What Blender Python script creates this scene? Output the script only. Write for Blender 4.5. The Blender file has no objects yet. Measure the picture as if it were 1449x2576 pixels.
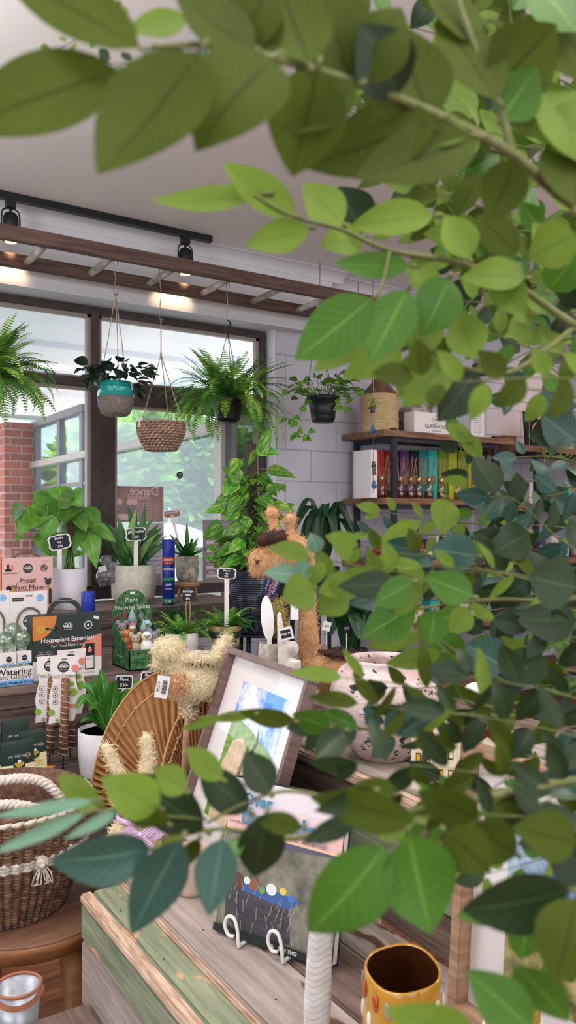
import bpy, bmesh, math, random
from mathutils import Vector, Matrix, Euler, noise as mnoise
S = bpy.context.scene
COL = S.collection
random.seed(7)
# ---------------------------------------------------------------- camera, world, exposure
FPX = 2000.0; CX = 724.5; HY = 1305.0; CAMZ = 1.35
CC, SS = 0.8386, 0.5447            # camera looks along (SS, CC) in the room's floor plan
cam_d = bpy.data.cameras.new('camera'); cam = bpy.data.objects.new('camera', cam_d); COL.objects.link(cam)
cam.location = (0, 0, CAMZ); cam.rotation_euler = (math.pi/2, 0, -math.atan2(SS, CC))
cam_d.sensor_fit = 'HORIZONTAL'; cam_d.sensor_width = 36; cam_d.lens = 36*FPX/1449
cam_d.shift_y = (HY-1288)/1449; cam_d.clip_start = 0.02; cam_d.clip_end = 200
cam_d.dof.use_dof = True; cam_d.dof.focus_distance = 2.2; cam_d.dof.aperture_fstop = 13.5
S.camera = cam
w = bpy.data.worlds.new('world'); S.world = w; w.use_nodes = True
w.node_tree.nodes['Background'].inputs[0].default_value = (0.88, 0.93, 1.0, 1)
w.node_tree.nodes['Background'].inputs[1].default_value = 3.6
S.view_settings.view_transform = 'Standard'; S.view_settings.look = 'None'
S.view_settings.gamma = 1; S.view_settings.use_curve_mapping = False; S.view_settings.exposure = 0.2
def lamp(name, kind, loc, energy, col=(1,1,1), rot=(0,0,0), **k):
    d = bpy.data.lights.new(name, kind); o = bpy.data.objects.new(name, d); COL.objects.link(o)
    o.location = loc; o.rotation_euler = rot; d.energy = energy; d.color = col
    for a, b in k.items(): setattr(d, a, b)
    return o
def aim(o, tgt):
    o.rotation_euler = (Vector(tgt)-o.location).to_track_quat('-Z', 'Y').to_euler()
for loc, tgt, sx, sy, en in (((2, -5.4, 1.3), (2.3, 2.5, 3.6), 8, 2.4, 150), ((-4.5, 0.0, 1.3), (2, 2.5, 3.6), 6, 2.4, 100)):
    o = lamp('offscreen_fill', 'AREA', loc, en, (.95, .97, 1), shape='RECTANGLE', size=sx, size_y=sy); aim(o, tgt)  # added fill lamps behind and left of the camera, no glazing there
for loc in ((.3, -1.2), (2.4, .6), (3.2, -1.5), (.2, 1.6), (4.2, 2.4)):
    o = lamp('overhead_fill', 'AREA', (loc[0], loc[1], 2.9), 12, (1, .93, .84), shape='DISK', size=.35)  # added overhead fill discs, no fittings in the ceiling
for loc in ((-.9, 2.1), (.2, -.7), (3.6, .4)):
    lamp('ceiling_wash_fill', 'AREA', (loc[0], loc[1], 2.35), 62, (1, .97, .95), rot=(math.pi, 0, .5), shape='RECTANGLE', size=1.6, size_y=.3)  # unseen up-facing fill added to brighten the ceiling, no pendant built
sun = lamp('sun', 'SUN', (0, 0, 20), 6, (1, .96, .9), angle=math.radians(3)); aim(sun, (4, -9, 9))
sun.rotation_euler = (math.radians(38), 0, math.radians(150))
# ---------------------------------------------------------------- pixel <-> room
def cw(X, Y): return (X*CC+Y*SS, -X*SS+Y*CC)
def P(px, py, d):
    u, v = cw((px-CX)/FPX*d, d); return Vector((u, v, CAMZ+(HY-py)/FPX*d))
def on_z(px, py, z): return P(px, py, (CAMZ-z)*FPX/(py-HY))
def d_at(px, v): return v/(CC-(px-CX)/FPX*SS)
def on_v(px, py, v): return P(px, py, d_at(px, v))
def u_at(px, v): return on_v(px, HY, v).x
def face(p): return math.atan2(-p[0], p[1])
# ---------------------------------------------------------------- materials
def rgb(c):
    if isinstance(c, str):
        c = c.lstrip('#'); v = [int(c[i:i+2], 16)/255 for i in (0, 2, 4)]
        return tuple(((x+.055)/1.055)**2.4 if x > .04045 else x/12.92 for x in v)+(1,)
    return tuple(c)+(1,) if len(c) == 3 else tuple(c)
MATS = {}
def nd(nt, t, **k):
    n = nt.nodes.new(t)
    for a, b in k.items():
        if a.startswith('i_'):
            n.inputs[int(a[2:])].default_value = b
        else: setattr(n, a, b)
    return n
def M(name, col, rough=.6, col2=None, scale=8, stretch=(1,1,1), bump=0, bscale=None, metal=0, trans=0,
      spec=.4, detail=5, ramp=(.38,.62), island=0, emit=0, col3=None, coat=0, alpha=None):
    if name in MATS: return MATS[name]
    m = bpy.data.materials.new(name); m.use_nodes = True; nt = m.node_tree; L = nt.links
    b = nt.nodes['Principled BSDF']; out = nt.nodes['Material Output']
    b.inputs['Base Color'].default_value = rgb(col); b.inputs['Roughness'].default_value = rough
    b.inputs['Metallic'].default_value = metal; b.inputs['Specular IOR Level'].default_value = spec
    b.inputs['Coat Weight'].default_value = coat
    tc = nd(nt, 'ShaderNodeTexCoord'); mp = nd(nt, 'ShaderNodeMapping'); mp.inputs['Scale'].default_value = stretch
    L.new(tc.outputs['Object'], mp.inputs[0])
    colout = None
    if col2 is not None:
        n = nd(nt, 'ShaderNodeTexNoise'); n.inputs['Scale'].default_value = scale; n.inputs['Detail'].default_value = detail
        n.inputs['Roughness'].default_value = .62
        L.new(mp.outputs[0], n.inputs['Vector'])
        r = nd(nt, 'ShaderNodeValToRGB'); r.color_ramp.elements[0].position = ramp[0]; r.color_ramp.elements[1].position = ramp[1]
        r.color_ramp.elements[0].color = rgb(col); r.color_ramp.elements[1].color = rgb(col2)
        if col3 is not None:
            e = r.color_ramp.elements.new((ramp[0]+ramp[1])/2); e.color = rgb(col3)
        L.new(n.outputs[0], r.inputs[0]); colout = r.outputs[0]
    if island:
        g = nd(nt, 'ShaderNodeNewGeometry'); h = nd(nt, 'ShaderNodeHueSaturation')
        mr = nd(nt, 'ShaderNodeMapRange'); mr.inputs[3].default_value = 1-island; mr.inputs[4].default_value = 1+island
        L.new(g.outputs['Random Per Island'], mr.inputs[0]); L.new(mr.outputs[0], h.inputs['Value'])
        mr2 = nd(nt, 'ShaderNodeMapRange'); mr2.inputs[3].default_value = .5-island*.05; mr2.inputs[4].default_value = .5+island*.05
        L.new(g.outputs['Random Per Island'], mr2.inputs[0]); L.new(mr2.outputs[0], h.inputs['Hue'])
        if colout: L.new(colout, h.inputs['Color'])
        else: h.inputs['Color'].default_value = rgb(col)
        colout = h.outputs[0]
    if colout: L.new(colout, b.inputs['Base Color'])
    if bump:
        n = nd(nt, 'ShaderNodeTexNoise'); n.inputs['Scale'].default_value = bscale or scale*3; n.inputs['Detail'].default_value = 4
        L.new(mp.outputs[0], n.inputs['Vector'])
        bp = nd(nt, 'ShaderNodeBump'); bp.inputs['Strength'].default_value = bump; bp.inputs['Distance'].default_value = .004
        L.new(n.outputs[0], bp.inputs['Height']); L.new(bp.outputs[0], b.inputs['Normal'])
    if trans:
        t = nd(nt, 'ShaderNodeBsdfTranslucent'); mx = nd(nt, 'ShaderNodeMixShader'); mx.inputs[0].default_value = trans
        if colout: L.new(colout, t.inputs[0])
        else: t.inputs[0].default_value = rgb(col)
        L.new(b.outputs[0], mx.inputs[1]); L.new(t.outputs[0], mx.inputs[2]); L.new(mx.outputs[0], out.inputs[0])
    if emit:
        b.inputs['Emission Color'].default_value = rgb(col); b.inputs['Emission Strength'].default_value = emit
    MATS[name] = m; return m
def leafmat(name, col, col2, vein, rough=.42, trans=.3, island=.22, varieg=None, vscale=9, spec=.4):
    if name in MATS: return MATS[name]
    m = M(name, col, rough, trans=trans, spec=spec)
    nt = m.node_tree; L = nt.links; b = nt.nodes['Principled BSDF']
    uv = nd(nt, 'ShaderNodeUVMap'); sp = nd(nt, 'ShaderNodeSeparateXYZ'); L.new(uv.outputs[0], sp.inputs[0])
    def mth(op, a, c=None, v=None):
        n = nd(nt, 'ShaderNodeMath', operation=op)
        (L.new(a, n.inputs[0]) if hasattr(a, 'links') else setattr(n.inputs[0], 'default_value', a))
        if c is not None: L.new(c, n.inputs[1])
        elif v is not None: n.inputs[1].default_value = v
        return n.outputs[0]
    a = mth('ABSOLUTE', mth('SUBTRACT', sp.outputs[1], v=.5))       # 0 centre .. .5 edge
    mid = mth('LESS_THAN', a, v=.022)
    vv = mth('SUBTRACT', mth('MULTIPLY', sp.outputs[0], v=vscale), mth('MULTIPLY', a, v=5.0))
    fr = mth('FRACT', vv); sv = mth('MULTIPLY', mth('LESS_THAN', fr, v=.10), v=.45)
    fac = mth('MAXIMUM', mid, sv)
    tc = nd(nt, 'ShaderNodeTexCoord'); n = nd(nt, 'ShaderNodeTexNoise'); n.inputs['Scale'].default_value = 30; L.new(tc.outputs['Object'], n.inputs[0])
    c1 = nd(nt, 'ShaderNodeMix', data_type='RGBA'); L.new(n.outputs[0], c1.inputs[0])
    c1.inputs[6].default_value = rgb(col); c1.inputs[7].default_value = rgb(col2); cur = c1.outputs[2]
    if varieg:
        mp = nd(nt, 'ShaderNodeMapping'); mp.inputs['Scale'].default_value = (1.2, 6, 1)
        L.new(uv.outputs[0], mp.inputs[0]); n2 = nd(nt, 'ShaderNodeTexNoise'); n2.inputs['Scale'].default_value = 2.2; n2.noise_dimensions = '4D'
        g0 = nd(nt, 'ShaderNodeNewGeometry'); k = nd(nt, 'ShaderNodeMath', operation='MULTIPLY'); k.inputs[1].default_value = 40
        L.new(g0.outputs['Random Per Island'], k.inputs[0]); L.new(k.outputs[0], n2.inputs['W']); L.new(mp.outputs[0], n2.inputs[0])
        r = nd(nt, 'ShaderNodeValToRGB'); r.color_ramp.elements[0].position = .53; r.color_ramp.elements[1].position = .6; L.new(n2.outputs[0], r.inputs[0])
        c2 = nd(nt, 'ShaderNodeMix', data_type='RGBA'); L.new(r.outputs[0], c2.inputs[0]); L.new(cur, c2.inputs[6]); c2.inputs[7].default_value = rgb(varieg); cur = c2.outputs[2]
    c3 = nd(nt, 'ShaderNodeMix', data_type='RGBA'); L.new(fac, c3.inputs[0]); L.new(cur, c3.inputs[6]); c3.inputs[7].default_value = rgb(vein)
    g = nd(nt, 'ShaderNodeNewGeometry'); h = nd(nt, 'ShaderNodeHueSaturation')
    mr = nd(nt, 'ShaderNodeMapRange'); mr.inputs[3].default_value = 1-island; mr.inputs[4].default_value = 1+island
    L.new(g.outputs['Random Per Island'], mr.inputs[0]); L.new(mr.outputs[0], h.inputs['Value']); L.new(c3.outputs[2], h.inputs['Color'])
    L.new(h.outputs[0], b.inputs['Base Color'])
    bp = nd(nt, 'ShaderNodeBump'); bp.inputs['Strength'].default_value = .25; bp.inputs['Distance'].default_value = .002; L.new(fac, bp.inputs['Height']); L.new(bp.outputs[0], b.inputs['Normal'])
    for n in nt.nodes:
        if n.type == 'BSDF_TRANSLUCENT': L.new(h.outputs[0], n.inputs[0])
    return m
def glassmat(name, tint=(1,1,1), gloss=.08, rough=.02, body=None, bodyfac=0):
    if name in MATS: return MATS[name]
    m = bpy.data.materials.new(name); m.use_nodes = True; nt = m.node_tree; L = nt.links; nt.nodes.clear()
    o = nd(nt, 'ShaderNodeOutputMaterial'); t = nd(nt, 'ShaderNodeBsdfTransparent'); t.inputs[0].default_value = tuple(tint)+(1,)
    g = nd(nt, 'ShaderNodeBsdfGlossy'); g.inputs['Roughness'].default_value = rough
    lw = nd(nt, 'ShaderNodeLayerWeight'); lw.inputs[0].default_value = .5; pw = nd(nt, 'ShaderNodeMath', operation='POWER'); pw.inputs[1].default_value = 4; L.new(lw.outputs['Facing'], pw.inputs[0])
    ad = nd(nt, 'ShaderNodeMath', operation='MULTIPLY_ADD'); ad.inputs[1].default_value = .6; ad.inputs[2].default_value = gloss; L.new(pw.outputs[0], ad.inputs[0]); ad.use_clamp = True
    mx = nd(nt, 'ShaderNodeMixShader'); L.new(ad.outputs[0], mx.inputs[0]); L.new(t.outputs[0], mx.inputs[1]); L.new(g.outputs[0], mx.inputs[2])
    cur = mx.outputs[0]
    if body:
        df = nd(nt, 'ShaderNodeBsdfDiffuse'); df.inputs[0].default_value = rgb(body); m2 = nd(nt, 'ShaderNodeMixShader'); m2.inputs[0].default_value = bodyfac
        L.new(cur, m2.inputs[1]); L.new(df.outputs[0], m2.inputs[2]); cur = m2.outputs[0]
    L.new(cur, o.inputs[0]); MATS[name] = m; return m
# ---------------------------------------------------------------- mesh builder
class MB:
    def __init__(s): s.v=[]; s.f=[]; s.uv=[]; s.mi=[]; s.sm=[]; s.mats=[]; s.cur=0
    def mat(s, m):
        if m not in s.mats: s.mats.append(m)
        s.cur = s.mats.index(m); return s
    def add(s, vs, fs, smooth=False, uvs=None):
        b = len(s.v); s.v += [tuple(x) for x in vs]; s.uv += (uvs if uvs else [(0,0)]*len(vs))
        for f in fs: s.f.append([b+i for i in f]); s.mi.append(s.cur); s.sm.append(smooth)
        return s
    def box(s, c, d, R=None, bev=0):
        x, y, z = d[0]/2, d[1]/2, d[2]/2; c = Vector(c)
        if bev:
            bm = bmesh.new(); bmesh.ops.create_cube(bm, size=1)
            for v in bm.verts: v.co = Vector((v.co.x*d[0], v.co.y*d[1], v.co.z*d[2]))
            bmesh.ops.bevel(bm, geom=bm.edges[:], offset=bev, segments=2, affect='EDGES')
            vs = [v.co.copy() for v in bm.verts]; fs = [[q.index for q in f.verts] for f in bm.faces]
            bm.verts.index_update(); fs = [[q.index for q in f.verts] for f in bm.faces]; bm.free()
        else:
            vs = [Vector((a*x, b*y, e*z)) for a in (-1,1) for b in (-1,1) for e in (-1,1)]
            fs = [(0,1,3,2),(4,6,7,5),(0,4,5,1),(2,3,7,6),(0,2,6,4),(1,5,7,3)]
        if R is not None: vs = [R @ v for v in vs]
        return s.add([v+c for v in vs], fs)
    def lathe(s, prof, c=(0,0,0), seg=40, R=None, smooth=True, sx=1, sy=1, ribs=0, rib=0):
        n = len(prof); vs = []; c = Vector(c)
        for i, (r, z) in enumerate(prof):
            for k in range(seg):
                a = 2*math.pi*k/seg; rr = r*(1+(rib*(k % 2) if ribs else 0))
                p = Vector((rr*math.cos(a)*sx, rr*math.sin(a)*sy, z))
                if R is not None: p = R @ p
                vs.append(p+c)
        fs = [(i*seg+k, i*seg+(k+1) % seg, (i+1)*seg+(k+1) % seg, (i+1)*seg+k) for i in range(n-1) for k in range(seg)]
        if prof[0][0] > 1e-6: fs.append(tuple(range(seg))[::-1])
        if prof[-1][0] > 1e-6: fs.append(tuple((n-1)*seg+k for k in range(seg)))
        return s.add(vs, fs, smooth)
    def tube(s, pts, r, seg=8, closed=False, smooth=True, cap=True):
        pts = [Vector(p) for p in pts]; n = len(pts); rs = r if isinstance(r, (list, tuple)) else [r]*n
        vs = []; up = None
        for i, p in enumerate(pts):
            t = (pts[(i+1) % n]-pts[i-1]) if closed else (pts[min(i+1, n-1)]-pts[max(i-1, 0)])
            if t.length < 1e-9: t = Vector((0,0,1))
            t.normalize()
            if up is None:
                up = t.orthogonal().normalized()
            else:
                up = (up-t*up.dot(t))
                up = up.normalized() if up.length > 1e-6 else t.orthogonal().normalized()
            b = t.cross(up)
            for k in range(seg):
                a = 2*math.pi*k/seg; vs.append(p+(up*math.cos(a)+b*math.sin(a))*rs[i])
        m = n if closed else n-1
        fs = [(i*seg+k, i*seg+(k+1) % seg, ((i+1) % n)*seg+(k+1) % seg, ((i+1) % n)*seg+k) for i in range(m) for k in range(seg)]
        if not closed and cap: fs += [tuple(range(seg))[::-1], tuple((n-1)*seg+k for k in range(seg))]
        return s.add(vs, fs, smooth)
    def ball(s, c, r, R=None, seg=16, rings=10):
        r = r if isinstance(r, (list, tuple)) else (r, r, r); prof = []
        c = Vector(c); vs = []; fs = []
        for i in range(rings+1):
            th = math.pi*i/rings
            for k in range(seg):
                a = 2*math.pi*k/seg; p = Vector((r[0]*math.sin(th)*math.cos(a), r[1]*math.sin(th)*math.sin(a), -r[2]*math.cos(th)))
                if R is not None: p = R @ p
                vs.append(p+c)
        fs = [(i*seg+k, i*seg+(k+1) % seg, (i+1)*seg+(k+1) % seg, (i+1)*seg+k) for i in range(rings) for k in range(seg)]
        return s.add(vs, fs, True)
    def prism(s, poly, z0, z1, T=None):     # poly in xy, extruded in z, T matrix
        n = len(poly); vs = [Vector((x, y, z0)) for x, y in poly]+[Vector((x, y, z1)) for x, y in poly]
        if T is not None: vs = [T @ v for v in vs]
        fs = [tuple(range(n))[::-1], tuple(range(n, 2*n))]+[(i, (i+1) % n, n+(i+1) % n, n+i) for i in range(n)]
        return s.add(vs, fs)
    def ribbon(s, pts, ws, nrm, fold=.25, across=(-1,-.5,0,.5,1), uv0=0):
        pts = [Vector(p) for p in pts]; n = len(pts); vs = []; uvs = []; na = len(across); nrm = Vector(nrm)
        for i, p in enumerate(pts):
            t = (pts[min(i+1, n-1)]-pts[max(i-1, 0)]).normalized()
            side = t.cross(nrm)
            side = side.normalized() if side.length > 1e-6 else t.orthogonal().normalized()
            nn = side.cross(t).normalized()
            for a in across:
                vs.append(p+side*ws[i]*a+nn*(abs(a)*fold*ws[i])); uvs.append((i/(n-1), .5+.5*a))
        fs = [(i*na+k, i*na+k+1, (i+1)*na+k+1, (i+1)*na+k) for i in range(n-1) for k in range(na-1)]
        return s.add(vs, fs, True, uvs)
    def leaf(s, base, tip, width, nrm, bend=.1, fold=.22, shape='ovate', n=9, tw=0):
        base = Vector(base); tip = Vector(tip); ax = tip-base; Ln = ax.length; nrm = Vector(nrm).normalized()
        nn = (nrm-ax.normalized()*nrm.dot(ax.normalized()))
        nn = nn.normalized() if nn.length > 1e-5 else ax.orthogonal().normalized()
        pts = []; ws = []
        for i in range(n):
            t = i/(n-1)
            pts.append(base+ax*t+nn*(bend*Ln*math.sin(math.pi*t)*1.0))
            if shape == 'ovate': wv = (math.sin(math.pi*min(1, t**.8)))**.85*(1.0 if t < .6 else 1)
            elif shape == 'heart': wv = [.30,.86,1,.97,.86,.70,.5,.27,.02][min(8, int(t*8+.01))]
            elif shape == 'blade': wv = min(1, t*5+.25)*(1-t**3)
            elif shape == 'obov': wv = (math.sin(math.pi*t**1.25))**.8
            else: wv = math.sin(math.pi*t)
            ws.append(max(wv, .015)*width/2)
        return s.ribbon(pts, ws, nn, fold)
    def build(s, name, parent=None, T=None, label=None):
        me = bpy.data.meshes.new(name); me.from_pydata(s.v, [], s.f)
        for m in s.mats: me.materials.append(m)
        me.polygons.foreach_set('material_index', s.mi); me.polygons.foreach_set('use_smooth', s.sm)
        uvl = me.uv_layers.new(name='UVMap'); li = [0]*len(me.loops); me.loops.foreach_get('vertex_index', li)
        fl = []
        for i in li: fl += s.uv[i]
        uvl.data.foreach_set('uv', fl); me.update()
        o = bpy.data.objects.new(name, me); COL.objects.link(o)
        if parent is not None: o.parent = parent
        if T is not None: o.matrix_local = T
        if label: o['label'] = label
        return o
def mb(m): return MB().mat(m)
def tag(o, label, cat, group=None, kind=None):
    if label: o['label'] = label
    if cat: o['category'] = cat
    if group: o['group'] = group
    if kind: o['kind'] = kind
    return o
def thing(name, label, cat, loc=(0,0,0), rz=0, group=None):
    o = bpy.data.objects.new(name, None); COL.objects.link(o); o.empty_display_size = .05
    o.location = loc; o.rotation_euler = (0, 0, rz); return tag(o, label, cat, group)
def struct(o): o['kind'] = 'structure'; return o
def copy_tree(o, parent=None):
    c = o.copy(); COL.objects.link(c)
    if parent: c.parent = parent
    for ch in list(o.children): copy_tree(ch, c)
    return c
# ---- flat printed graphics: a thin stack of shapes on a face
def FRONT(y=0, x=0, z=0): return Matrix.Translation((x, y, z)) @ Matrix.Rotation(math.pi/2, 4, 'X')
_tx = {}
def text_mesh(s, size, align='CENTER', bold=0):
    c = bpy.data.curves.new('t', 'FONT'); c.body = s; c.size = size; c.align_x = align; c.align_y = 'CENTER'; c.offset = bold; c.resolution_u = 2
    o = bpy.data.objects.new('t', c); COL.objects.link(o); dg = bpy.context.evaluated_depsgraph_get(); dg.update()
    me = bpy.data.meshes.new_from_object(o.evaluated_get(dg)); r = ([v.co.copy() for v in me.vertices], [list(p.vertices) for p in me.polygons])
    bpy.data.objects.remove(o); bpy.data.curves.remove(c); bpy.data.meshes.remove(me); return r
class DC(MB):
    def __init__(s): super().__init__(); s.z = .0006
    def pl(s, pts, m):
        s.mat(m); s.z += .00012; s.add([(x, y, s.z) for x, y in pts], [tuple(range(len(pts)))]); return s
    def rect(s, x, y, w, h, m, rot=0):
        c, q = math.cos(rot), math.sin(rot)
        return s.pl([(x+a*w/2*c-b*h/2*q, y+a*w/2*q+b*h/2*c) for a, b in ((-1,-1),(1,-1),(1,1),(-1,1))], m)
    def disc(s, x, y, r, m, ry=None, n=28): return s.pl([(x+r*math.cos(2*math.pi*k/n), y+(ry or r)*math.sin(2*math.pi*k/n)) for k in range(n)], m)
    def arc(s, x, y, r0, r1, a0, a1, m, n=24):
        s.mat(m); s.z += .00012; vs = []
        for k in range(n+1):
            a = a0+(a1-a0)*k/n; vs += [(x+r0*math.cos(a), y+r0*math.sin(a), s.z), (x+r1*math.cos(a), y+r1*math.sin(a), s.z)]
        s.add(vs, [(2*k, 2*k+1, 2*k+3, 2*k+2) for k in range(n)]); return s
    def line(s, x0, y0, x1, y1, t, m):
        a = math.atan2(y1-y0, x1-x0); return s.rect((x0+x1)/2, (y0+y1)/2, math.hypot(x1-x0, y1-y0), t, m, a)
    def text(s, t, x, y, size, m, rot=0, align='CENTER', bold=0, mir=False, sx=1):
        vs, fs = text_mesh(t, size, align, bold); s.mat(m); s.z += .00012; c, q = math.cos(rot), math.sin(rot); k = -sx if mir else sx
        s.add([(x+v.x*k*c-v.y*q, y+v.x*k*q+v.y*c, s.z) for v in vs], fs); return s
# ---- organic helpers
def remesh(parts_mb, voxel):
    o = parts_mb.build('tmp'); md = o.modifiers.new('r', 'REMESH'); md.mode = 'VOXEL'; md.voxel_size = voxel
    sm = o.modifiers.new('s', 'SMOOTH'); sm.iterations = 4
    dg = bpy.context.evaluated_depsgraph_get(); dg.update(); me = bpy.data.meshes.new_from_object(o.evaluated_get(dg))
    r = MB(); r.mat(parts_mb.mats[0]); r.add([v.co.copy() for v in me.vertices], [list(p.vertices) for p in me.polygons], True)
    om = o.data; bpy.data.objects.remove(o); bpy.data.meshes.remove(om); bpy.data.meshes.remove(me); return r
def fibres(m, count, length, width, lift=.25, mat=None, seed=1, jit=.5):
    rd = random.Random(seed); V = [Vector(v) for v in m.v]; tris = []; cum = []; tot = 0
    for f in m.f:
        for k in range(1, len(f)-1):
            a, b, c = V[f[0]], V[f[k]], V[f[k+1]]; ar = (b-a).cross(c-a).length/2
            if ar > 0: tot += ar; tris.append((a, b, c)); cum.append(tot)
    import bisect
    if mat: m.mat(mat)
    for _ in range(count):
        a, b, c = tris[min(bisect.bisect(cum, rd.random()*tot), len(tris)-1)]
        r1, r2 = rd.random(), rd.random()
        if r1+r2 > 1: r1, r2 = 1-r1, 1-r2
        p = a+(b-a)*r1+(c-a)*r2; n = (b-a).cross(c-a).normalized()
        t = Vector((rd.gauss(0, 1), rd.gauss(0, 1), rd.gauss(0, 1))); t = (t-n*t.dot(n)).normalized()
        L = length*rd.uniform(.5, 1.4); s = t.cross(n)*width; k = rd.uniform(-jit, jit); lf = lift*rd.uniform(.2, 1.2)
        q = [p-n*.001, p+t*L*.35+n*L*lf*.5+s*(k*3), p+(t*L*.7)+n*L*lf*.9+t.cross(n)*L*k*.3, p+t*L+n*L*lf*(.7+k)+t.cross(n)*L*k*.7]
        vs = []
        for i, x in enumerate(q):
            ww = s*(1 if i < 3 else .3); vs += [x-ww, x+ww]
        m.add(vs, [(0,1,3,2),(2,3,5,4),(4,5,7,6)], False)
    return m
def rot_to(t):
    return Vector((0,0,1)).rotation_difference(Vector(t).normalized()).to_matrix()
def spline(pts, n):
    pts = [Vector(p) for p in pts]; out = []
    for i in range(len(pts)-1):
        p0 = pts[max(i-1, 0)]; p1 = pts[i]; p2 = pts[i+1]; p3 = pts[min(i+2, len(pts)-1)]
        for k in range(n):
            t = k/n; out.append(.5*((2*p1)+(p2-p0)*t+(2*p0-5*p1+4*p2-p3)*t*t+(3*p1-p0-3*p2+p3)*t**3))
    out.append(pts[-1]); return out
# ---------------------------------------------------------------- shared materials
m_ceil = M('ceiling_paint', '#ebe8ea', .9)
m_white = M('white_paint', '#dcdce2', .8, bump=.15, bscale=40)
m_black = M('black_metal', '#15171b', .45)
m_dark_frame = M('bronze_frame', '#3a3231', .55, '#4a403e', scale=20)
m_bead = M('beige_bead', '#9a8c88', .5)
m_oldwood = M('ladder_wood', '#4a3632', .8, '#705a52', scale=6, stretch=(1,14,14), bump=.5, bscale=14, ramp=(.35,.7))
m_rung = M('rung_wood', '#8a7f78', .8, '#d2cbc2', scale=22, stretch=(1,.3,1), bump=.3)
m_ink = M('ink_black', '#1c2422', .7); m_paper = M('white_card', '#e8e4e4', .7); m_dkgreen = M('dark_green_card', '#2c3a36', .6)
m_pink = M('pink_card', '#e0b6b2', .65); m_orange = M('orange_card', '#c9803e', .65); m_coral = M('coral_card', '#dd8877', .6)
m_blue = M('light_blue_card', '#6fb2e8', .6); m_red = M('red_card', '#b8433a', .6); m_lime = M('lime_card', '#86b83c', .6)
m_gold = M('gold_print', '#c9a23a', .5); m_kraft = M('kraft_brown', '#7a5a48', .8); m_chalk = M('chalk_white', '#eef0f2', .9)
m_board = M('chalkboard', '#20222b', .7); m_brown = M('brown_board', '#8f6f62', .7)
m_soil = M('potting_soil', '#1e1712', .95, '#3a2c22', scale=60, bump=.8)
m_stem = M('green_stem', '#5d7a35', .6); m_jute = M('jute_twine', '#a08a78', .9, '#c0aa96', scale=90)
m_wire = M('steel_wire', '#8c9298', .35, metal=.8)
# ================================================================ SETTING
WV = 4.24; BV = 4.14; FV = 4.335; CEIL = 2.93; HEAD = 2.535; UR = 2.645; SILL = .90
def wallmat():
    m = M('block_wall_paint', '#bfc0ce', .75); nt = m.node_tree; L = nt.links; b = nt.nodes['Principled BSDF']
    tc = nd(nt, 'ShaderNodeTexCoord'); sp = nd(nt, 'ShaderNodeSeparateXYZ'); cb = nd(nt, 'ShaderNodeCombineXYZ'); L.new(tc.outputs['Object'], sp.inputs[0])
    a = nd(nt, 'ShaderNodeMath', operation='SUBTRACT'); a.inputs[1].default_value = 2.735-4; c = nd(nt, 'ShaderNodeMath', operation='SUBTRACT'); c.inputs[1].default_value = -.01
    L.new(sp.outputs[0], a.inputs[0]); L.new(sp.outputs[2], c.inputs[0]); L.new(a.outputs[0], cb.inputs[0]); L.new(c.outputs[0], cb.inputs[1])
    br = nd(nt, 'ShaderNodeTexBrick'); br.inputs['Scale'].default_value = 1; br.inputs['Brick Width'].default_value = .4; br.inputs['Row Height'].default_value = .2
    br.inputs['Mortar Size'].default_value = .0045; br.inputs['Mortar Smooth'].default_value = .5
    br.inputs['Color1'].default_value = rgb('#bfc0ce'); br.inputs['Color2'].default_value = rgb('#c4c4d0'); br.inputs['Mortar'].default_value = rgb('#a9a9b6')
    L.new(cb.outputs[0], br.inputs[0]); L.new(br.outputs[0], b.inputs['Base Color'])
    n = nd(nt, 'ShaderNodeTexNoise'); n.inputs['Scale'].default_value = 60; L.new(tc.outputs['Object'], n.inputs[0])
    ad = nd(nt, 'ShaderNodeMath', operation='MULTIPLY_ADD'); ad.inputs[1].default_value = .12; L.new(n.outputs[0], ad.inputs[0])
    inv = nd(nt, 'ShaderNodeMath', operation='SUBTRACT'); inv.inputs[0].default_value = 1; L.new(br.outputs[1], inv.inputs[1]); L.new(inv.outputs[0], ad.inputs[2])
    bp = nd(nt, 'ShaderNodeBump'); bp.inputs['Strength'].default_value = .7; bp.inputs['Distance'].default_value = .008
    L.new(ad.outputs[0], bp.inputs['Height']); L.new(bp.outputs[0], b.inputs['Normal']); return m
m_wall = wallmat()
m_floor = M('floor_boards', '#5a3826', .45, '#8a5c40', scale=5, stretch=(1,9,1), bump=.1)
struct(mb(m_floor).box((2.5, -.5, -.05), (15, 10.3, .1)).build('floor'))
struct(mb(m_ceil).box((2.5, -.5, CEIL+.05), (15, 10.3, .1)).build('ceiling'))
o = mb(m_wall).box(((UR+10)/2, WV+.1, CEIL/2), (10-UR, .2, CEIL)).box((-1.18, WV+.1, .43), (7.65, .2, .86)).build('wall_window'); struct(o)
ubk = u_at(836, BV)
struct(mb(m_white).box(((-5+ubk)/2, (BV+WV+.2)/2, (HEAD+CEIL)/2), (ubk+5, WV+.2-BV, CEIL-HEAD)).build('trim_1'))
struct(mb(m_white).box((UR-.002, WV+.08, (SILL+HEAD)/2), (.012, .19, HEAD-SILL)).build('trim_4'))
def cornice(u0, u1, v):
    p = [(0,0)]+[(-.005-.075*(1-math.cos(a)), .004+.052*math.sin(a)) for a in [math.pi/2*k/8 for k in range(9)]]+[(-.085, .062), (0, .062)]
    m = mb(m_white); T = Matrix(((0,0,1,0),(1,0,0,v),(0,1,0,CEIL-.06),(0,0,0,1))); m.prism(p, u0, u1, T); return m
struct(cornice(-5, ubk+.08, BV).build('trim_2')); struct(cornice(ubk, 10, WV).build('trim_3'))
struct(mb(m_white).box((10.05, -.5, CEIL/2), (.1, 10, CEIL)).build('wall_right'))
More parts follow.
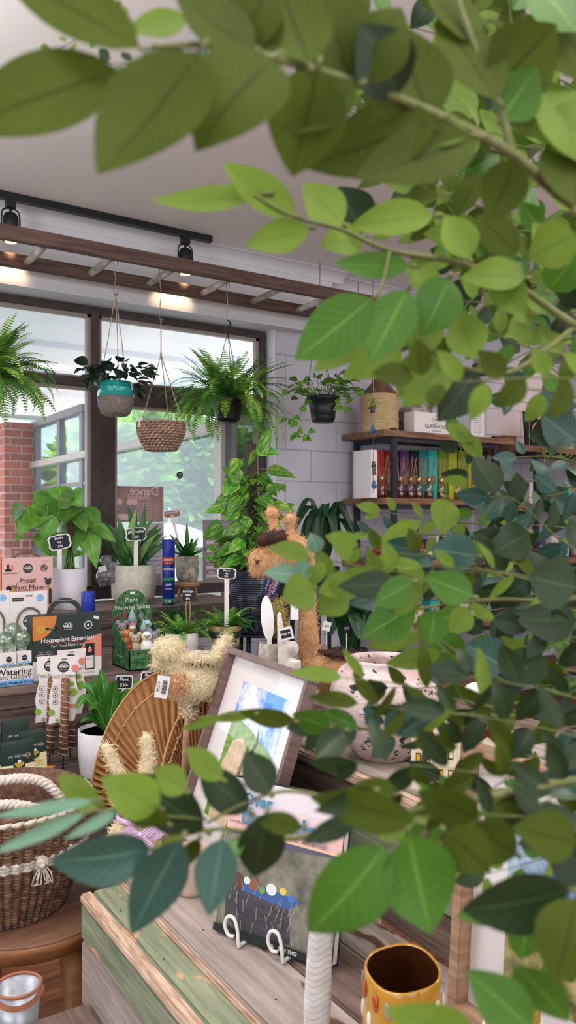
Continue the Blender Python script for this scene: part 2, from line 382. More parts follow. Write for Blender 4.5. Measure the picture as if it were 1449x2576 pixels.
struct(mb(m_white).box((-5.05, -.6, CEIL/2), (.1, 9.6, CEIL)).build('wall_left')); struct(mb(m_white).box((2.5, -5.65, CEIL/2), (15, .1, CEIL)).build('wall_back'))
# window frames
ub = u_at(236, FV)
fr = mb(m_dark_frame)
def fbox(m, u0, u1, z0, z1, v=FV, t=.06): m.box(((u0+u1)/2, v, (z0+z1)/2), (u1-u0, t, z1-z0)); return m
TR0, TR1 = 2.085, 2.132
fbox(fr, -1, UR-.012, HEAD-.045, HEAD-.002); fbox(fr, -1, UR-.012, SILL, SILL+.06)
fbox(fr, ub-.022, ub+.024, SILL+.06, HEAD-.045)
fbox(fr, UR-.058, UR-.012, SILL+.06, HEAD-.045)
fbox(fr, -1, ub-.022, TR0, TR1); fbox(fr, ub+.024, UR-.058, TR0-.085, TR1-.01)
fbox(fr, ub+.024, ub+.115, SILL+.06, TR0-.08, t=.05); fbox(fr, -1, -.95, SILL, HEAD)
w1 = struct(fr.build('window_1'))
bd = mb(m_bead)
for u0, u1, z0, z1 in ((-.95, ub-.022, TR1, HEAD-.045), (-.95, ub-.022, SILL+.06, TR0), (ub+.024, UR-.058, TR1-.01, HEAD-.045), (ub+.115, UR-.058, SILL+.06, TR0-.085)):
    for a in ((u0, u1, z1-.018, z1), (u0, u1, z0, z0+.012), (u0, u0+.016, z0, z1), (u1-.022, u1, z0, z1)): fbox(bd, *a, v=FV+.005, t=.04)
struct(bd.build('bead', w1))
m_pane = glassmat('window_glass', (.97,.99,.99), .02, .01, '#e6eef4', .035)
for u0, u1, z0, z1 in ((-.95, ub-.022, TR1, HEAD-.045), (-.95, ub-.022, SILL+.06, TR0), (ub+.024, UR-.058, TR1-.01, HEAD-.045), (ub+.115, UR-.058, SILL+.06, TR0-.085)):
    fbox(mb(m_pane), u0, u1, z0, z1, v=FV+.012, t=.004).build('pane', w1)
# ---------------------------------------------------------------- outside
m_pave = M('paving', '#b9b4ae', .9, '#cfcac4', scale=3)
struct(mb(m_pave).box((2, 24.5, -.06), (60, 40, .12)).build('pavement'))
m_soff = M('verandah_soffit', '#e6e7ec', .8)
o = mb(m_soff).box((-1.2, 8.0, 2.86), (10, 7.1, .06))
for v in (5.4, 6.7, 8.0, 9.3): o.box((-1.2, v, 2.81), (10, .07, .05))
o.box((.4, 7.6, 2.81), (.04, 6.3, .03)); struct(o.build('verandah_ceiling'))
m_brick = M('red_brick', '#a8574a', .9)
def brickmat(m):
    nt = m.node_tree; L = nt.links; b = nt.nodes['Principled BSDF']; tc = nd(nt, 'ShaderNodeTexCoord'); sp = nd(nt, 'ShaderNodeSeparateXYZ'); cb = nd(nt, 'ShaderNodeCombineXYZ')
    L.new(tc.outputs['Object'], sp.inputs[0]); ad = nd(nt, 'ShaderNodeMath', operation='ADD'); L.new(sp.outputs[0], ad.inputs[0]); L.new(sp.outputs[1], ad.inputs[1])
    L.new(ad.outputs[0], cb.inputs[0]); L.new(sp.outputs[2], cb.inputs[1]); br = nd(nt, 'ShaderNodeTexBrick'); br.inputs['Scale'].default_value = 1
    br.inputs['Brick Width'].default_value = .24; br.inputs['Row Height'].default_value = .086; br.inputs['Mortar Size'].default_value = .006
    br.inputs['Color1'].default_value = rgb('#b4604f'); br.inputs['Color2'].default_value = rgb('#8f5148'); br.inputs['Mortar'].default_value = rgb('#b39a90')
    L.new(cb.outputs[0], br.inputs[0]); L.new(br.outputs[0], b.inputs['Base Color'])
brickmat(m_brick)
tag(mb(m_brick).box((2.28, 9.56, 1.2), (.34, 1.38, 2.4)).build('brick_pillar'), 'red brick pillar outside behind the left window pane', 'pillar')
m_shop = M('grey_shopfront', '#6f6a70', .5); m_shopb = M('beige_shopfront', '#b5aaa4', .5)
t = thing('shopfront_screen', 'grey and beige framed glazed screen under the verandah outside', 'glass screen', (2.45, 4.5, 0))
f = mb(m_shop)
for v in (2.75, 3.45, 4.3): f.box((0, v+.03, 1.2), (.06, .09, 2.4))
f.box((0,.03,.98),(.06,.09,1.96)); f.box((0, 3.55, 2.38), (.10, 1.7, .07)); f.box((0, 2.2, .25), (.05, 4.4, .5)); f.box((0,3.3,1.68), (.05,2.2,.035)); f.build('frame', t)
mb(m_shopb).box((-.04, 2.2, 1.94), (.06, 4.4, .06)).box((-.05,.0,1.0),(.03,.10,1.9)).build('rail', t)
mb(glassmat('screen_glass', (.84,.93,.95), .02, .02, '#a8c4d0', .05)).box((0, 2.2, 1.44), (.006, 4.3, 1.85)).build('pane', t)
t = thing('glazed_door', 'narrow door with dark glass outside right of the window', 'door', (2.56, 4.62, 0), -.25)
mb(m_shopb).box((.0,0,1.0),(.05,.05,2.0)).box((.42,0,1.0),(.05,.05,2.0)).box((.2,0,2.0),(.46,.05,.05)).build('frame', t)
mb(m_dark_frame).box((-.06,-.01,1.0),(.07,.06,2.1)).build('jamb', t)
mb(glassmat('dark_glass', (.45,.55,.55), .04, .02, '#26332f', .45)).box((.21,.01,1.0),(.38,.006,1.95)).build('pane', t)
# conifer hedge
m_con = M('conifer_foliage', '#2c6422', .8, '#a4cc42', scale=1.6, trans=.25, island=.25, ramp=(.35,.62), detail=6)
m_con2 = M('trunk_bark', '#6b5545', .9, '#8a7560', scale=12, stretch=(1,1,.2), bump=.5)
def conifer(px, d, top, r, seed, label):
    rd = random.Random(seed); p = P(px, HY, d); t = thing('conifer_tree', label, 'tree', (p.x, p.y, 0), 0, None)
    mb(m_con2).tube([(0,0,0),(.05,0,top*.4),(0,.05,top*.8)], [.16,.12,.05], 8).build('trunk', t)
    m = mb(m_con)
    for i in range(1500):
        a = rd.uniform(0, 6.28); k = rd.random()**.6; z = rd.uniform(.25, 1)*top; rr = r*k*math.sqrt(max(0.03, 1-(z/top-.45)**2*2.6))
        c = Vector((rr*math.cos(a), rr*math.sin(a), z)); out = Vector((math.cos(a), math.sin(a), rd.uniform(-.1,.5))).normalized()
        L = rd.uniform(.25,.6)
        for q in range(3):
            dr = (out+Vector((rd.gauss(0,.4), rd.gauss(0,.4), rd.gauss(0,.25)))).normalized(); n = Vector((rd.gauss(0,1), rd.gauss(0,1), 1.5))
            m.leaf(c, c+dr*L, L*.45, n, .1, .1, n=4)
    m.build('foliage', t)
for i, (px, d, top, r) in enumerate(((285, 12.5, 2.6, .8), (395, 14, 3.0, .9), (500, 13.2, 2.75, .8), (610, 14.5, 2.7, .9))):
    conifer(px, d, top, r, i, ['leftmost bushy green conifer beyond the verandah', 'tall bushy green conifer seen behind the woven hanging basket', 'bushy green conifer behind the round window sticker', 'rightmost green conifer seen beside the moss pole'][i])
m_car = M('white_car_paint', '#eef0f4', .3)
p = P(425, HY, 10.5); t = thing('market_umbrella', 'white market umbrella standing outside beyond the glass', 'umbrella', (p.x, p.y, 0), .3)
mb(m_wire).tube([(0,0,0),(0,0,1.5)], .025, 8).build('pole', t)
m = mb(m_car); m.lathe([(.85,1.0),(.55,1.14),(.28,1.24),(.0,1.3)], seg=8, smooth=False); m.build('canopy', t)
p = P(190, HY, 17); t = thing('white_building', 'white rendered building across the street in strong light', 'building', (p.x, p.y, 0), .2)
mb(m_car).box((0,0,1.6),(5,3,3.2)).build('wall', t); mb(m_shop).box((0,0,3.25),(5.3,3.3,.12)).build('roof', t)
# ================================================================ CEILING TRACK + LADDER
def track():
    u1 = u_at(531, 3.97)
    t = thing('track_light', 'black ceiling track with two black spotlight heads above the window', 'track light', (0, 3.97, CEIL))
    mb(m_black).box(((u1-1.2)/2, 0, -.017), (u1+1.2, .036, .034)).build('rail', t)
    for px in (27, 466):
        u = u_at(px, 3.97)
        h = mb(m_black); h.box((u, 0, -.052), (.045, .034, .04)); h.tube([(u,0,-.07),(u,0,-.095)], .008, 8)
        h.lathe([(0,-.235),(.036,-.235),(.037,-.12),(.028,-.10),(0,-.095)], (u, 0, 0), 20)
        ho = h.build('spotlight_head', t)
        q = mb(m_black)
        for s in (-1, 1):
            q.tube(spline([(u,0,-.07),(u+s*.036,0,-.085),(u+s*.043,0,-.12),(u+s*.043,0,-.165)], 5), .004, 6)
            q.tube([(u+s*.036,0,-.168),(u+s*.055,0,-.168)], .006, 8); q.tube([(u+s*.05,0,-.168),(u+s*.056,0,-.168)], .012, 8)
        q.build('bracket', ho)
        mb(M('warm_lens', '#ffb070', .4, emit=6)).lathe([(0,-.2375),(.028,-.2375),(.028,-.236),(0,-.236)], (u,0,0), 20).build('lens', ho)
        l = lamp('spot_lamp', 'SPOT', (u, 3.97, CEIL-.245), 6, (1,.68,.38), spot_size=math.radians(75), spot_blend=.5, shadow_soft_size=.02); aim(l, (u, 4.16, CEIL-.37))
track()
LV0, LV1, LZ = 3.62, 4.0, 2.58
t = thing('wooden_ladder', 'old brown wooden ladder hung flat under the ceiling as a plant rack', 'ladder', (0, 0, LZ))
uE = u_at(935, LV0)
for v in (LV0, LV1):
    mb(m_oldwood).box(((uE+.3)/2, v, .034), (uE-.3, .032, .066), bev=.003).build('rail', t)
for k in range(8):
    u = .41+.322*k
    if u < uE: mb(m_rung).tube([(u, LV0+.01, .03),(u+.004, (LV0+LV1)/2, .033),(u, LV1-.01, .03)], [.016,.0185,.017], 12).build('rung', t)
for u in (.6, uE-.1):
    for v in (LV0, LV1): mb(m_wire).tube([(u, v, .06), (u, v, CEIL-LZ)], .0025, 6).build('wire', t)
def shook(u, v, z0, z1, label):
    t = thing('hanging_hook', label, 'hook', (u, v, 0), .7, 'steel hooks on the ladder')
    r = .022; pts = [(r*math.cos(a)-0, 0, z0-.02+r*math.sin(a)) for a in [math.pi*(-.1+1.0*k/8) for k in range(9)]]
    pts += [(-r*.7, 0, z0-.06), (r*.1, 0, (z0+z1)/2)] + [(-r*math.cos(a)*1.0, 0, z1+.0+r-r*math.sin(a)) for a in [math.pi*(0.0+1.05*k/8) for k in range(9)]]
    mb(m_wire).tube(pts, .0022, 6).build('wire_hook', t); return t
# leaf materials
m_fern = M('fern_green', '#58a034', .55, '#b4dc60', scale=9, trans=.35, island=.3)
m_ferndk = M('fern_deep_green', '#2c6430', .55, '#5c9840', scale=9, trans=.3, island=.3)
m_violet = leafmat('dark_violet_leaf', '#1c3226', '#2e4434', '#4d6350', .45, .1)
m_pothos = leafmat('pothos_leaf', '#2d7322', '#4f9a34', '#6aae4a', .3, .3, .3, varieg='#b9cc55')
m_glossy = leafmat('glossy_green_leaf', '#1e5a24', '#33752c', '#5c9a48', .28, .2, .25)
m_ivy = leafmat('devils_ivy_leaf', '#3f7c30', '#7db04a', '#8fb85c', .28, .4, .38)
m_agl = leafmat('aglaonema_leaf', '#24542a', '#4b7c40', '#86ad6c', .35, .2, .25, vscale=16)
m_drac = leafmat('dracaena_leaf', '#1d5a22', '#3f8a30', '#a4d054', .35, .25, .2, vscale=1)
m_dark = leafmat('deep_green_leaf', '#12331d', '#1f4a27', '#33603a', .35, .15, .25)
def frond(m, base, az, L, elev, droop, lw=.05, n=22, rd=random, up=None):
    base = Vector(base); h = Vector((math.cos(az), math.sin(az), 0)); pts = []; p = base.copy(); e = elev
    for i in range(n+1):
        pts.append(p.copy()); p = p+(h*math.cos(e)+Vector((0,0,1))*math.sin(e))*(L/n); e -= droop/n*(.5+i/n)
    m.tube([pts[i] for i in range(0, n+1, 3)], .0012, 4, cap=False)
    for i in range(2, n+1):
        t = i/n; tg = (pts[i]-pts[i-1]).normalized(); sd = tg.cross(Vector((0,0,1)))
        if sd.length < .01: sd = Vector((-math.sin(az), math.cos(az), 0))
        sd.normalize(); nn = sd.cross(tg); wl = lw*(math.sin(math.pi*min(1, (t*.92+.08)**.7))**.7)*rd.uniform(.85,1.1)
        for s in (-1, 1):
            d = (sd*s+tg*.25+Vector((0,0,-.15))).normalized(); q = pts[i]; a = tg*(L/n*.30)
            m.add([q-a, q+a, q+d*wl*.6+a*.8+nn*.002, q+d*wl, q+d*wl*.6-a*.8+nn*.002], [(0,1,2,4),(2,3,4)], False, None)
def vine_leaf(m, p, dirv, size, rd, up=Vector((0,0,1)), shape='heart', ratio=.78):
    d = Vector(dirv).normalized(); nrm = (up+Vector((rd.gauss(0,.4), rd.gauss(0,.4), rd.gauss(0,.2)))).normalized()
    m.leaf(p, p+d*size, size*ratio, nrm, rd.uniform(.02,.15), .25, shape)
def pot_shell(m, r0, r1, h, wall=.006, c=(0,0,0), seg=48, foot=0, curve=.0, sx=1, sy=1):
    prof = [(0, foot), (r0*.9, foot), (r0, foot+.004)]
    for k in range(1, 9):
        t = k/8; prof.append((r0+(r1-r0)*t+curve*math.sin(math.pi*t), foot+(h-foot)*t))
    R = prof[-1][0]; prof += [(R-wall*.5, h+.002), (R-wall, h), (R-wall-.002, h-.02), (R-wall-.004, h-.025), (0, h-.025)]
    return m.lathe(prof, c, seg, sx=sx, sy=sy)
# --- hanging: blue/grey ceramic pot
HV = 3.80
def hang_loc(px, py): p = on_v(px, py, HV); return p
p = on_v(291, 1046, HV); sc = d_at(291, HV)/FPX
t = thing('hanging_planter', 'turquoise and grey ceramic hanging pot with dark leafy plant', 'hanging planter', p, 0)
r = 46*sc; h = 84*sc
body = mb(M('pot_grey_stone', '#6f6660', .9, '#8d847c', scale=120, bump=1, bscale=220))
pot = body.lathe([(0,0),(r*.62,0),(r*.8,h*.08),(r*.97,h*.35),(r*.98,h*.55)], seg=48).mat(M('turquoise_glaze', '#1f9a98', .15, '#2fb5ae', scale=3, stretch=(1,1,40), coat=.5))
pot.lathe([(r*.98,h*.55),(r*.93,h*.8),(r*.88,h),(r*.84,h),(r*.8,h*.93),(0,h*.93)], seg=48).build('pot', t)
m = mb(m_jute); top = Vector((0,0,(1046-738)*sc))
for a in (.5, 2.6, 4.5):
    q = Vector((r*.9*math.cos(a), r*.9*math.sin(a), h*.9)); m.tube([top, q*.5+top*.5+Vector((.003,0,0)), q, q*1.05+Vector((0,0,-.07)), q*1.1+Vector((.004,0,-.12))], .0022, 6)
m.tube([top, top-Vector((0,0,.06))], .006, 8); m.build('cord', t)
m = mb(m_violet); rd = random.Random(3)
for i in range(95):
    a = rd.uniform(0, 6.28); e = rd.uniform(.05, 1.2); L = rd.uniform(.05, .13)*(1.15 if e < .6 else 1); c = Vector((math.cos(a)*r*.4, math.sin(a)*r*.4, h*.95))
    q = c+Vector((math.cos(a)*math.cos(e), math.sin(a)*math.cos(e), math.sin(e)))*L
    vine_leaf(m, q, Vector((math.cos(a), math.sin(a), rd.uniform(-.7,.3))), rd.uniform(.05,.075), rd, shape='ovate', ratio=.8)
for i in range(14):
    a = rd.choice([rd.uniform(2.2,4.2), rd.uniform(-.7,.9)]); c = Vector((math.cos(a)*r, math.sin(a)*r, h*.98)); z = rd.uniform(-.05,.02)
    vine_leaf(m, c+Vector((math.cos(a)*.03, math.sin(a)*.03, z)), Vector((math.cos(a)*.6, math.sin(a)*.6, -.8)), .045, rd, shape='ovate', ratio=.75)
m.build('foliage', t)
shook(p.x, p.y, LZ+.065+.0, p.z+(1046-738)*sc-.012, 'leftmost bent steel hook holding the turquoise pot')
# --- woven basket
p = on_v(405, 1134, HV); sc = d_at(405, HV)/FPX; r1 = 57*sc; h = 70*sc
m_weave = M('woven_seagrass', '#8a6c5c', .85, '#b89a88', scale=70, bump=.5, island=.15)
t = thing('woven_hanging_basket', 'empty brown woven hanging basket on jute cords', 'basket', p)
def weave(m, prof, tube_r, cnt, braid=.35, rd=random, c=(0,0,0)):
    # rows of plaited bundles following prof [(r,z)...]
    for j, (r, z) in enumerate(prof):
        for k in range(cnt):
            a0 = 2*math.pi*(k+(.5 if j % 2 else 0))/cnt; a1 = a0+2*math.pi/cnt*1.12; am = (a0+a1)/2
            pts = [Vector((c[0]+(r-tube_r*braid)*math.cos(a0), c[1]+(r-tube_r*braid)*math.sin(a0), c[2]+z-tube_r*.3)), Vector((c[0]+(r+tube_r*.6)*math.cos(am), c[1]+(r+tube_r*.6)*math.sin(am), c[2]+z)), Vector((c[0]+(r-tube_r*braid)*math.cos(a1), c[1]+(r-tube_r*braid)*math.sin(a1), c[2]+z+tube_r*.3))]
            m.tube(pts, [tube_r*.55, tube_r, tube_r*.55], 6)
m = mb(m_weave); prof = []
for j in range(11):
    tt = j/10; prof.append((r1*(.62+.38*math.sin(tt*1.75)/math.sin(1.57) if tt < .9 else .99), .006+tt*(h-.01)))
weave(m, prof, h/17, 26)
m.lathe([(0,.002),(r1*.58,.002),(r1*.93,h*.8),(r1*.95,h*.97),(r1*.9,h*.97),(r1*.55,.02),(0,.02)], seg=32); m.build('basket', t)
m = mb(m_jute); top = Vector((0,0,(1134-800)*sc)); knot = Vector((0,0,(1134-893)*sc)); m.tube([top, knot], .003, 6); m.tube([knot+Vector((0,0,.012)), knot-Vector((0,0,.012))], .006, 8)
for a in (3.3, 5.6, .75):
    q = Vector((r1*.98*math.cos(a), r1*.98*math.sin(a), h)); m.tube([knot, (knot+q)/2, q, q*1.04-Vector((0,0,.03))], .0024, 6)
m.build('cord', t)
mb(m_paper).box((-r1*1.05, -.02, h*.95), (.018, .001, .05), Matrix.Rotation(.2, 3, 'Y')).build('tag', t)
shook(p.x, p.y, LZ+.065, p.z+(1134-800)*sc-.012, 'middle bent steel hook holding the woven basket')
# --- ferns
m_potblk = M('black_plastic', '#1a1c22', .4)
def hanging_fern(px, pyb, label, seed, npot=True, n=150, right=0):
    p = on_v(px, pyb, HV); sc = d_at(px, HV)/FPX; rd = random.Random(seed)
    t = thing('hanging_fern', label, 'hanging plant', p, 0); r = 45*sc; h = 62*sc
    m = mb(m_potblk); m.lathe([(0,0),(r*.55,0),(r*.6,.01),(r*.66,.012),(r*.68,.02),(r*.92,h*.88),(r*1.0,h*.9),(r*1.0,h),(r*.93,h),(r*.9,h*.9),(0,h*.88)], seg=40); m.build('pot', t)
    hk = (pyb-822)*sc
    m = mb(m_potblk)
    for a in (.3, 2.4, 4.5): m.tube([(r*math.cos(a), r*math.sin(a), h), (0,0,hk-.03)], .002, 5)
    m.tube([(0,0,hk-.04),(0,0,hk-.01)]+[(.018*math.sin(b)+0.0, 0, hk+.012-.018*math.cos(b)+.004) for b in [k*.45 for k in range(0,9)]], .0045, 6); m.build('hanger', t)
    m = mb(m_fern)
    for i in range(n):
        a = rd.uniform(0, 6.28); k = rd.random(); m.mat(m_fern if rd.random() < .62 else m_ferndk)
        e = 1.4-1.35*k; L = rd.uniform(.27,.40)*(.85 if k < .3 else 1)
        if math.cos(a+.55) > .6 and rd.random() < right: L *= 1.15; e -= .3
        frond(m, (math.cos(a)*r*.4, math.sin(a)*r*.4, h*.9), a, L, e, rd.uniform(1.2,2.6) if k > .35 else rd.uniform(.4,1.2), .05, 26, rd)
    m.build('fronds', t); return p
p = hanging_fern(573, 1063, 'bushy green fern in black hanging pot before the window corner', 5, right=.7)
shook(p.x, p.y, LZ+.065, p.z+(1063-815)*d_at(573, HV)/FPX-.01, 'right bent steel hook above the fern hanger')
hanging_fern(-36, 1010, 'fern cut by the left edge with long drooping fronds', 9, n=230)
# --- hanging pothos right
p = on_v(813, 1063, 3.8); sc = d_at(813, 3.8)/FPX; rd = random.Random(4)
t = thing('hanging_pothos', 'black hanging pot of trailing variegated pothos against the block wall', 'hanging plant', p)
r = 42*sc; h = 64*sc; m = mb(m_potblk); m.lathe([(0,0),(r*.62,0),(r*.66,.01),(r*.74,h*.2),(r*.75,h*.24),(r*.72,h*.25),(r*.9,h*.85),(r,h*.88),(r,h),(r*.93,h),(r*.9,h*.9),(0,h*.88)], seg=40); m.build('pot', t)
m = mb(m_potblk)
for a in (.3, 2.4, 4.5): m.tube([(r*math.cos(a), r*math.sin(a), h), (-.04,0,LZ-p.z-.04)], .0018, 5)
m.tube([(-.04,0,LZ-p.z-.04),(-.052,0,LZ-p.z+.012)], .003, 5); m.build('hanger', t)
m = mb(m_pothos); st = mb(m_stem); fz = face(p); Rz = Matrix.Rotation(fz, 3, 'Z')
def L3(x, y, z): return Rz @ Vector((x, y, z))
for i in range(60):
    a = rd.uniform(0, 6.28); e = rd.uniform(.0, 1.35); q = Vector((math.cos(a)*r*.5, math.sin(a)*r*.5, h))+Vector((math.cos(a)*math.cos(e), math.sin(a)*math.cos(e), math.sin(e)*.9))*rd.uniform(.06,.16)
    st.tube([(math.cos(a)*r*.3, math.sin(a)*r*.3, h*.9), q], .0016, 4)
    vine_leaf(m, q, Vector((math.cos(a), math.sin(a), rd.uniform(-.6,.4))), rd.uniform(.05,.07), rd)
for pts in ([(0,0,.0),(60,0,-10),(110,-5,5),(132,0,-30)], [(0,0,0),(40,0,-25),(70,0,-30)], [(0,0,0),(-50,0,-20),(-60,0,-60),(-75,0,-60),(-95,0,-55)], [(-55,0,-60),(-60,0,-95),(-40,0,-105),(-35,0,-85)], [(0,0,0),(-60,0,20),(-90,0,10)], [(-60,0,-95),(-75,0,-100)]):
    c = [L3(x*sc, y*sc-.05, h+z*sc) for x, y, z in pts]; c = spline(c, 5); st.tube(c, .0018, 5)
    for q in c[3::3]: vine_leaf(m, q, L3(rd.choice([-1,1])*rd.uniform(.3,1), -.3, rd.uniform(-1,.1)), rd.uniform(.045,.062), rd, up=L3(0,-1,.6))
m.build('foliage', t); st.build('stems', t)
# ================================================================ TIERED BENCH AT THE WINDOW
m_weath = M('weathered_wood', '#5f4e48', .85, '#94807a', scale=5, stretch=(.7,9,9), bump=.7, bscale=9, ramp=(.3,.7))
m_weathd = M('weathered_dark_wood', '#3b2f2d', .9, '#6e5f5a', scale=5, stretch=(.7,9,9), bump=.8, bscale=9, ramp=(.3,.72))
ZB, ZC = .72, .45
t = thing('tiered_plant_bench', 'stepped bench of weathered planks along the window carrying pots and boxes', 'bench', (0,0,0))
def planks(name, parent, m, boxes):
    q = mb(m)
    for c, d in boxes: q.box(c, d, bev=.003)
    return q.build(name, parent)
planks('top_shelf', t, m_weath, [((.6, 3.77+.078+.156*k, SILL-.015), (3.2, .152, .03)) for k in range(3)])
planks('middle_shelf', t, m_weath, [((.38, 3.05+.09+.18*k, ZB-.015), (2.76, .176, .03)) for k in range(4)])
planks('lower_shelf', t, m_weathd, [((.38, 2.55+.085+.17*k, ZC-.015), (2.76, .166, .03)) for k in range(3)])
planks('riser', t, m_weathd, [((.6, 3.775, .735+.045+.09*k-.015), (3.2, .02, .086)) for k in range(2)])
planks('riser', t, m_weathd, [((.38, 3.07, .45+.05+.09*k), (2.76, .02, .087)) for k in range(3)])
planks('riser', t, m_weathd, [((.38, 2.57, .02+.05+.1*k), (2.76, .02, .096)) for k in range(4)])
def carton(px0, px1, v, z0, ytop, dep, label, m, name='display_box', cat='box', group=None, rz=0):
    u0, u1 = u_at(px0, v), u_at(px1, v); h = CAMZ-(ytop-HY)/FPX*d_at((px0+px1)/2, v)-z0; w = u1-u0
    t = thing(name, label, cat, ((u0+u1)/2, v, z0), rz, group)
    mb(m).box((0, dep/2, h/2), (w, dep, h), bev=.001).build('carton', t); return t, w, h
def brandmark(d, x, y, r, m=m_dkgreen):
    d.disc(x, y, r, m); d.text('WE THE', x, y+r*.45, r*.32, m_paper, bold=.0002); d.text('WILD', x, y+r*.02, r*.62, m_paper, bold=.0006); d.text('PLANT CARE', x, y-r*.5, r*.22, m_paper)
def place(d, name, t, y=0, x=0, z=0, label=None): return d.build(name, t, FRONT(y, x, z), label)
# pink box
t, w, h = carton(5, 133, 3.8, SILL, 1403, .09, 'pink gift box with brown handle on the top bench shelf', m_pink, 'gift_box')
mb(m_kraft).tube([(-.075+.15*k/8, .03, h-.01+.036*math.sin(math.pi*k/8)) for k in range(9)], .006, 8).build('handle', t)
d = DC(); k = w/.65
brandmark(d, 0, h*.83-.005, .023); d.disc(w*.32, h*.83-.005, .017, m_dkgreen); d.disc(w*.32, h*.83-.005, .013, m_pink); d.disc(w*.32, h*.83-.005, .010, m_dkgreen); d.line(w*.30, h*.81-.005, w*.34, h*.85-.005, .004, m_pink)
d.rect(-w*.38, h*.79, .03, .012, m_ink); d.rect(-w*.385, h*.84, .010, .026, m_ink); d.disc(-w*.31, h*.83, .009, m_coral); d.disc(-w*.30, h*.86, .006, m_coral)
d.text('Limited Edition', -w*.34, h*.735, .011, m_ink); d.text('Open me :', w*.36, h*.93, .006, m_ink)
d.text('Proud', -w*.0, h*.60, .030, m_ink); d.line(-.03, h*.56, .03, h*.56, .0016, m_red); d.text('Plant Mum', 0, h*.475, .034, m_ink); d.line(-.06, h*.42, .06, h*.42, .0016, m_red); d.text('Love Grows Kit', 0, h*.36, .016, m_red)
d.disc(-w*.34, h*.40, .022, m_gold); d.disc(-w*.37, h*.47, .013, m_ink); d.disc(-w*.25, h*.46, .008, m_coral); d.line(-w*.27, h*.42, -w*.2, h*.58, .002, m_ink)
d.disc(w*.40, h*.56, .014, m_dkgreen); d.disc(w*.35, h*.62, .006, m_dkgreen); d.disc(w*.44, h*.61, .006, m_dkgreen); d.rect(w*.40, h*.48, .026, .008, m_gold)
d.rect(w*.44, h*.30, .014, .075, m_dkgreen); d.rect(w*.44, h*.10, .022, .035, m_coral); place(d, 'printed_front', t)
t, w, h = carton(-60, 3, 3.8, SILL, 1396, .09, 'orange box edge at the far left beside the pink gift box', M('bright_orange_card', '#e88a5e', .6), 'gift_box')
d = DC(); d.rect(0, h*.5, w*.7, h*.3, m_paper); place(d, 'printed_front', t)
# self watering packs
for px0, px1, lab in ((26, 119, 'white self watering pack with metal hoop before the pink box'), (-68, 25, 'white self watering pack cut by the left edge')):
    t, w, h = carton(px0, px1, 3.45, ZB, 1488, .012, lab, m_paper, 'watering_pack', 'packaging', 'self watering packs')
    d = DC(); brandmark(d, 0, h*.60, .026); d.disc(w*.30, h*.91, .015, m_blue); d.arc(w*.30, h*.91, .008, .010, 0, 6.28, m_paper); d.rect(-w*.30, h*.90, .045, .016, m_dkgreen); d.text('Hydration pro', -w*.30, h*.903, .006, m_paper)
    d.rect(0, h*.945, .028, .005, m_kraft); d.text('Self', 0, h*.42, .030, m_ink); d.text('Watering', 0, h*.31, .030, m_ink); d.text('Kit', 0, h*.2, .02, m_coral); place(d, 'printed_front', t)
    m = mb(M('braided_hose', '#8f8580', .35, '#5e5652', scale=140, metal=.4)); r = w*.33
    m.tube([(-r, -.006, .02), (-r, -.006, h*.55)]+[(-r*math.cos(a), -.006, h*.60+r*math.sin(a)*1.15) for a in [math.pi*k/10 for k in range(11)]]+[(r, -.006, h*.55), (r, -.006, .02)], .0042, 8); m.build('hose', t)
# houseplant box
t, w, h = carton(82, 255, 3.12, ZB, 1547, .085, 'dark green gift box with arched handle and orange corner', m_dkgreen, 'gift_box')
d = DC(); d.arc(0, -.0, .055, .073, .12, math.pi-.12, m_dkgreen); o = mb(m_dkgreen); P2 = [(.072*math.cos(a), .072*math.sin(a)*.9) for a in [math.pi*k/16 for k in range(17)]]+[(.052*math.cos(a), .045*math.sin(a)) for a in [math.pi-math.pi*k/16 for k in range(17)]]
o.prism(P2, -.002, .002, FRONT(.04, 0, h)); o.build('handle', t)
d = DC(); d.text('Helps houseplants live you lived', 0, .055, .006, m_paper); d.text('A happy plant is living', 0, -.004, .009, m_coral); d.build('handle_text', t, FRONT(.037, 0, h))
d = DC()
d.pl([(-w/2, h), (-w*.16, h)]+[(-w/2+w*.34*math.cos(a), h-h*.38*math.sin(a)) for a in [math.pi/2*k/8 for k in range(1, 9)]], m_orange)
d.pl([(w/2, h*.34)]+[(w/2-w*.33*math.sin(a), h*.34+h*.32*math.cos(a)) for a in [math.pi/2*k/8 for k in range(9)]][1:]+[(w/2-w*.33, h*.30), (w/2, h*.30)], m_coral)
d.rect(0, h*.15, w, h*.30, m_paper); d.pl([(w/2, h*.30), (w/2, h*.66)]+[(w/2-w*.33*math.sin(a), h*.30+h*.36*math.cos(a)) for a in [math.pi/2*k/8 for k in range(1, 9)]], m_coral)
d.disc(-w*.385, h*.80, .0155, m_gold); d.pl([(-w*.385-.007, h*.775), (-w*.385+.007, h*.775), (-w*.385, h*.825)], m_orange); d.rect(-w*.23, h*.80, .05, .009, m_ink); d.text('Subscribers', -w*.23, h*.80, .005, m_paper)
brandmark(d, 0, h*.82, .0245, M('green_print', '#263430', .6)); d.disc(w*.30, h*.82, .0165, m_paper); d.disc(w*.30, h*.82, .0135, m_dkgreen); d.disc(w*.30, h*.82, .005, m_paper)
d.rect(w*.42, h*.93, .022, .012, m_paper, -.2)
d.text('Houseplant Essentials', .0, h*.615, .0245, m_paper, bold=.0005); d.line(-w*.31, h*.565, w*.31, h*.565, .0022, m_red); d.text('For Total Plant Care', 0, h*.52, .016, m_paper)
for i, s in enumerate(('Your 3 organic', 'essentials to grow', 'thriving potted plants.')): d.text(s, -w*.33, h*(.44-.035*i), .0085, m_paper)
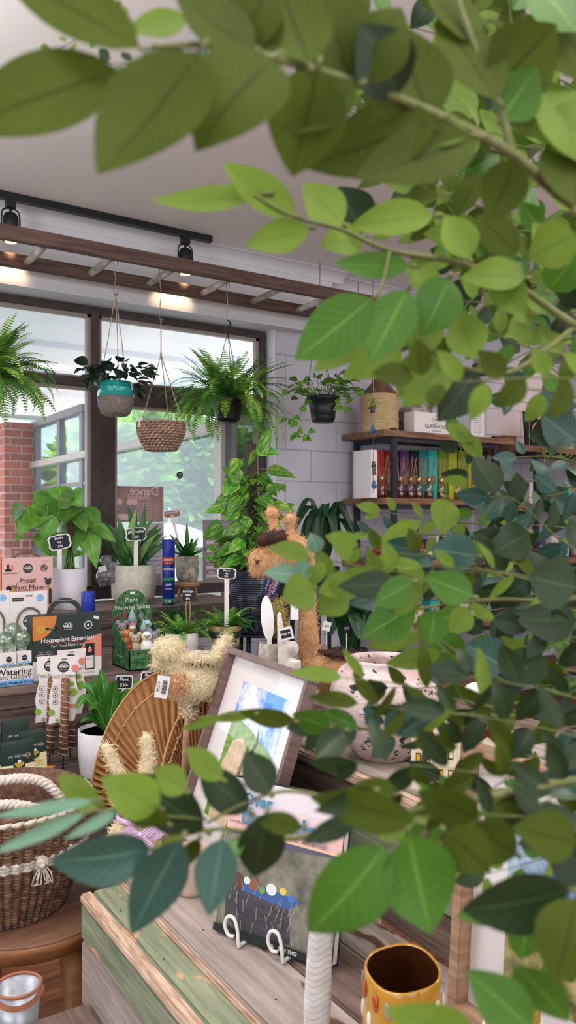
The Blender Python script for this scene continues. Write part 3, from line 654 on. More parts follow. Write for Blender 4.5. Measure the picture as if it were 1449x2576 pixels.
d.rect(-w*.0, h*.40, w*.30, h*.12, m_ink); d.text('WILD', 0, h*.40, .009, m_dkgreen)
d.rect(w*.32, h*.31, w*.14, h*.42, m_ink); d.rect(w*.32, h*.22, w*.115, h*.2, m_paper); d.disc(w*.32, h*.41, .009, m_coral); d.disc(w*.32, h*.455, .004, m_paper); d.text('ROOT', w*.32, h*.27, .008, m_ink)
d.text('Backed by science', w*.30, h*.055, .007, m_ink); d.arc(w*.15, h*.055, .004, .005, 0, 6.28, m_ink); place(d, 'printed_front', t)
# watering globes display
t, w, h = carton(-60, 83, 3.07, ZB, 1683, .2, 'white and blue counter display box under the glass globes', m_paper, 'display_box')
d = DC(); d.rect(0, h*.17, w, h*.34, m_blue); d.text('Watering', w*.16, h*.78, .034, m_ink, bold=.0004); d.text('Plant Globes', w*.13, h*.51, .026, m_ink); d.text('SELF WATERING, PREMIUM GLASS.', w*.05, h*.17, .0125, m_ink, bold=.0003); d.rect(w*.40, h*.82, .018, .006, M('grey_tag', '#c8ccd8', .7)); place(d, 'printed_front', t)
zt = ZB+h; m_gl = glassmat('globe_glass', (.86,.93,.87), .14, .03, '#9fb8a4', .06)
for i, (px, py, v, r) in enumerate(((53, 1606, 3.13, .037), (14, 1612, 3.12, .036), (-25, 1608, 3.16, .036), (33, 1588, 3.22, .035), (70, 1618, 3.2, .028))):
    p = on_v(px, py, v); labs = ['glass watering globe above the white carton, right of front pair', 'glass watering globe at the left of the front pair', 'glass watering globe cut by the left picture edge', 'glass watering globe at the back, highest of the cluster', 'small glass watering globe at the right end of the cluster']
    t = thing('watering_globe', labs[i], 'glass globe', (p.x, p.y, zt), 0, 'glass watering globes'); g = mb(m_gl); zc = p.z-zt
    g.ball((0,0,zc), r, seg=24, rings=16); g.ball((0,0,zc), r*.93, seg=24, rings=16)
    for q in range(5): g.ball((r*.5*math.sin(q*2.1), r*.5*math.cos(q*1.7), zc+r*.6*math.sin(q*1.3)), r*.16, seg=10, rings=6)
    g.build('globe', t); mb(m_gl).tube([(0,0,.001),(0,0,zc-r*.9)], [.004,.009], 10).build('stem', t)
    if i < 3:
        mb(m_paper).box((.0,-.035, .034), (.052, .03, .044)).box((.0,-.035,.006),(.006,.006,.012)).build('carton', t); d = DC(); d.disc(0, .034, .011, m_ink); d.text('WILD', 0, .034, .007, m_paper); d.text('PLANT GLOBE', 0, .019, .006, m_ink); d.rect(0, .0145, .052, .004, m_blue); place(d, 'printed_front', t, -.0502, 0, 0)
# gnome spikes display
m_leafprint = M('leaf_print', '#1f4a2c', .6, '#4f8350', scale=45, detail=3, ramp=(.42,.58))
t = thing('plant_spike_display', 'green leaf printed display box with arched back card holding figurines', 'display box', (1.235, 3.1, ZB))
m = mb(m_leafprint); W_, D_, H_ = .18, .2, .085
m.prism([(0,.0),(W_,0),(W_,.25)]+[(W_/2+.072*math.cos(a), .25+.07*math.sin(a)) for a in [math.pi*k/14 for k in range(15)]]+[(0,.25)], -.004, 0, FRONT(D_-.004, 0, 0)); m.build('back_card', t)
m = mb(m_leafprint); m.box((W_/2, .002, H_/2), (W_, .004, H_)); m.box((W_/2, D_/2, .003), (W_, D_, .006)); m.box((W_/2,D_*.5,.045),(W_-.02,D_-.02,.002))
for x in (.002, W_-.002): m.prism([(0,0),(D_,0),(D_,.19),(0,H_)], -.002, .002, Matrix(((0,0,1,x),(1,0,0,0),(0,1,0,0),(0,0,0,1))))
m.build('tray', t); d = DC(); d.text('Plant', W_/2-.005, .275, .03, m_paper); d.text('Watering Spikes', W_/2, .243, .025, m_paper); d.rect(W_/2, .305, .022, .012, m_paper)
for (x, z, c) in ((.02,.195,'#6b2a30'),(.055,.215,'#7a4a40'),(.09,.22,'#504a40'),(.13,.205,'#7a7a80'),(.03,.16,'#8a6a50')): d.disc(x, z, .013, M('print'+c, c, .6)); d.disc(x+.002, z-.016, .009, M('print'+c, c, .6))
place(d, 'printed_front', t, D_-.009)
d = DC(); d.text('PLANT SPIKES', 0, 0, .011, m_paper); d.build('side_print', t, Matrix.Translation((-.0015, .10, .05)) @ Matrix.Rotation(-math.pi/2, 4, 'Z') @ Matrix.Rotation(math.pi/2, 4, 'X'))
def figurine(x, y, z, kind, c1, c2, label, s=1.0):
    t = thing('spike_figurine', label, 'figurine', (1.235+x, 3.1+y, ZB+.046+z), -.3, 'watering spike figurines')
    a = M('glaze'+c1, c1, .25); b = M('glaze'+c2, c2, .25); e = mb(m_ink)
    body = mb(a).lathe([(0,0),(.012*s,.002),(.017*s,.014*s),(.015*s,.026*s),(.009*s,.036*s),(0,.04*s)], seg=18); body.build('body', t)
    h = mb(b); h.ball((0,-.002,.044*s), .0125*s, seg=14, rings=9)
    if kind == 'gnome': h.mat(M('hat'+c1, '#8fa6a8', .4)).lathe([(.014*s,.048*s),(.009*s,.062*s),(.0,.088*s)], seg=14); h.mat(m_chalk).ball((0,-.011,.036*s), (.009*s,.006*s,.013*s))
    elif kind == 'mouse':
        for q in (-1,1): h.ball((q*.011*s,0,.056*s), (.007*s,.003,.007*s), seg=10, rings=6)
    elif kind == 'bird': h.mat(m_gold).lathe([(.004*s,0),(0,.010*s)], (0,-.013*s,.044*s), 8, Matrix.Rotation(math.pi/2, 3, 'X'))
    elif kind == 'fox':
        for q in (-1,1): h.lathe([(.005*s,0),(0,.012*s)], (q*.008*s,0,.053*s), 8)
    h.build('head', t)
    for q in (-1,1): e.ball((q*.005*s,-.0135*s,.047*s), .0016*s, seg=6, rings=4)
    e.build('eye', t)
    mb(m_stem).tube([(0,0,-.0),(0,0,-.03)], .003, 6).build('spike', t)
for a in ((.03,.16,.05,'mouse','#9a9a9c','#8b8b90','grey mouse spike figurine, back left of the tray',1.15),(.08,.17,.055,'gnome','#6e5140','#d9a08a','bearded gnome spike figurine with grey pointed hat',1.25),(.145,.16,.05,'bird','#9cc3d8','#a9cde0','pale blue bird spike figurine, back right',1.2),
          (.03,.11,.03,'fox','#b56a3a','#c8824a','orange squirrel spike figurine on the left',1.1),(.11,.115,.03,'gnome','#a34a38','#8a5a48','dark gnome spike figurine in the middle',1.05),(.05,.06,.01,'mouse','#a39b80','#b5ad92','khaki frog spike figurine with red cap, front left',1.15),
          (.095,.045,.01,'bird','#e6e6e2','#eceae6','white chicken spike figurine with orange beak, front middle',1.3),(.14,.07,.015,'mouse','#83838a','#8e8e96','grey koala spike figurine, front right',1.15),(.165,.10,.03,'bird','#e3e0b8','#efe9c8','cream chick spike figurine at the right end',.9),(.022,.055,.005,'fox','#c23a2a','#c23a2a','small red spike figurine in the front left corner',.7)):
    figurine(a[0], a[1], a[2], *a[3:7], s=a[7]*1.35)
# spray cans
m_can = M('blue_can', '#1f2f8a', .25, metal=.3)
def spray_can(px, v, z0, ytop, rpx, label):
    d0 = d_at(px, v); p = on_v(px, HY, v); h = CAMZ-(ytop-HY)/FPX*d0-z0; r = rpx*d0/FPX
    t = thing('spray_can', label, 'spray can', (p.x, p.y, z0), face(p), 'plant spray cans')
    m = mb(m_can).lathe([(0,0),(r*.95,0),(r,.006),(r,h*.70),(r*.97,h*.715)], seg=32); m.build('can', t)
    mb(M('blue_cap', '#2436a0', .3)).lathe([(r*.98,h*.715),(r,h*.72),(r,h*.985),(r*.95,h),(0,h)], seg=32).build('cap', t)
    q = mb(m_red).lathe([(r*1.006,h*.62),(r*1.006,h*.73)], seg=32); q.mat(M('can_green', '#2f7a68', .4)).lathe([(r*1.006,h*.36),(r*1.006,h*.42)], seg=32); q.lathe([(r*1.006,h*.02),(r*1.006,h*.10)], seg=32); q.build('band', t)
    d = DC(); d.text('25% EXTRA', 0, h*.69, r*.36, m_paper, bold=.0004); d.text('FREE SIZE', 0, h*.64, r*.26, m_paper); d.text('CHRYSAL', 0, h*.55, r*.46, m_paper, bold=.0006); d.line(-r*.8, h*.51, r*.8, h*.51, .0015, m_paper)
    d.text('LEAF', 0, h*.31, r*.50, m_paper, bold=.0004); d.text('SHINE', 0, h*.25, r*.4, m_paper); d.disc(-r*.4, h*.06, r*.16, m_paper); d.disc(r*.2, h*.06, r*.16, m_paper)
    # wrap flat lettering round the can
    for i, (x, y, z) in enumerate(d.v):
        a = x/r*.9; d.v[i] = ((r*1.012+z*.3)*math.sin(a), y, (r*1.012+z*.3)*math.cos(a))
    d.build('lettering', t, FRONT(0))
spray_can(424, 3.83, SILL, 1357, 16, 'tall blue spray can between the wide cream pot and the mini stool')
spray_can(222, 3.40, ZB, 1488, 17.5, 'blue spray can behind the dark green gift box')
# ---- price signs
def sign(px, py, d0, wpx, hpx, lines, label, rot=0, stake=70, m=m_board, sh='tag', two=False, size=.42, mir=False, rim=True, bamboo=False, name='price_sign', sdx=0, sw=11):
    p = P(px, py, d0); k = d0/FPX; t = thing(name, label, 'price sign', p, face(p)); W2, H2 = wpx*k/2, hpx*k/2
    R = Matrix.Rotation(rot, 4, 'Y')
    def outline(s, e):
        if sh == 'tag': return [(-W2*.75*s,-H2*s-e),(0,-H2*1.08*s-e),(W2*.75*s,-H2*s-e),(W2*s+e,-H2*.5*s),(W2*.92*s+e,0),(W2*s+e,H2*.6*s),(W2*.8*s,H2*s+e),(0,H2*1.1*s+e),(-W2*.8*s,H2*s+e),(-W2*s-e,H2*.6*s),(-W2*.92*s-e,0),(-W2*s-e,-H2*.5*s)]
        c = .18*min(W2, H2); return [(-W2-e+c,-H2-e),(W2+e-c,-H2-e),(W2+e,-H2-e+c),(W2+e,H2+e-c),(W2+e-c,H2+e),(-W2-e+c,H2+e),(-W2-e,H2+e-c),(-W2-e,-H2-e+c)]
    q = mb(m_paper if rim else m).prism(outline(1, .0), -.0008, .0008, R @ FRONT(0)); q.build('plate', t)
    if rim: dd = DC(); dd.pl(outline(.86 if sh == 'tag' else 1, 0) if sh == 'tag' else outline(1, -.0035), m)
    else: dd = DC()
    n = len(lines); lh = H2*2*.84/n
    for i, s in enumerate(lines): dd.text(s, 0, H2*.84-lh*(i+.5), lh*.78*size/.42, m_chalk, bold=.0003, mir=mir)
    dd.build('lettering', t, R @ FRONT(-.0006))
    if stake:
        if bamboo:
            q = mb(M('bamboo_pick', '#b9895e', .6))
            for s in (-1, 1): q.tube([(s*.004, .003, -H2+.01), (s*.009, .003, -H2-.02), (s*.006, .003, -stake*k)], .0022, 6)
        else: q = mb(m_paper).prism([(-sw*k/2,-H2+.003),(sdx*k-sw*k/2,-stake*k),(sdx*k+sw*k/2,-stake*k),(sw*k/2,-H2+.003)], -.001, .0006, FRONT(.0008))
        q.build('stake', t)
    return t
sign(150, 1364, 3.91, 57, 36, ("Devil's", 'Ivy', '$50'), 'chalk sign reading Devils Ivy $50 tilted in the ribbed pot', -.22, 86)
sign(342, 1344, 4.12, 54, 32, ('glaonema', '$60-'), 'chalk sign reading glaonema $60 in the cream pot', -.06, 92)
sign(433, 1293, 4.31, 48, 18, ('Plant and Pot', '$40'), 'brown sign reading $40 seen from behind by the glass', -.12, 112, m=m_brown, mir=True, sdx=26, sw=7)
sign(570, 1443, 3.54, 50, 26, ('Plant &', 'Pot', '$35-'), 'chalk sign reading Plant and Pot $35 before the black pot', .06, 150)
sign(473, 1497, 3.44, 29, 30, ('BOSTON', 'FERN', '$20'), 'small square chalk sign reading Boston Fern $20 on bamboo picks', .04, 105, sh='sq', rim=False, bamboo=True)
sign(312, 1716, 2.84, 43, 34, ('Plant', '$30-'), 'chalk sign reading Plant $30 behind the dracaena', .05, 122, sh='sq')
sign(376, 1704, 2.86, 46, 26, ('Plant &', 'Pot $4'), 'chalk sign reading Plant and Pot partly behind the straw bird', .12, 229)
# ---- devil's ivy in ribbed pot
p = on_v(172, HY, 3.93); k = d_at(172, 3.93)/FPX
t = thing('potted_devils_ivy', 'large devils ivy on a pole in a white ribbed pot', 'potted plant', (p.x, p.y, SILL))
m_rib = M('ribbed_white_ceramic', '#d9d7e2', .5); h = CAMZ-(1430-HY)*k-SILL
m = mb(m_rib); m.lathe([(0,0),(.078,0),(.082,.004),(.087,h),(.08,h),(.077,h-.03),(0,h-.03)], seg=72, ribs=1, rib=.035); m.build('pot', t)
mb(m_soil).lathe([(0,h-.028),(.078,h-.028)], seg=24).build('soil', t)
mb(M('moss_pole', '#2c231f', .95, '#4a3a30', scale=60, bump=.8)).tube([(.01,0,h-.03),(.012,0,.43)], .016, 12).build('pole', t)
m = mb(m_ivy); st = mb(m_stem); fz = face(p)
def T3(fz): R = Matrix.Rotation(fz, 3, 'Z'); return lambda x, y, z: R @ Vector((x, y, z))
L3 = T3(fz); rd = random.Random(12); ccx = 172
spec = [(115,1235,100,1290,50),(150,1222,158,1290,62),(60,1270,38,1310,45),(95,1290,50,1350,50),(70,1330,45,1290,40),(150,1250,190,1270,55),(175,1240,205,1275,60),(120,1290,85,1330,50),(80,1320,75,1270,45),(190,1290,215,1340,48),(205,1300,230,1330,40),(225,1330,240,1430,54),(140,1300,105,1360,50),(170,1310,200,1370,50),(160,1260,130,1330,60),(200,1320,185,1390,48),(215,1310,255,1350,35),(100,1340,130,1400,40),(110,1360,150,1400,36),(185,1330,220,1400,34),(65,1350,45,1360,30),(215,1275,245,1350,50),(130,1250,95,1275,50),(190,1260,160,1320,52),(235,1320,290,1365,34),(90,1265,120,1320,44),(180,1400,215,1395,26),(150,1340,165,1400,40)]
for i, (bx, by, tx, ty, ww) in enumerate(spec):
    q = L3((bx-ccx)*k, rd.uniform(-.02,.12), CAMZ-(by-HY)*k-SILL); e = L3((tx-ccx)*k, rd.uniform(-.07,.06), CAMZ-(ty-HY)*k-SILL)
    m.leaf(q, e, ww*k*1.0, L3(rd.uniform(-.4,.4), -1, rd.uniform(.2,.9)), rd.uniform(0,.15), .2, 'heart')
    st.tube(spline([(rd.uniform(-.03,.03), rd.uniform(-.03,.03), h-.03), (.01, 0, (q.z+h)/2+.03), q], 4), .0022, 5)
m.build('foliage', t); st.build('stems', t)
# ---- aglaonema
p = on_v(336, HY, 3.97); k = d_at(336, 3.97)/FPX; h = CAMZ-(1420-HY)*k-SILL
m_cer = M('cream_ceramic', '#cfcdc0', .6, '#bcbaac', scale=40, bump=.15); m_conc = M('raw_base', '#a8a496', .9)
t = thing('potted_aglaonema', 'aglaonema with pointed leaves in a wide cream pot', 'potted plant', (p.x, p.y, SILL))
m = mb(m_cer); r = 57*k; m.lathe([(r*.86,.028),(r*.95,.04),(r*.97,.1),(r,h),(r*.95,h),(r*.93,h-.02),(0,h-.02)], seg=56); m.mat(m_conc).lathe([(0,0),(r*.78,0),(r*.8,.02),(r*.87,.029)], seg=56); m.build('pot', t)
mb(m_soil).lathe([(0,h-.018),(r*.93,h-.018)], seg=24).build('soil', t)
L3 = T3(face(p)); rd = random.Random(5); m = mb(m_agl)
def blades(m, spec, ccx, k, z0, base, rd, bend=.12, ww=1.0, shape='blade', yj=.10):
    for (tx, ty, wpx) in spec:
        e = L3((tx-ccx)*k, rd.uniform(-yj, yj), CAMZ-(ty-HY)*k-z0); b = Vector(base)+L3(rd.uniform(-.02,.02), rd.uniform(-.02,.02), 0)
        m.leaf(b, e, wpx*k*ww, L3(rd.uniform(-.5,.5)-.8*(1 if tx > ccx else -1)*0, -1, .8), rd.uniform(bend*.4, bend), .3, shape, n=10)
blades(m, [(320,1272,34),(366,1268,24),(345,1290,30),(262,1312,34),(250,1335,34),(300,1300,34),(285,1330,36),(400,1318,30),(412,1340,30),(385,1305,34),(380,1360,30),(430,1354,18),(290,1372,30),(350,1330,36),(310,1350,36),(365,1335,34),(398,1370,18),(270,1365,30),(330,1310,34),(372,1345,30),(408,1328,26),(255,1350,28)], 336, k, SILL, (0,0,h-.02), rd, .16)
m.mat(leafmat('pale_aglaonema_leaf', '#5f9048', '#8fb36c', '#b9cf90', .35, .3, .2)); blades(m, [(345,1275,26),(275,1320,30),(395,1340,24),(310,1370,30),(425,1345,16)], 336, k, SILL, (0,0,h-.02), rd, .16)
m.build('foliage', t)
t = thing('test_tube_feeder', 'clear tapered tube with green beads standing in the cream pot', 'plant feeder', P(366, 1420, 4.17), face(p))
mb(glassmat('clear_plastic', (.9,.97,.95), .06, .05)).lathe([(.004,-.03),(.013,.06),(.015,.075)], seg=16).build('tube', t); mb(M('green_beads', '#2a6b4c', .3, '#14402c', scale=200)).lathe([(0,-.028),(.0035,-.028),(.0105,.052),(0,.052)], seg=14).build('beads', t)
# tortoise pot hanger
t = thing('tortoise_ornament', 'grey glazed tortoise ornament climbing on the rim of the cream pot', 'ornament', P(268, 1436, 4.12), face(P(268,1436,4.1)))
kk = 4.12/FPX; m_tort = M('grey_stone_glaze', '#8d8d92', .3, '#5c5c62', scale=30, bump=.3); m = mb(m_tort)
m.ball((-2*kk, 0, -14*kk), (24*kk, 16*kk, 24*kk), seg=20, rings=14); m.ball((-2*kk,-.005,26*kk), (15*kk,15*kk,14*kk)); m.ball((12*kk,0,6*kk), (12*kk,12*kk,18*kk)); m.ball((22*kk,.0,14*kk), (9*kk,8*kk,7*kk)); m.ball((14*kk,-.004,-22*kk), (10*kk,9*kk,9*kk)); m.ball((4*kk,.0,34*kk),(12*kk,10*kk,6*kk)); m.ball((-12*kk,0,-34*kk),(8*kk,7*kk,7*kk))
b = remesh(m, .0035); b.build('body', t)
m = mb(M('shell_line', '#2c2c34', .4))
for (x, z) in ((-8,-8),(6,-8),(-14,-20),(0,-22),(10,-24),(-6,-34)):
    pts = [((x+8*math.cos(a))*kk, -16*kk*math.sqrt(max(.05, 1-((x+8*math.cos(a)+2)/25)**2-((z+8*math.sin(a)+14)/25)**2))-.001, (z+8*math.sin(a))*kk) for a in [math.pi/3*q for q in range(6)]]
    m.tube(pts, .0011, 5, closed=True)
m.build('shell_lines', t); mb(m_paper).box((-10*kk, -17*kk, 6*kk), (20*kk, .001, 14*kk), Matrix.Rotation(-.25, 3, 'Y')).build('price_sticker', t)
# ---- birds nest fern on little stool
p = on_v(471, HY, 3.93); k = d_at(471, 3.93)/FPX; zs = CAMZ-(1462-HY)*k
t = thing('mini_stool', 'small light wood plant stool under the speckled pot', 'stool', (p.x, p.y, SILL), face(p)); m_lw = M('light_wood', '#a67f62', .6, '#c09a7c', scale=8, stretch=(1,8,8))
mb(m_lw).lathe([(0,zs-SILL-.028),(.066,zs-SILL-.028),(.07,zs-SILL-.02),(.07,zs-SILL-.004),(.066,zs-SILL),(0,zs-SILL)], seg=36).build('seat', t)
for a in (.6, 2.5, 4.7): mb(m_lw).tube([(.045*math.cos(a),.045*math.sin(a),zs-SILL-.02),(.062*math.cos(a),.062*math.sin(a),.001)], [.012,.010], 10).build('leg', t)
t = thing('potted_birds_nest_fern', 'crinkled birds nest fern in a speckled concrete pot on the mini stool', 'potted plant', (p.x, p.y, zs))
m = mb(M('speckled_concrete', '#8f8880', .85, '#c3beb6', scale=28, bump=.2, ramp=(.45,.55))); h = 64*k; m.lathe([(0,0),(.045,0),(.055,.008),(.061,.04),(.063,h),(.057,h),(.055,h-.015),(0,h-.015)], seg=40); m.build('pot', t)
L3 = T3(face(p)); rd = random.Random(8); m = mb(m_glossy)
for i in range(26):
    a = rd.uniform(0, 6.28); e = rd.uniform(.45,1.4); L = rd.uniform(.08,.16); q = Vector((math.cos(a)*math.cos(e), math.sin(a)*math.cos(e), math.sin(e)))*L
    pts = [Vector((0,0,h-.02))+q*(j/9)+Vector((0,0,-.03*(j/9)**2*(1.4-e))) for j in range(10)]; m.ribbon(pts, [.018*(.5+.5*math.sin(math.pi*min(1,j/9+.15)))*(1+.3*(-1)**j) for j in range(10)], (q.cross(Vector((0,0,1))).cross(q)), .3)
for tx, ty in ((470,1312),(425,1340),(500,1350),(440,1350)):
    e = L3((tx-471)*k, 0, CAMZ-(ty-HY)*k-zs); m.leaf((0,0,h-.02), e, .03, L3(0,-1,.4), .05, .3, 'blade')
m.build('foliage', t)
# small trailing fern on the sill between can and stool
p = on_v(436, HY, 3.7); t = thing('small_leaf_fern', 'small leaved maidenhair fern spilling below the spray can', 'potted plant', (p.x, 3.68, ZB)); rd = random.Random(2)
mb(m_potblk).lathe([(0,0),(.03,0),(.038,.08),(.034,.08),(0,.07)], seg=24).build('pot', t); m = mb(m_ferndk); 
for i in range(26): frond(m, (0,0,.075), rd.uniform(0,6.28), rd.uniform(.10,.24), rd.uniform(.7,1.5), rd.uniform(.3,2.0), .022, 14, rd)
m.build('fronds', t)
# ---- two ferns on middle shelf
def shelf_fern(px, v, label, kind, rpx, ytop, seed):
    k = d_at(px, v)/FPX; p = on_v(px, HY, v); h = CAMZ-(ytop-HY)*k-ZB; r = rpx*k; fz = face(p)
    t = thing('potted_fern', label, 'potted plant', (p.x, p.y, ZB), fz); rd = random.Random(seed)
    if kind == 'flower':
        m = mb(M('white_daisy_ceramic', '#dcd8d6', .4)); m.lathe([(0,0),(r*.72,0),(r*.78,.006),(r*.95,h*.6),(r,h),(r*.94,h),(r*.92,h-.015),(0,h-.015)], seg=48); m.build('pot', t)
        m = mb(M('pale_pink_glaze', '#dcb2aa', .4)); c2 = M('daisy_centre', '#efe6d8', .4)
        for (a0, z0, s) in ((-1.45, h*.62, 1), (-2.6, h*.55, 1), (-.45, h*.55, .8), (-2.0, h*.88, .6), (-.9, h*.2, .7), (-2.3,h*.12,.6)):
            for q in range(6):
                b = q*math.pi/3; a = a0+.010*s*math.cos(b)/r*1.1; z = z0+.010*s*math.sin(b)*1.1; rr = r*(.78+.2*min(1, z/h))*1.0
                m.mat(MATS['pale_pink_glaze']).ball((rr*math.cos(a), rr*math.sin(a), z), (.0075*s, .0075*s, .0075*s), seg=8, rings=6)
            rr = r*(.80+.2*min(1, z0/h)); m.mat(c2).ball((rr*math.cos(a0), rr*math.sin(a0), z0), .006*s, seg=8, rings=6)
        m.build('daisy_relief', t)
    else:
        m = mb(M('tan_ceramic', '#b99a6c', .4)); m.lathe([(0,0),(r*.7,0),(r*.76,.006),(r*.9,h*.6),(r*.97,h*.86),(r*1.02,h*.9),(r*1.02,h),(r*.93,h),(0,h-.02)], seg=48); m.build('pot', t)
        m = mb(M('green_ribbon', '#24382a', .5)); m.lathe([(r*.95,h*.66),(r*1.0,h*.67),(r*1.02,h*.84),(r*.98,h*.85)], seg=40)
        for s, q in ((1, .3), (-.3, .2)):
            m.ribbon([(r*.45, -r*.95, h*.75), (r*.45+.012*s, -r*1.15, h*.5), (r*.45+.02*s, -r*1.12, h*.15)], [.008,.011,.013], (0,-1,.1), .0)
        m.ball((r*.45,-r*1.0,h*.76), (.018,.008,.013)); m.build('ribbon', t)
    mb(m_soil).lathe([(0,h-.013),(r*.92,h-.013)], seg=24).build('soil', t)
    m = mb(m_fern)
    for i in range(56):
        m.mat(m_fern if rd.random() < (.7 if kind == 'flower' else .35) else m_ferndk); a = rd.uniform(0, 6.28)
        frond(m, (math.cos(a)*r*.4, math.sin(a)*r*.4, h-.015), a, rd.uniform(.08,.15)*(1.2 if rd.random() < .3 else 1), rd.uniform(.5,1.4), rd.uniform(.8,2.8), .022, 16, rd)
    m.build('fronds', t)
shelf_fern(458, 3.16, 'light green fern in a white pot with pink daisies', 'flower', 43, 1590, 3)
shelf_fern(567, 3.12, 'dark fern in a tan pot tied with green ribbon', 'ribbon', 40, 1572, 4)
# ---- black ribbed pot, moss pole, big pothos
p = P(655, HY, 3.87); k = 3.87/FPX; zb = .80
t = thing('black_plant_stand', 'black metal plant stand under the large ribbed pot', 'plant stand', (p.x, p.y, 0), .3)
mb(m_black).lathe([(0,zb-.012),(.13,zb-.012),(.135,zb-.006),(.13,zb),(0,zb)], seg=36).build('top', t)
for a in (.2, 1.77, 3.34, 4.91): mb(m_black).tube([(.11*math.cos(a), .11*math.sin(a), zb-.01), (.12*math.cos(a), .12*math.sin(a), 0)], .011, 8).build('leg', t)
t = thing('potted_climbing_pothos', 'tall variegated pothos climbing a moss pole in a large black ribbed pot', 'potted plant', (p.x, p.y, zb), face(p))
m_ribk = M('ribbed_black_ceramic', '#141a2a', .28, coat=.3); h = CAMZ-(1432-HY)*k-zb; r = .158
prof = [(0,0),(r*.8,0)]; 
for j in range(60): prof.append((r*(.82+.18*min(1, j/36))*(1+(.008 if j % 2 else 0)), .004+(h-.004)*j/59))
prof += [(r*.93,h),(r*.92,h-.02),(0,h-.02)]; mb(m_ribk).lathe(prof, seg=64, smooth=False).build('pot', t)
mb(m_soil).lathe([(0,h-.018),(r*.92,h-.018)], seg=24).build('soil', t)
zpt = CAMZ-(1118-HY)*k-zb; mb(M('pole_bark', '#2e2522', .95, '#5a4a42', scale=40, stretch=(1,1,.2), bump=.9)).tube([((628-650)*k-.0, 0, h-.02), ((630-650)*k, 0, (h+zpt)/2), ((628-650)*k, 0, zpt)], [.030,.026,.024], 14).build('moss_pole', t)
m = mb(m_pothos); st = mb(m_stem); rd = random.Random(31); L3 = lambda x, y, z: Vector((x, y, z))
spec = [(650,1150,678,1085,34),(640,1140,700,1148,26),(668,1182,738,1205,30),(655,1130,620,1175,30),(600,1160,575,1200,34),(600,1215,555,1180,44),(590,1210,560,1250,40),(575,1250,535,1270,26),(560,1275,513,1290,26),(600,1250,570,1300,30),(640,1200,690,1230,36),(665,1235,715,1225,30),(600,1290,560,1310,28),(560,1330,508,1350,60),(620,1240,590,1275,34),(650,1250,690,1290,36),(700,1220,712,1240,18),(715,1280,735,1270,20),(680,1270,735,1290,26),(545,1410,512,1400,24),(540,1380,520,1375,20),(600,1320,560,1345,30),(660,1290,700,1330,34),(620,1300,600,1340,36),(585,1370,545,1400,30),(610,1360,570,1390,30),(650,1340,620,1390,34),(600,1400,555,1425,28),(640,1390,590,1420,30)]
for (bx, by, tx, ty, ww) in spec:
    y = rd.uniform(-.12, -.03); q = L3((bx-650)*k, y, CAMZ-(by-HY)*k-zb); e = L3((tx-650)*k, y+rd.uniform(-.05,.03), CAMZ-(ty-HY)*k-zb)
    m.leaf(q, e, ww*k*1.1, L3(rd.uniform(-.5,.5), -1, rd.uniform(.1,.9)), rd.uniform(0,.15), .22, 'heart'); c = L3((628-650)*k, -.02, q.z-.04)
    st.tube(spline([c, (c+q)/2+Vector((0,-.01,.02)), q], 4), .0018, 5)
for i in range(230):
    z = h+(zpt-h)*rd.random()**1.7*.75; a = rd.uniform(0, 6.28); rr = rd.uniform(.03,.13)*(1.15-.5*(z-h)/(zpt-h)); c = Vector(((628-650)*k+rr*math.cos(a), rr*math.sin(a)*.8, z))
    vine_leaf(m, c, Vector((math.cos(a), math.sin(a)-.3, rd.uniform(-1.2,.2))), rd.uniform(.05,.075), rd, up=Vector((math.cos(a)*.5,-.6,.7)))
    if i % 3 == 0: st.tube([((628-650)*k, 0, z+.02), c], .0016, 4)
m.build('foliage', t); st.build('stems', t)
t = thing('blue_pottery_tag', 'dark blue swing tag with orange lettering hanging on the black pot', 'tag', P(683, 1474, 3.70), face(P(683,1474,3.7)))
R = Matrix.Rotation(.35, 4, 'Y'); kk = 3.7/FPX; mb(M('navy_card', '#1c2858', .5)).prism([(-18*kk,-28*kk),(14*kk,-28*kk),(18*kk,-22*kk),(18*kk,24*kk),(12*kk,30*kk),(-12*kk,30*kk),(-18*kk,24*kk)], -.0006, .0006, R @ FRONT(0)).build('card', t)
d = DC(); d.text('Northcote', 0, 0, 17*kk, m_coral, rot=math.pi/2, bold=.0002); d.text('POTTERY', 10*kk, 0, 8*kk, m_paper, rot=math.pi/2); d.text('SINCE 1897', -11*kk, 0, 5*kk, m_paper, rot=math.pi/2); d.build('lettering', t, R @ FRONT(-.0006))
mb(m_jute).tube([(0,0,30*kk),(0,.03,60*kk)], .0008, 4).build('string', t)
# strappy plant behind giraffe, dark plants
def strap_plant(px, py, d0, z0, zp, label, spec, seed, mat, wpx=20, cx=None, rp=.09):
    global L3
    p = P(px, HY, d0); k = d0/FPX; t = thing('potted_foliage_plant', label, 'potted plant', (p.x, p.y, z0), 0); L3 = T3(face(p)); rd = random.Random(seed)
    mb(m_potblk).lathe([(0,0),(rp*.75,0),(rp,zp-z0),(rp*.93,zp-z0),(rp*.9,zp-z0-.02),(0,zp-z0-.02)], seg=32).build('pot', t); m = mb(mat)
    for (tx, ty, hy, ww) in spec:
        e = L3((tx-px)*k, rd.uniform(-.12,.05), CAMZ-(ty-HY)*k-z0); b = Vector((0,0,zp-z0-.02)); mid = L3((tx-px)*k*.45, -.03, CAMZ-(hy-HY)*k-z0)
        pts = spline([b, mid, e], 6); n = len(pts); m.ribbon(pts, [ww*k/2*math.sin(math.pi*min(.98, .12+.88*j/(n-1)))**.7 for j in range(n)], L3(0,-.5,1), .3)
    m.build('foliage', t)
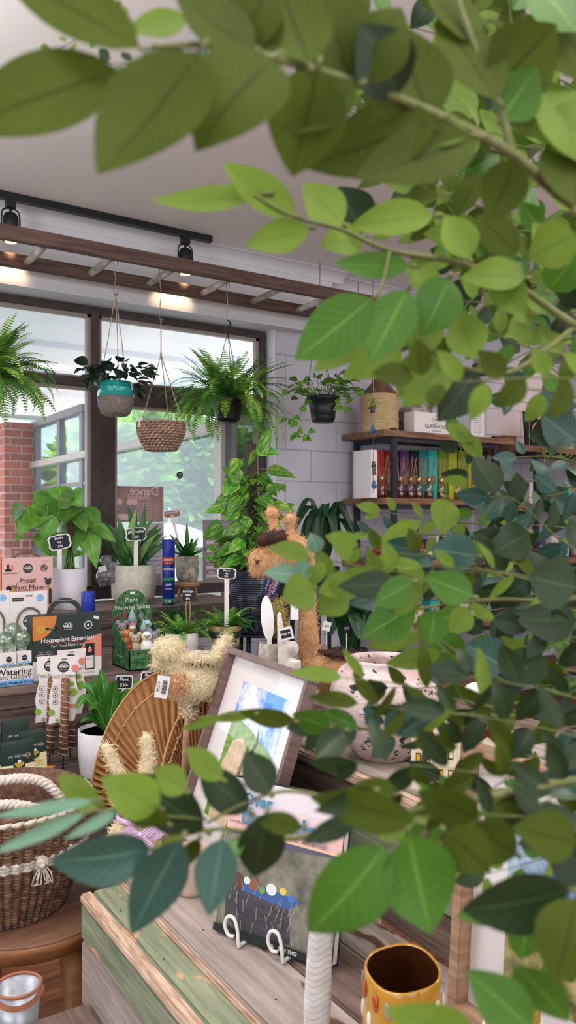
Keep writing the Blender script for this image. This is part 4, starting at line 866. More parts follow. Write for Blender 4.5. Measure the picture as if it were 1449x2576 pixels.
mkst = lambda px, d0, z, lab: (lambda p, t: (mb(m_black).box((0,0,z-.01),(.30,.30,.02)).build('top', t), [mb(m_black).box((a*.13,b*.13,(z-.02)/2),(.02,.02,z-.02)).build('leg', t) for a in (-1,1) for b in (-1,1)]))(P(px,HY,d0), thing('metal_side_table', lab, 'side table', (P(px,HY,d0).x, P(px,HY,d0).y, 0), 0))
mkst(815, 4.5, .85, 'black side table below the strappy green plant by the block wall')
strap_plant(815, 0, 4.5, .85, 1.08, 'strappy dark green plant with arching leaves against the block wall', [(745,1305,1262,20),(742,1335,1280,24),(752,1390,1300,26),(790,1400,1290,26),(820,1300,1275,26),(885,1335,1270,26),(900,1360,1285,26),(860,1400,1300,28),(830,1390,1290,28),(770,1360,1290,26),(875,1310,1280,22),(905,1400,1310,24),(800,1380,1285,28),(845,1360,1290,28),(765,1400,1330,24),(895,1380,1290,22)], 4, m_dark)
mkst(900, 3.0, .72, 'black side table behind the pink distressed vase')
strap_plant(880, 0, 3.0, .72, .86, 'dark broad leaved plant with price tags behind the giraffe neck', [(790,1480,1500,50),(800,1560,1500,54),(850,1470,1500,54),(900,1500,1520,50),(960,1520,1500,50),(830,1600,1530,60),(930,1580,1520,54),(990,1570,1530,40),(780,1530,1490,50),(870,1560,1490,60),(905,1600,1540,50),(955,1620,1560,40),(820,1520,1480,50),(960,1470,1490,44)], 6, m_dark, rp=.07)
strap_plant(985, 0, 3.05, .72, .84, 'grey green variegated plant behind the pink distressed vase', [(930,1540,1540,34),(960,1500,1530,34),(1000,1520,1540,34),(1030,1560,1540,34),(950,1600,1570,34),(1010,1610,1570,34),(975,1580,1550,38),(1045,1600,1570,30)], 7, leafmat('grey_leaf', '#5b6b58', '#8a9880', '#2c4030', .5, .1), rp=.05)
for i, (px, py) in enumerate(((822,1575),(872,1580),(1190,1590))):
    p = P(px, py, 2.98) if i < 2 else on_v(px, 1585, 3.794); t = thing('hanging_tag', ['small white plant tag left among the dark leaves', 'small black plant tag right among the dark leaves', 'white shelf price tag on the right shelf unit'][i], 'tag', p, face(p)); mb([m_paper, m_board, m_paper][i]).box((0,0,0), (.03,.001,.035) if i < 2 else (.07,.001,.05), Matrix.Rotation(.3,3,'Y')).build('card', t); (mb(m_paper).box((0,.002,(.85-p.z)/2), (.004,.001,p.z-.83)).build('stake', t) if i < 2 else None); d = DC(); d.text('$25', 0, 0, .012, [m_ink, m_chalk, m_ink][i]); d.build('lettering', t, FRONT(-.001))
# ---- lower shelf: dracaena
p = P(271, HY, 2.82); k = 2.82/FPX; h = CAMZ-(1832-HY)*k-ZC
t = thing('potted_dracaena', 'green striped dracaena in a smooth white pot', 'potted plant', (p.x, p.y, ZC), face(p))
m = mb(M('matte_white_ceramic', '#d8d8dc', .75, '#c8c8cc', scale=14)); r = 73*k; m.lathe([(0,0),(r*.88,0),(r*.93,.006),(r,h*.5),(r,h),(r*.95,h),(r*.94,h-.014),(0,h-.014)], seg=56); m.build('pot', t)
mb(m_soil).lathe([(0,h-.012),(r*.94,h-.012)], seg=24).build('soil', t)
m = mb(m_drac); rd = random.Random(2); L3 = lambda x, y, z: Vector((x, y, z))
for (tx, ty, hx, hy, ww) in ((253,1685,262,1740,34),(205,1722,235,1742,28),(195,1770,222,1752,30),(287,1700,285,1750,26),(360,1712,320,1745,24),(320,1735,300,1770,24),(270,1740,270,1775,34),(205,1808,230,1800,20),(352,1795,315,1795,24),(245,1720,255,1770,30),(300,1760,290,1780,26),(225,1775,245,1775,30),(335,1765,305,1770,26),(278,1715,276,1760,30),(235,1700,250,1750,24),(325,1715,300,1755,22)):
    f = lambda x, y, yy: Vector(((x-271)*k, yy, CAMZ-(y-HY)*k-ZC)); yy = rd.uniform(-.07,.03)
    pts = spline([Vector((0,0,h-.015)), f(hx, hy, yy*.5), f(tx, ty, yy)], 6); n = len(pts); m.ribbon(pts, [ww*k/2*min(1, .35+j/(n-1)*1.6)*(1-(j/(n-1))**3)+.0006 for j in range(n)], (0,-.7,.7), .35)
m.build('foliage', t)
# coco climbers
m_coco = M('coco_coir', '#6b4a38', .95, '#8a644c', scale=80, bump=1, bscale=150); m_cord = M('white_cord', '#d8ccbc', .8)
def coco(px, v, dy, lab):
    p = on_v(px, 1650+dy, v); k = d_at(px, v)/FPX; t = thing('coir_pole_pack', lab, 'moss pole pack', p, face(p), 'coir pole packs'); f = lambda x, y: ((x-160)*k, (1652-y)*k)
    L = [f(*q) for q in ((126,1655),(196,1652),(192,1685),(186,1705),(192,1735),(196,1760),(190,1780),(188,1800),(184,1816),(121,1820),(126,1790),(122,1765),(125,1745),(132,1715),(126,1690))]
    mb(m_paper).prism(L, -.0006, .0006, FRONT(0)).build('card', t)
    d = DC(); x, z = f(158, 1679); brandmark(d, x, z, 14.5*k); x, z = f(160,1660); d.rect(x, z, 14*k, 3*k, m_kraft); x, z = f(157, 1702); d.text('Coco Climber', x, z, 10.5*k, m_ink); d.line(x-24*k, z-5*k, x+24*k, z-5*k, .001, m_red)
    for yy in (1734, 1750, 1767): x, z = f(138, yy); d.arc(x, z, 5.5*k, 6.5*k, 0, 6.28, m_ink); d.disc(x, z, 1.8*k, m_ink)
    for (x0, y0, rr) in ((182,1744,10),(129,1792,8),(142,1812,4),(178,1722,6)): x, z = f(x0, y0); d.disc(x, z, rr*k, m_lime)
    x, z = f(186,1684); d.disc(x, z, 9*k, m_coral); x, z = f(180, 1778); d.rect(x, z, 18*k, 9*k, m_coral); place(d, 'printed_front', t)
    y0, y1 = 1708, 1898; R_ = 10.5*k; xa, za = f(163, y0); xb, zb_ = f(157, y1)
    mb(m_coco).tube([(xa, -R_, za), ((xa+xb)/2, -R_, (za+zb_)/2), (xb, -R_, zb_)], R_, 16).build('coir_pole', t)
    m = mb(m_cord); pts = []
    for j in range(130):
        q = j/129; a = q*6.28*13; c = Vector((xa+(xb-xa)*q, -R_, za+(zb_-za)*q)); pts.append(c+Vector((math.cos(a), math.sin(a), 0))*R_*1.04)
    m.tube(pts, .0011, 4); m.build('binding_cord', t)
    zend = ZC-(CAMZ-(1650+dy-HY)*k)+.002; mb(m_black).tube([(xb, -R_, zb_), (xb, -R_, zend)], .0028, 6).build('stake', t)
coco(162, 2.80, 0, 'front coir pole pack with wavy white card')
coco(128, 2.90, -2, 'coir pole pack tucked behind on the left')
coco(180, 2.96, -18, 'coir pole pack tucked behind on the right')
# bags, leaflets, round
p = P(45, 1940, 2.62); m_bagg = M('bag_green', '#16302a', .5); m_bagc = M('bag_cream', '#e0dfae', .55)
p0 = on_z(60, 1935, ZC+.045)
t = thing('wood_round', 'pale round wooden board under the plant food bags', 'board', (p0.x-.05, p0.y+.02, ZC)); mb(m_lw).lathe([(0,0),(.115,0),(.12,.01),(.12,.035),(.115,.045),(0,.045)], seg=48).build('board', t)
for i, (dx, dy, rz) in enumerate(((.03,-.035,.35),(-.06,-.055,.1))):
    t = thing('orange_leaflet', ['orange printed leaflet pointing right on the wooden board', 'orange printed leaflet under the front bag'][i], 'leaflet', (p0.x+dx-.03, p0.y+dy, ZC+.0455+.001*i), rz+.3); mb(m_orange).box((0,0,.0004), (.17,.11,.0006)).build('sheet', t)
    d = DC(); d.disc(.05, .02, .014, m_ink); 
    for q in range(6): d.rect(.0, -.035+.012*q, .05, .002, m_kraft)
    d.build('print', t)
def bag(px, py0, d0, wpx, hpx, lab, rz=0, emblem=True):
    p = P(px, py0, d0); k = d0/FPX; p.z = ZC+.0485; t = thing('plant_food_bag', lab, 'bag', p, face(p)+rz, 'plant food bags'); W2, H2 = wpx*k/2, hpx*k
    def sect(z0, z1, m, nm):
        q = mb(m); n = 8
        vs = []
        for j in range(n+1):
            z = z0+(z1-z0)*j/n; th = .024*(1-(z/H2))**.7+.0015
            vs += [Vector((-W2, -th, z)), Vector((-W2*.3, -th*1.35, z)), Vector((W2*.3, -th*1.35, z)), Vector((W2, -th, z)), Vector((W2*1.0, th, z)), Vector((-W2*1.0, th, z))]
        fs = [(j*6+a, j*6+(a+1) % 6, (j+1)*6+(a+1) % 6, (j+1)*6+a) for j in range(n) for a in range(6)]; fs += [tuple(range(6))[::-1], tuple(n*6+a for a in range(6))]
        q.add(vs, fs); return q.build(nm, t)
    sect(0, H2*.42, m_bagc, 'bag_base'); sect(H2*.42, H2, m_bagg, 'bag_top')
    d = DC(); 
    if emblem: d.disc(0, H2*.42, W2*.36, m_bagg, ry=W2*.3); d.arc(0, H2*.50, 0.001, W2*.30, math.pi, 2*math.pi, m_gold); d.disc(0, H2*.53, W2*.11, m_paper); d.pl([(-W2*.1,H2*.44),(W2*.1,H2*.44),(0,H2*.34)], m_gold)
    d.text('WE THE WILD', 0, H2*.66, W2*.22, m_paper); d.arc(W2*.5, H2*.66, W2*.13, W2*.16, 0, 6.28, m_gold); d.text('SUPPORT', 0, H2*.22, W2*.34, m_gold); d.text('SLOW RELEASE PELLETS', 0, H2*.13, W2*.13, m_ink); d.text('200G', 0, H2*.06, W2*.12, m_ink)
    place(d, 'printed_front', t, -.0335)
bag(42, 1945, 2.60, 80, 98, 'dark green and cream plant food bag, front one', .25)
bag(82, 1925, 2.72, 62, 96, 'dark green and cream plant food bag, back right', .25)
bag(38, 1925, 2.80, 66, 104, 'dark green plant food bag, back left behind the front bag', .25, False)
# window stickers, posters, open sign
GV = FV+.005
def poster(px0, px1, y0, y1, lab, m, build, v=GV):
    u0, u1 = u_at(px0, v), u_at(px1, v); z1 = CAMZ-(y0-HY)/FPX*d_at(px0, v); z0 = CAMZ-(y1-HY)/FPX*d_at(px0, v); w, h = u1-u0, z1-z0
    t = thing('window_poster', lab, 'poster', ((u0+u1)/2, v, z0)); mb(m).box((0,0,h/2), (w,.001,h)).build('sheet', t); d = DC(); build(d, w, h); place(d, 'lettering', t, -.0008)
m_posb = M('poster_back', '#b89a9a', .8, trans=.5); m_posp = M('poster_back_pale', '#cfc6cf', .8, trans=.5); m_gy = M('grey_print', '#8f8494', .8); m_wp = M('white_print', '#d8c8ca', .8)
def b1(d, w, h):
    d.text('Dance', w*.1, h*.86, .07, m_wp, mir=True, bold=.001); d.text('chance!', -w*.02, h*.68, .045, m_wp, mir=True)
    for q in range(7): d.text('your entry dance', w*.18, h*(.52-.075*q), .02, m_wp, mir=True)
    for q in range(12): d.disc(-w*.25+.05*math.cos(q*1.3), h*.35+.05*math.sin(q*2.1), .018, [m_gy, m_pink, m_wp][q % 3])
def b2(d, w, h):
    for q in range(10): d.rect(0, h*(.9-.06*q), w*.7, .005, m_gy)
    d.rect(w*.1, h*.2, w*.5, h*.2, m_posb)
def b3(d, w, h):
    d.text('2024 Growth Plan', 0, h*.93, .018, m_wp, mir=True)
    for q in range(6):
        for s in (-1, 1): d.rect(s*w*.22, h*(.80-.12*q), w*.34, h*.05, m_wp); d.rect(s*w*.22, h*(.85-.12*q), w*.2, h*.012, m_paper)
poster(288, 411, 1222, 1313, 'pinkish poster reading Dance seen from behind on the glass', m_posb, b1)
poster(360, 412, 1316, 1500, 'pale poster seen from behind under the Dance poster', m_posp, b2)
poster(510, 585, 1308, 1485, 'grey lilac poster with text boxes seen from behind beside the moss pole plant', m_gy, b3)
p = on_v(452, 1195, GV); t = thing('window_sticker', 'round black and teal sticker on the glass', 'sticker', p); d = DC(); d.disc(0,0,.021,m_ink); d.rect(0,.006,.022,.008,M('teal_print','#4aa890',.5)); d.text('NO ADS', 0, -.008, .007, m_paper); d.build('sticker', t, FRONT(0))
p = on_v(466, 1045, GV); t = thing('open_sign', 'faint unlit OPEN sign outline on the upper glass', 'sign', p); m = mb(glassmat('tube_glass', (.95,.95,1), .25, .1, '#ffffff', .5)); 
for s in (1, .88): m.tube([(-.06*s,0,-.04*s),(-.065*s,0,-.035*s),(-.065*s,0,.035*s),(-.06*s,0,.04*s),(.06*s,0,.04*s),(.065*s,0,.035*s),(.065*s,0,-.035*s),(.06*s,0,-.04*s)], .0016, 6, closed=True)
m.build('outline', t); d = DC(); d.text('OPEN', 0, 0, .04, m_wp, mir=True); d.build('lettering', t, FRONT(0))
# ================================================================ STOOL, ROPE BASKET, PAIL
p = P(78, HY, 1.86); C0 = (p.x, p.y)
m_stool = M('teak_wood', '#7a4d2b', .45, '#9c6a3e', scale=4, stretch=(1,6,6), bump=.15); m_stoolt = M('stool_top_wood', '#6b4a3a', .6, '#86604a', scale=6, stretch=(1,5,5))
t = thing('round_stool', 'round wooden stool with stout legs under the rope basket', 'stool', (p.x, p.y, 0)); ZS = .45
mb(m_stool).lathe([(0,ZS-.05),(.17,ZS-.05),(.195,ZS-.04),(.2,ZS-.02),(.198,ZS-.004)], seg=56).mat(m_stoolt).lathe([(.198,ZS-.004),(.192,ZS),(0,ZS)], seg=56).build('seat', t)
for a in (.5, 2.07, 3.64, 5.21): mb(m_stool).tube([(.13*math.cos(a),.13*math.sin(a),ZS-.045),(.16*math.cos(a),.16*math.sin(a),.002)], [.032,.026], 16).build('leg', t)
p = P(18, HY, 1.86); t = thing('rope_basket', 'large brown seagrass basket with thick white rope rim and handles on the stool', 'basket', (p.x, p.y, ZS))
m_sg = M('seagrass', '#5a4032', .85, '#8a6a52', scale=60, bump=.4, island=.3); m_rope = M('white_rope', '#c9bdb2', .9, '#e4dad0', scale=120, bump=.5, island=.08)
k = 1.86/FPX; Hb = .262; Rb = .188
def rb(z): q = z/Hb; return Rb*(.66+.34*math.sin(min(1, q*1.15)*math.pi/2))
m = mb(m_sg); wt = mb(m_rope)
rows = 34
for j in range(rows):
    z = .006+j*(Hb-.012)/rows; white = j in (19, 20, 21, 33)
    weave(wt if white else m, [(rb(z), z)], .0058 if not white else .0066, 54 if not white else 46, c=(0,0,0))
m.lathe([(0,.002),(rb(.002)-.01,.002)]+[(rb(z)-.006, z) for z in (.05,.1,.15,.2,.25,Hb)]+[(rb(Hb)-.012,Hb)]+[(rb(z)-.014, z) for z in (.2,.1,.02)]+[(0,.01)], seg=48); m.build('basket', t); wt.build('white_band', t)
def plait(pts, r, name='rope_handle'):
    c = spline(pts, 14); m = mb(m_rope)
    for s in range(3):
        q = []
        for i, x in enumerate(c):
            tg = (c[min(i+1, len(c)-1)]-c[max(i-1, 0)]).normalized(); a_ = tg.cross(Vector((0,0,1))).normalized(); b_ = a_.cross(tg); ph = i*.85+s*2.094
            q.append(x+a_*math.cos(ph)*r*.62+b_*math.sin(ph)*r*.62)
        m.tube(q, r*.66, 7)
    return m.build(name, t)
fz = face(p); Rz = Matrix.Rotation(fz, 3, 'Z'); g = lambda px, py, y: Rz @ Vector(((px-18)*k, y, CAMZ-(py-HY)*k-ZS))
plait([g(195,2075,-.02), g(150,2015,-.03), g(100,1968,-.02), g(30,1958,-.01), g(-60,1975,0), g(-140,2040,.0)], .010)
plait([g(170,2120,-.13), g(130,2035,-.10), g(80,2008,-.09), g(10,1995,-.08), g(-60,2010,-.08), g(-130,2080,-.08)], .010)
plait([g(100,2110,-.18), g(60,2060,-.15), g(0,2040,-.13), g(-80,2050,-.13)], .009)
m = mb(m_rope)
for (x, y) in ((95,2105),(185,2070)):
    m.ball(g(x, y, -.17 if x < 150 else -.05), .014)
    for q in range(9): a = g(x, y, -.17 if x < 150 else -.05); m.tube([a, a+Rz @ Vector((.018*math.cos(q), -.01, -.02-.003*q)), a+Rz @ Vector((.022*math.cos(q*1.1), -.008, -.045))], .002, 4)
m.build('rope_knot', t)
# tier zero + stand
m_grn = M('flaking_green_paint', '#66705a', .75, '#949c80', scale=7, stretch=(10,.8,10), bump=.5, bscale=12, ramp=(.3,.66)); m_greyw = M('grey_weathered_board', '#877b75', .85, '#b8aca4', scale=5, stretch=(9,.7,9), bump=.6, bscale=10, ramp=(.3,.7), col3='#a0938c')
m_brw = M('brown_weathered_board', '#4c3a33', .85, '#86736a', scale=5, stretch=(9,.7,9), bump=.7, bscale=10, ramp=(.28,.7)); m_pale = M('raw_pale_edge', '#a3836a', .8, '#d0b8a4', scale=14, stretch=(8,1,8), bump=.5)
def flake(m, patch, sc=9, lo=.60):
    nt = m.node_tree; L = nt.links; b = nt.nodes['Principled BSDF']; src = b.inputs['Base Color'].links[0].from_socket
    tc = nd(nt, 'ShaderNodeTexCoord'); mp = nd(nt, 'ShaderNodeMapping'); mp.inputs['Scale'].default_value = (2.2,.8,2.2); n = nd(nt, 'ShaderNodeTexNoise'); n.inputs['Scale'].default_value = sc; n.inputs['Detail'].default_value = 8
    L.new(tc.outputs['Object'], mp.inputs[0]); L.new(mp.outputs[0], n.inputs[0]); r = nd(nt, 'ShaderNodeValToRGB'); r.color_ramp.elements[0].position = lo; r.color_ramp.elements[1].position = lo+.03; L.new(n.outputs[0], r.inputs[0])
    mx = nd(nt, 'ShaderNodeMix', data_type='RGBA'); L.new(r.outputs[0], mx.inputs[0]); L.new(src, mx.inputs[6]); mx.inputs[7].default_value = rgb(patch); L.new(mx.outputs[2], b.inputs['Base Color'])
flake(m_grn, '#c9a27a'); flake(m_greyw, '#5b3f33', 5, .62)
Z0, Z1, Z2 = .41, .60, .85; U0, U1 = .519, .955
t = thing('display_riser', 'stepped timber display stand of reclaimed green and grey planks in the foreground', 'display stand', (0,0,0))
def slab(name, u0, u1, v0, v1, z0, z1, m, bev=.004, edge=None, lab=None):
    o = mb(m).box(((u0+u1)/2, (v0+v1)/2, (z0+z1)/2), (u1-u0, v1-v0, z1-z0), bev=bev).build(name, t, label=lab); return o
slab('base_plank', .20, .395, .5, 1.507, Z0-.03, Z0, m_greyw); slab('base_plank', .40, .513, .5, 1.51, Z0-.03, Z0, m_brw)
slab('base_front', .20, .225, .5, 1.5, 0, Z0-.032, m_brw)
# left face boards of tier 1
slab('side_plank', U0, U0+.02, .5, 1.56, Z1-.088, Z1-.018, m_grn, lab='flaking green side board'); slab('side_plank', U0+.001, U0+.02, .5, 1.56, Z0-.03, Z1-.092, m_greyw)
slab('edge_strip', U0-.002, U0+.022, .5, 1.56, Z1-.017, Z1+.001, m_pale)
slab('top_plank', U0+.023, .600, .5, 1.56, Z1-.025, Z1, m_grn, lab='green painted top board'); slab('edge_strip', .601, .613, .5, 1.60, Z1-.025, Z1+.001, m_pale)
slab('top_plank', .615, .735, .5, 1.80, Z1-.025, Z1, m_greyw); slab('top_plank', .738, .845, .5, 2.0, Z1-.025, Z1, m_brw); slab('top_plank', .848, U1-.002, .5, 2.0, Z1-.025, Z1-.002, m_greyw)
for a in ((.62,1.75),(.9,1.9)): slab('leg', a[0], a[0]+.05, a[1]-.05, a[1], 0, Z1-.025, m_brw)
# tier 2 face
slab('riser_plank', U1, U1+.02, .4, 1.915, Z1+.0, Z1+.075, m_brw); slab('riser_plank', U1+.001, U1+.02, .4, 1.915, Z1+.078, Z1+.165, m_grn); slab('riser_plank', U1, U1+.02, .4, 1.915, Z1+.168, Z2-.022, m_brw)
slab('edge_strip', U1-.004, U1+.02, .4, 1.92, Z2-.02, Z2+.001, m_pale)
for q in range(5): slab('top_plank', U1+.021+.125*q, U1+.021+.122+.125*q, .4, 1.918, Z2-.022, Z2, (m_greyw, m_brw, m_greyw)[q % 3])
slab('end_plank', U1+.02, U1+.62, 1.895, 1.915, 0, Z2-.025, m_pale); slab('leg', U1+.57, U1+.62, .45, .5, 0, Z2-.025, m_brw); slab('inner_panel', U1+.0, U1+.02, .5, 1.9, 0, Z1-.03, m_brw)
m = mb(m_ink)
for v in (1.0, 1.25, 1.45): m.lathe([(0,0),(.0022,0),(.0022,.0004),(0,.0004)], (.56, v, Z1+.0002), 10); m.lathe([(0,0),(.002,0),(.002,.0004),(0,.0004)], (.66, v+.05, Z1+.0002), 10)
m.build('nail_head', t)
# pail
p = on_z(40, 2560, Z0); d0 = 1.37; p = P(46, HY, d0); t = thing('galvanised_pail', 'small galvanised metal pail with coppery rim band and handle', 'pail', (p.x, p.y, Z0), face(p))
m_galv = M('galvanised_steel', '#9aa2aa', .4, '#c4ccd2', scale=18, metal=.75); m_cop = M('rusty_copper', '#8a5240', .6, '#a86a50', scale=30)
hr = CAMZ-(2478-HY)/FPX*d0-Z0; r = .038
mb(m_galv).lathe([(0,.002),(r*.70,.002),(r*.71,.0),(r*.99,hr),(r*.97,hr),(r*.69,.006),(0,.006)], seg=48).build('bucket', t)
mb(m_cop).tube([(r*1.0*math.cos(a), r*1.0*math.sin(a), hr) for a in [k*math.pi/18 for k in range(36)]], .0028, 8, closed=True).build('rim', t)
mb(m_cop).ribbon([(r*1.02*math.cos(a), r*1.02*math.sin(a)-.001, hr-.006-.012*math.sin(a+math.pi)*(1 if a > math.pi else 0)) for a in [math.pi+k*math.pi/14 for k in range(15)]], [.005]*15, (0,-1,0), 0).build('handle', t)
# ================================================================ THINGS ON THE STAND
def frame_thing(name, label, cat, BL, BR, TL, ft, m_f, depth=.022, group=None):
    """picture frame from three bottom/top corners; local x right, y up, z out"""
    X = (BR-BL); W = X.length; X.normalize(); Yv = TL-BL; Yv = Yv-X*Yv.dot(X); H = Yv.length; Yv.normalize(); Z = X.cross(Yv)
    t = thing(name, label, cat, BL); Mx = Matrix((X, Yv, Z)).transposed().to_4x4(); t.rotation_euler = Mx.to_euler()
    m = mb(m_f); q = lambda a: m.box(((a[0]+a[1])/2, (a[2]+a[3])/2, depth/2), (a[1]-a[0], a[3]-a[2], depth), bev=.0015)
    if ft: q((0,W,0,ft)); q((0,W,H-ft,H)); q((0,ft,ft,H-ft)); q((W-ft,W,ft,H-ft)); m.build('frame', t); mb(m_ink).box((W/2,H/2,.001),(W-.004,H-.004,.002)).build('backing', t)
    return t, W, H
def skymat():
    m = M('printed_sky', '#3f8fdc', .6, '#f4f7fb', scale=9, detail=7, ramp=(.42,.58)); return m
def grassmat(): return M('printed_grass', '#4f7d2a', .6, '#8fae4a', scale=60, stretch=(1,1,1), detail=8)
# cow picture
BL, TL = P(450, 2110, 1.86), P(590, 1630, 1.944); TR = P(797, 1702, 1.592); BL.z = Z1+.002; BR = BL+(TR-TL)
m_fw = M('mauve_brown_frame', '#6b5450', .5, '#806862', scale=10, stretch=(1,8,1))
t, W, H = frame_thing('cow_picture', 'framed highland cow picture in a mauve brown frame leaning on the stand', 'picture', BL, BR, TL, .015, m_fw, .026)
mb(m_paper).box((W/2, H/2, .004), (W-.03, H-.03, .003)).build('mat_board', t)
d = DC(); x0, x1, y0, y1 = W*.24, W*.80, H*.20, H*.86; yh = y0+(y1-y0)*.60
d.pl([(x0,y0),(x1,y0),(x1,y1),(x0,y1)], skymat()); d.pl([(x0,y0),(x1,y0),(x1,yh+.0),(x0+.1,yh+.03),(x0,yh+.045)], grassmat())
c1 = M('cow_cream', '#c9b08c', .7, '#e0cdb0', scale=40, detail=8); c2 = M('cow_shade', '#5e5348', .8, '#a79a86', scale=60, detail=8); cx, cy = x0+(x1-x0)*.42, y0+(y1-y0)*.34
d.pl([(cx-.07,y0),(cx-.085,cy),(cx-.06,cy+.07),(cx-.02,cy+.085),(cx+.02,cy+.06),(cx+.03,cy),(cx+.02,y0)], c1); d.disc(cx+.03, cy+.015, .028, c2, ry=.045); d.disc(cx+.035, cy+.02, .018, c1, ry=.04)
d.pl([(cx+.02,cy+.05),(cx+.045,cy+.09),(cx+.038,cy+.12),(cx+.055,cy+.09),(cx+.04,cy+.045)], m_ink); d.pl([(cx+.05,cy+.01),(cx+.09,cy+.0),(cx+.11,cy+.02),(cx+.09,cy-.012),(cx+.055,cy-.005)], c2)
for q in range(3): d.line(x1-.06, yh-.02-.012*q, x1, yh-.03-.014*q, .0012, m_ink)
d.line(x1-.05, yh, x1-.052, yh-.06, .0015, m_ink); d.build('print', t, Matrix.Translation((0,0,.0056)))
mb(glassmat('picture_glass', (.99,.99,.99), .0, .03)).box((W/2,H/2,.012),(W-.036,H-.036,.0015)).build('pane', t)
# right picture
v0 = .878; BL = Vector((.885, v0, Z1+.002)); TL = P(1190, 1862, 1.235); BR = BL+Vector((.0,-.50,0))
m_oak = M('oak_frame', '#8f6c54', .5, '#b08e74', scale=8, stretch=(1,10,1)); TL.y = v0
t, W, H = frame_thing('landscape_picture', 'oak framed picture of a red figure in golden grass leaning at the right', 'picture', BL, BR, TL, .020, m_oak, .03)
mb(m_paper).box((W/2, H/2, .004), (W-.03, H-.03, .003)).build('mat_board', t); d = DC(); x0, x1, y0, y1 = .085, W-.085, .085, H-.085
d.pl([(x0,y0),(x1,y0),(x1,y1),(x0,y1)], M('printed_golden_grass', '#4d4a2a', .6, '#d8cc8a', scale=22, detail=9, ramp=(.35,.68))); d.pl([(x0,y1-.09),(x1,y1-.07),(x1,y1),(x0,y1)], M('printed_hills', '#4a6a90', .6, '#b8cde0', scale=14, detail=7))
mr_ = M('printed_maroon', '#4a1a20', .6); cx = x0+.085; d.pl([(cx-.012,y0+.03),(cx-.016,y0+.10),(cx-.006,y0+.14),(cx+.010,y0+.135),(cx+.014,y0+.09),(cx+.012,y0+.03)], mr_); d.disc(cx, y0+.15, .009, mr_); d.build('print', t, Matrix.Translation((0,0,.0056)))
mb(glassmat('picture_glass')).box((W/2,H/2,.012),(W-.036,H-.036,.0015)).build('pane', t)
# book on wire easel
BLb, BRb = on_z(540, 2336, Z1+.006), on_z(832, 2440, Z1+.006); X = (BRb-BLb).normalized(); back = X.cross(Vector((0,0,1))); back = Vector((-X.y, X.x, 0))
if back.x < 0: back = -back
TLb = BLb+back*.055+Vector((0,0,.262))
t = thing('cookbook', 'large cookbook with pink sunset cover standing on a white wire easel', 'book', BLb); Yv = (TLb-BLb).normalized(); Z = X.cross(Yv); t.rotation_euler = Matrix((X, Yv, Z)).transposed().to_euler(); W = (BRb-BLb).length; H = (TLb-BLb).length
mb(m_ink).box((W/2,H/2,-.003),(W,H,.003)).box((W/2,H/2,-.024),(W,H,.003)).box((.002,H/2,-.0135),(.004,H,.024)).build('cover', t); mb(m_paper).box((W/2+.001,H/2,-.0135),(W-.006,H-.008,.018)).build('pages', t)
d = DC(); sk = M('sunset_print', '#e0c0c4', .5, '#e8a890', scale=3); d.rect(W/2,H*.82,W,H*.36, sk); d.rect(W/2,H*.93,W,H*.14, M('pale_sky_print', '#e2dbe2', .5)); d.rect(W/2,H*.82,W,H*.08, M('lilac_sky_print', '#e2cfd4', .5)); d.rect(W/2, H*.655, W, H*.03, M('sunset_glow', '#f0c8a4', .5)); d.rect(W/2, H*.325, W, H*.65, M('field_print', '#3a4438', .5, '#a09a8c', scale=16, detail=9, ramp=(.3,.7)))
d.pl([(0,H*.64),(W*.5,H*.61),(W,H*.645),(W,H*.655),(0,H*.66)], M('hill_print', '#5c5a6a', .6)); m_dt = M('dark_table_print', '#35333c', .5, '#4c4650', scale=8, stretch=(1,10,1))
d.pl([(W*.05,H*.30),(W*.62,H*.26),(W*.66,H*.06),(W*.30,H*.0),(W*.08,H*.1)], m_dt); d.pl([(W*.05,H*.30),(W*.30,H*.36),(W*.72,H*.33),(W*.62,H*.26)], M('blue_cloth_print', '#3a5f9c', .5))
for (x, y, r, c) in ((.15,.34,.07,'#5a4034'),(.30,.35,.05,'#8a5a40'),(.24,.36,.03,'#cfe0e4'),(.46,.35,.045,'#dce4e8'),(.56,.36,.03,'#d8c860'),(.38,.33,.03,'#7a9c48'),(.64,.33,.03,'#4878c0')): d.disc(W*x, H*y, W*r, M('cp'+c, c, .5), ry=H*r*.8)
for q in range(40):
    a = random.Random(q); x = W*a.uniform(0,1); y = H*a.uniform(0,.3); d.line(x, y, x+a.uniform(-.01,.01), y+.02, .0008, M('straw_print', '#a8a894', .6))
m_bl = M('blue_title', '#5286a6', .5); d.text('Over', W*.27, H*.875, .030, m_bl, bold=.0012); d.text('the Bridge', W*.50, H*.765, .042, m_bl, bold=.0014, sx=1.0); d.text('FARMING, GARDENING AND', W*.24, H*.715, .0075, m_ink); d.text('COOKING ON PHILLIP ISLAND   AND BEYOND', W*.56, H*.69, .0075, m_ink)
d.rect(W*.5, H*.025, W, H*.05, m_ink); d.text('SA    EPH THO', W*.62, H*.025, .009, m_paper, bold=.0002); d.build('printed_cover', t, Matrix.Translation((0,0,-.0015)))
t = thing('wire_easel', 'white coated wire book easel with two curled front hooks', 'easel', (BLb+BRb)/2, math.atan2(X.y, X.x)); t.location.z = Z1
g = mb(M('white_coated_wire', '#e2e2de', .35))
for x, s_ in ((-W*.21, 1), (W*.17, 1)):
    mb(MATS['white_coated_wire']).tube(spline([(x, .06, .004), (x, -.012, .004), (x, -.022, .007), (x-.004*s_, -.020, .030), (x-.014*s_, -.017, .047), (x-.028*s_, -.017, .046), (x-.033*s_, -.018, .030), (x-.024*s_, -.019, .016), (x-.012*s_, -.020, .018)], 6), .0032, 10).build('hook', t)
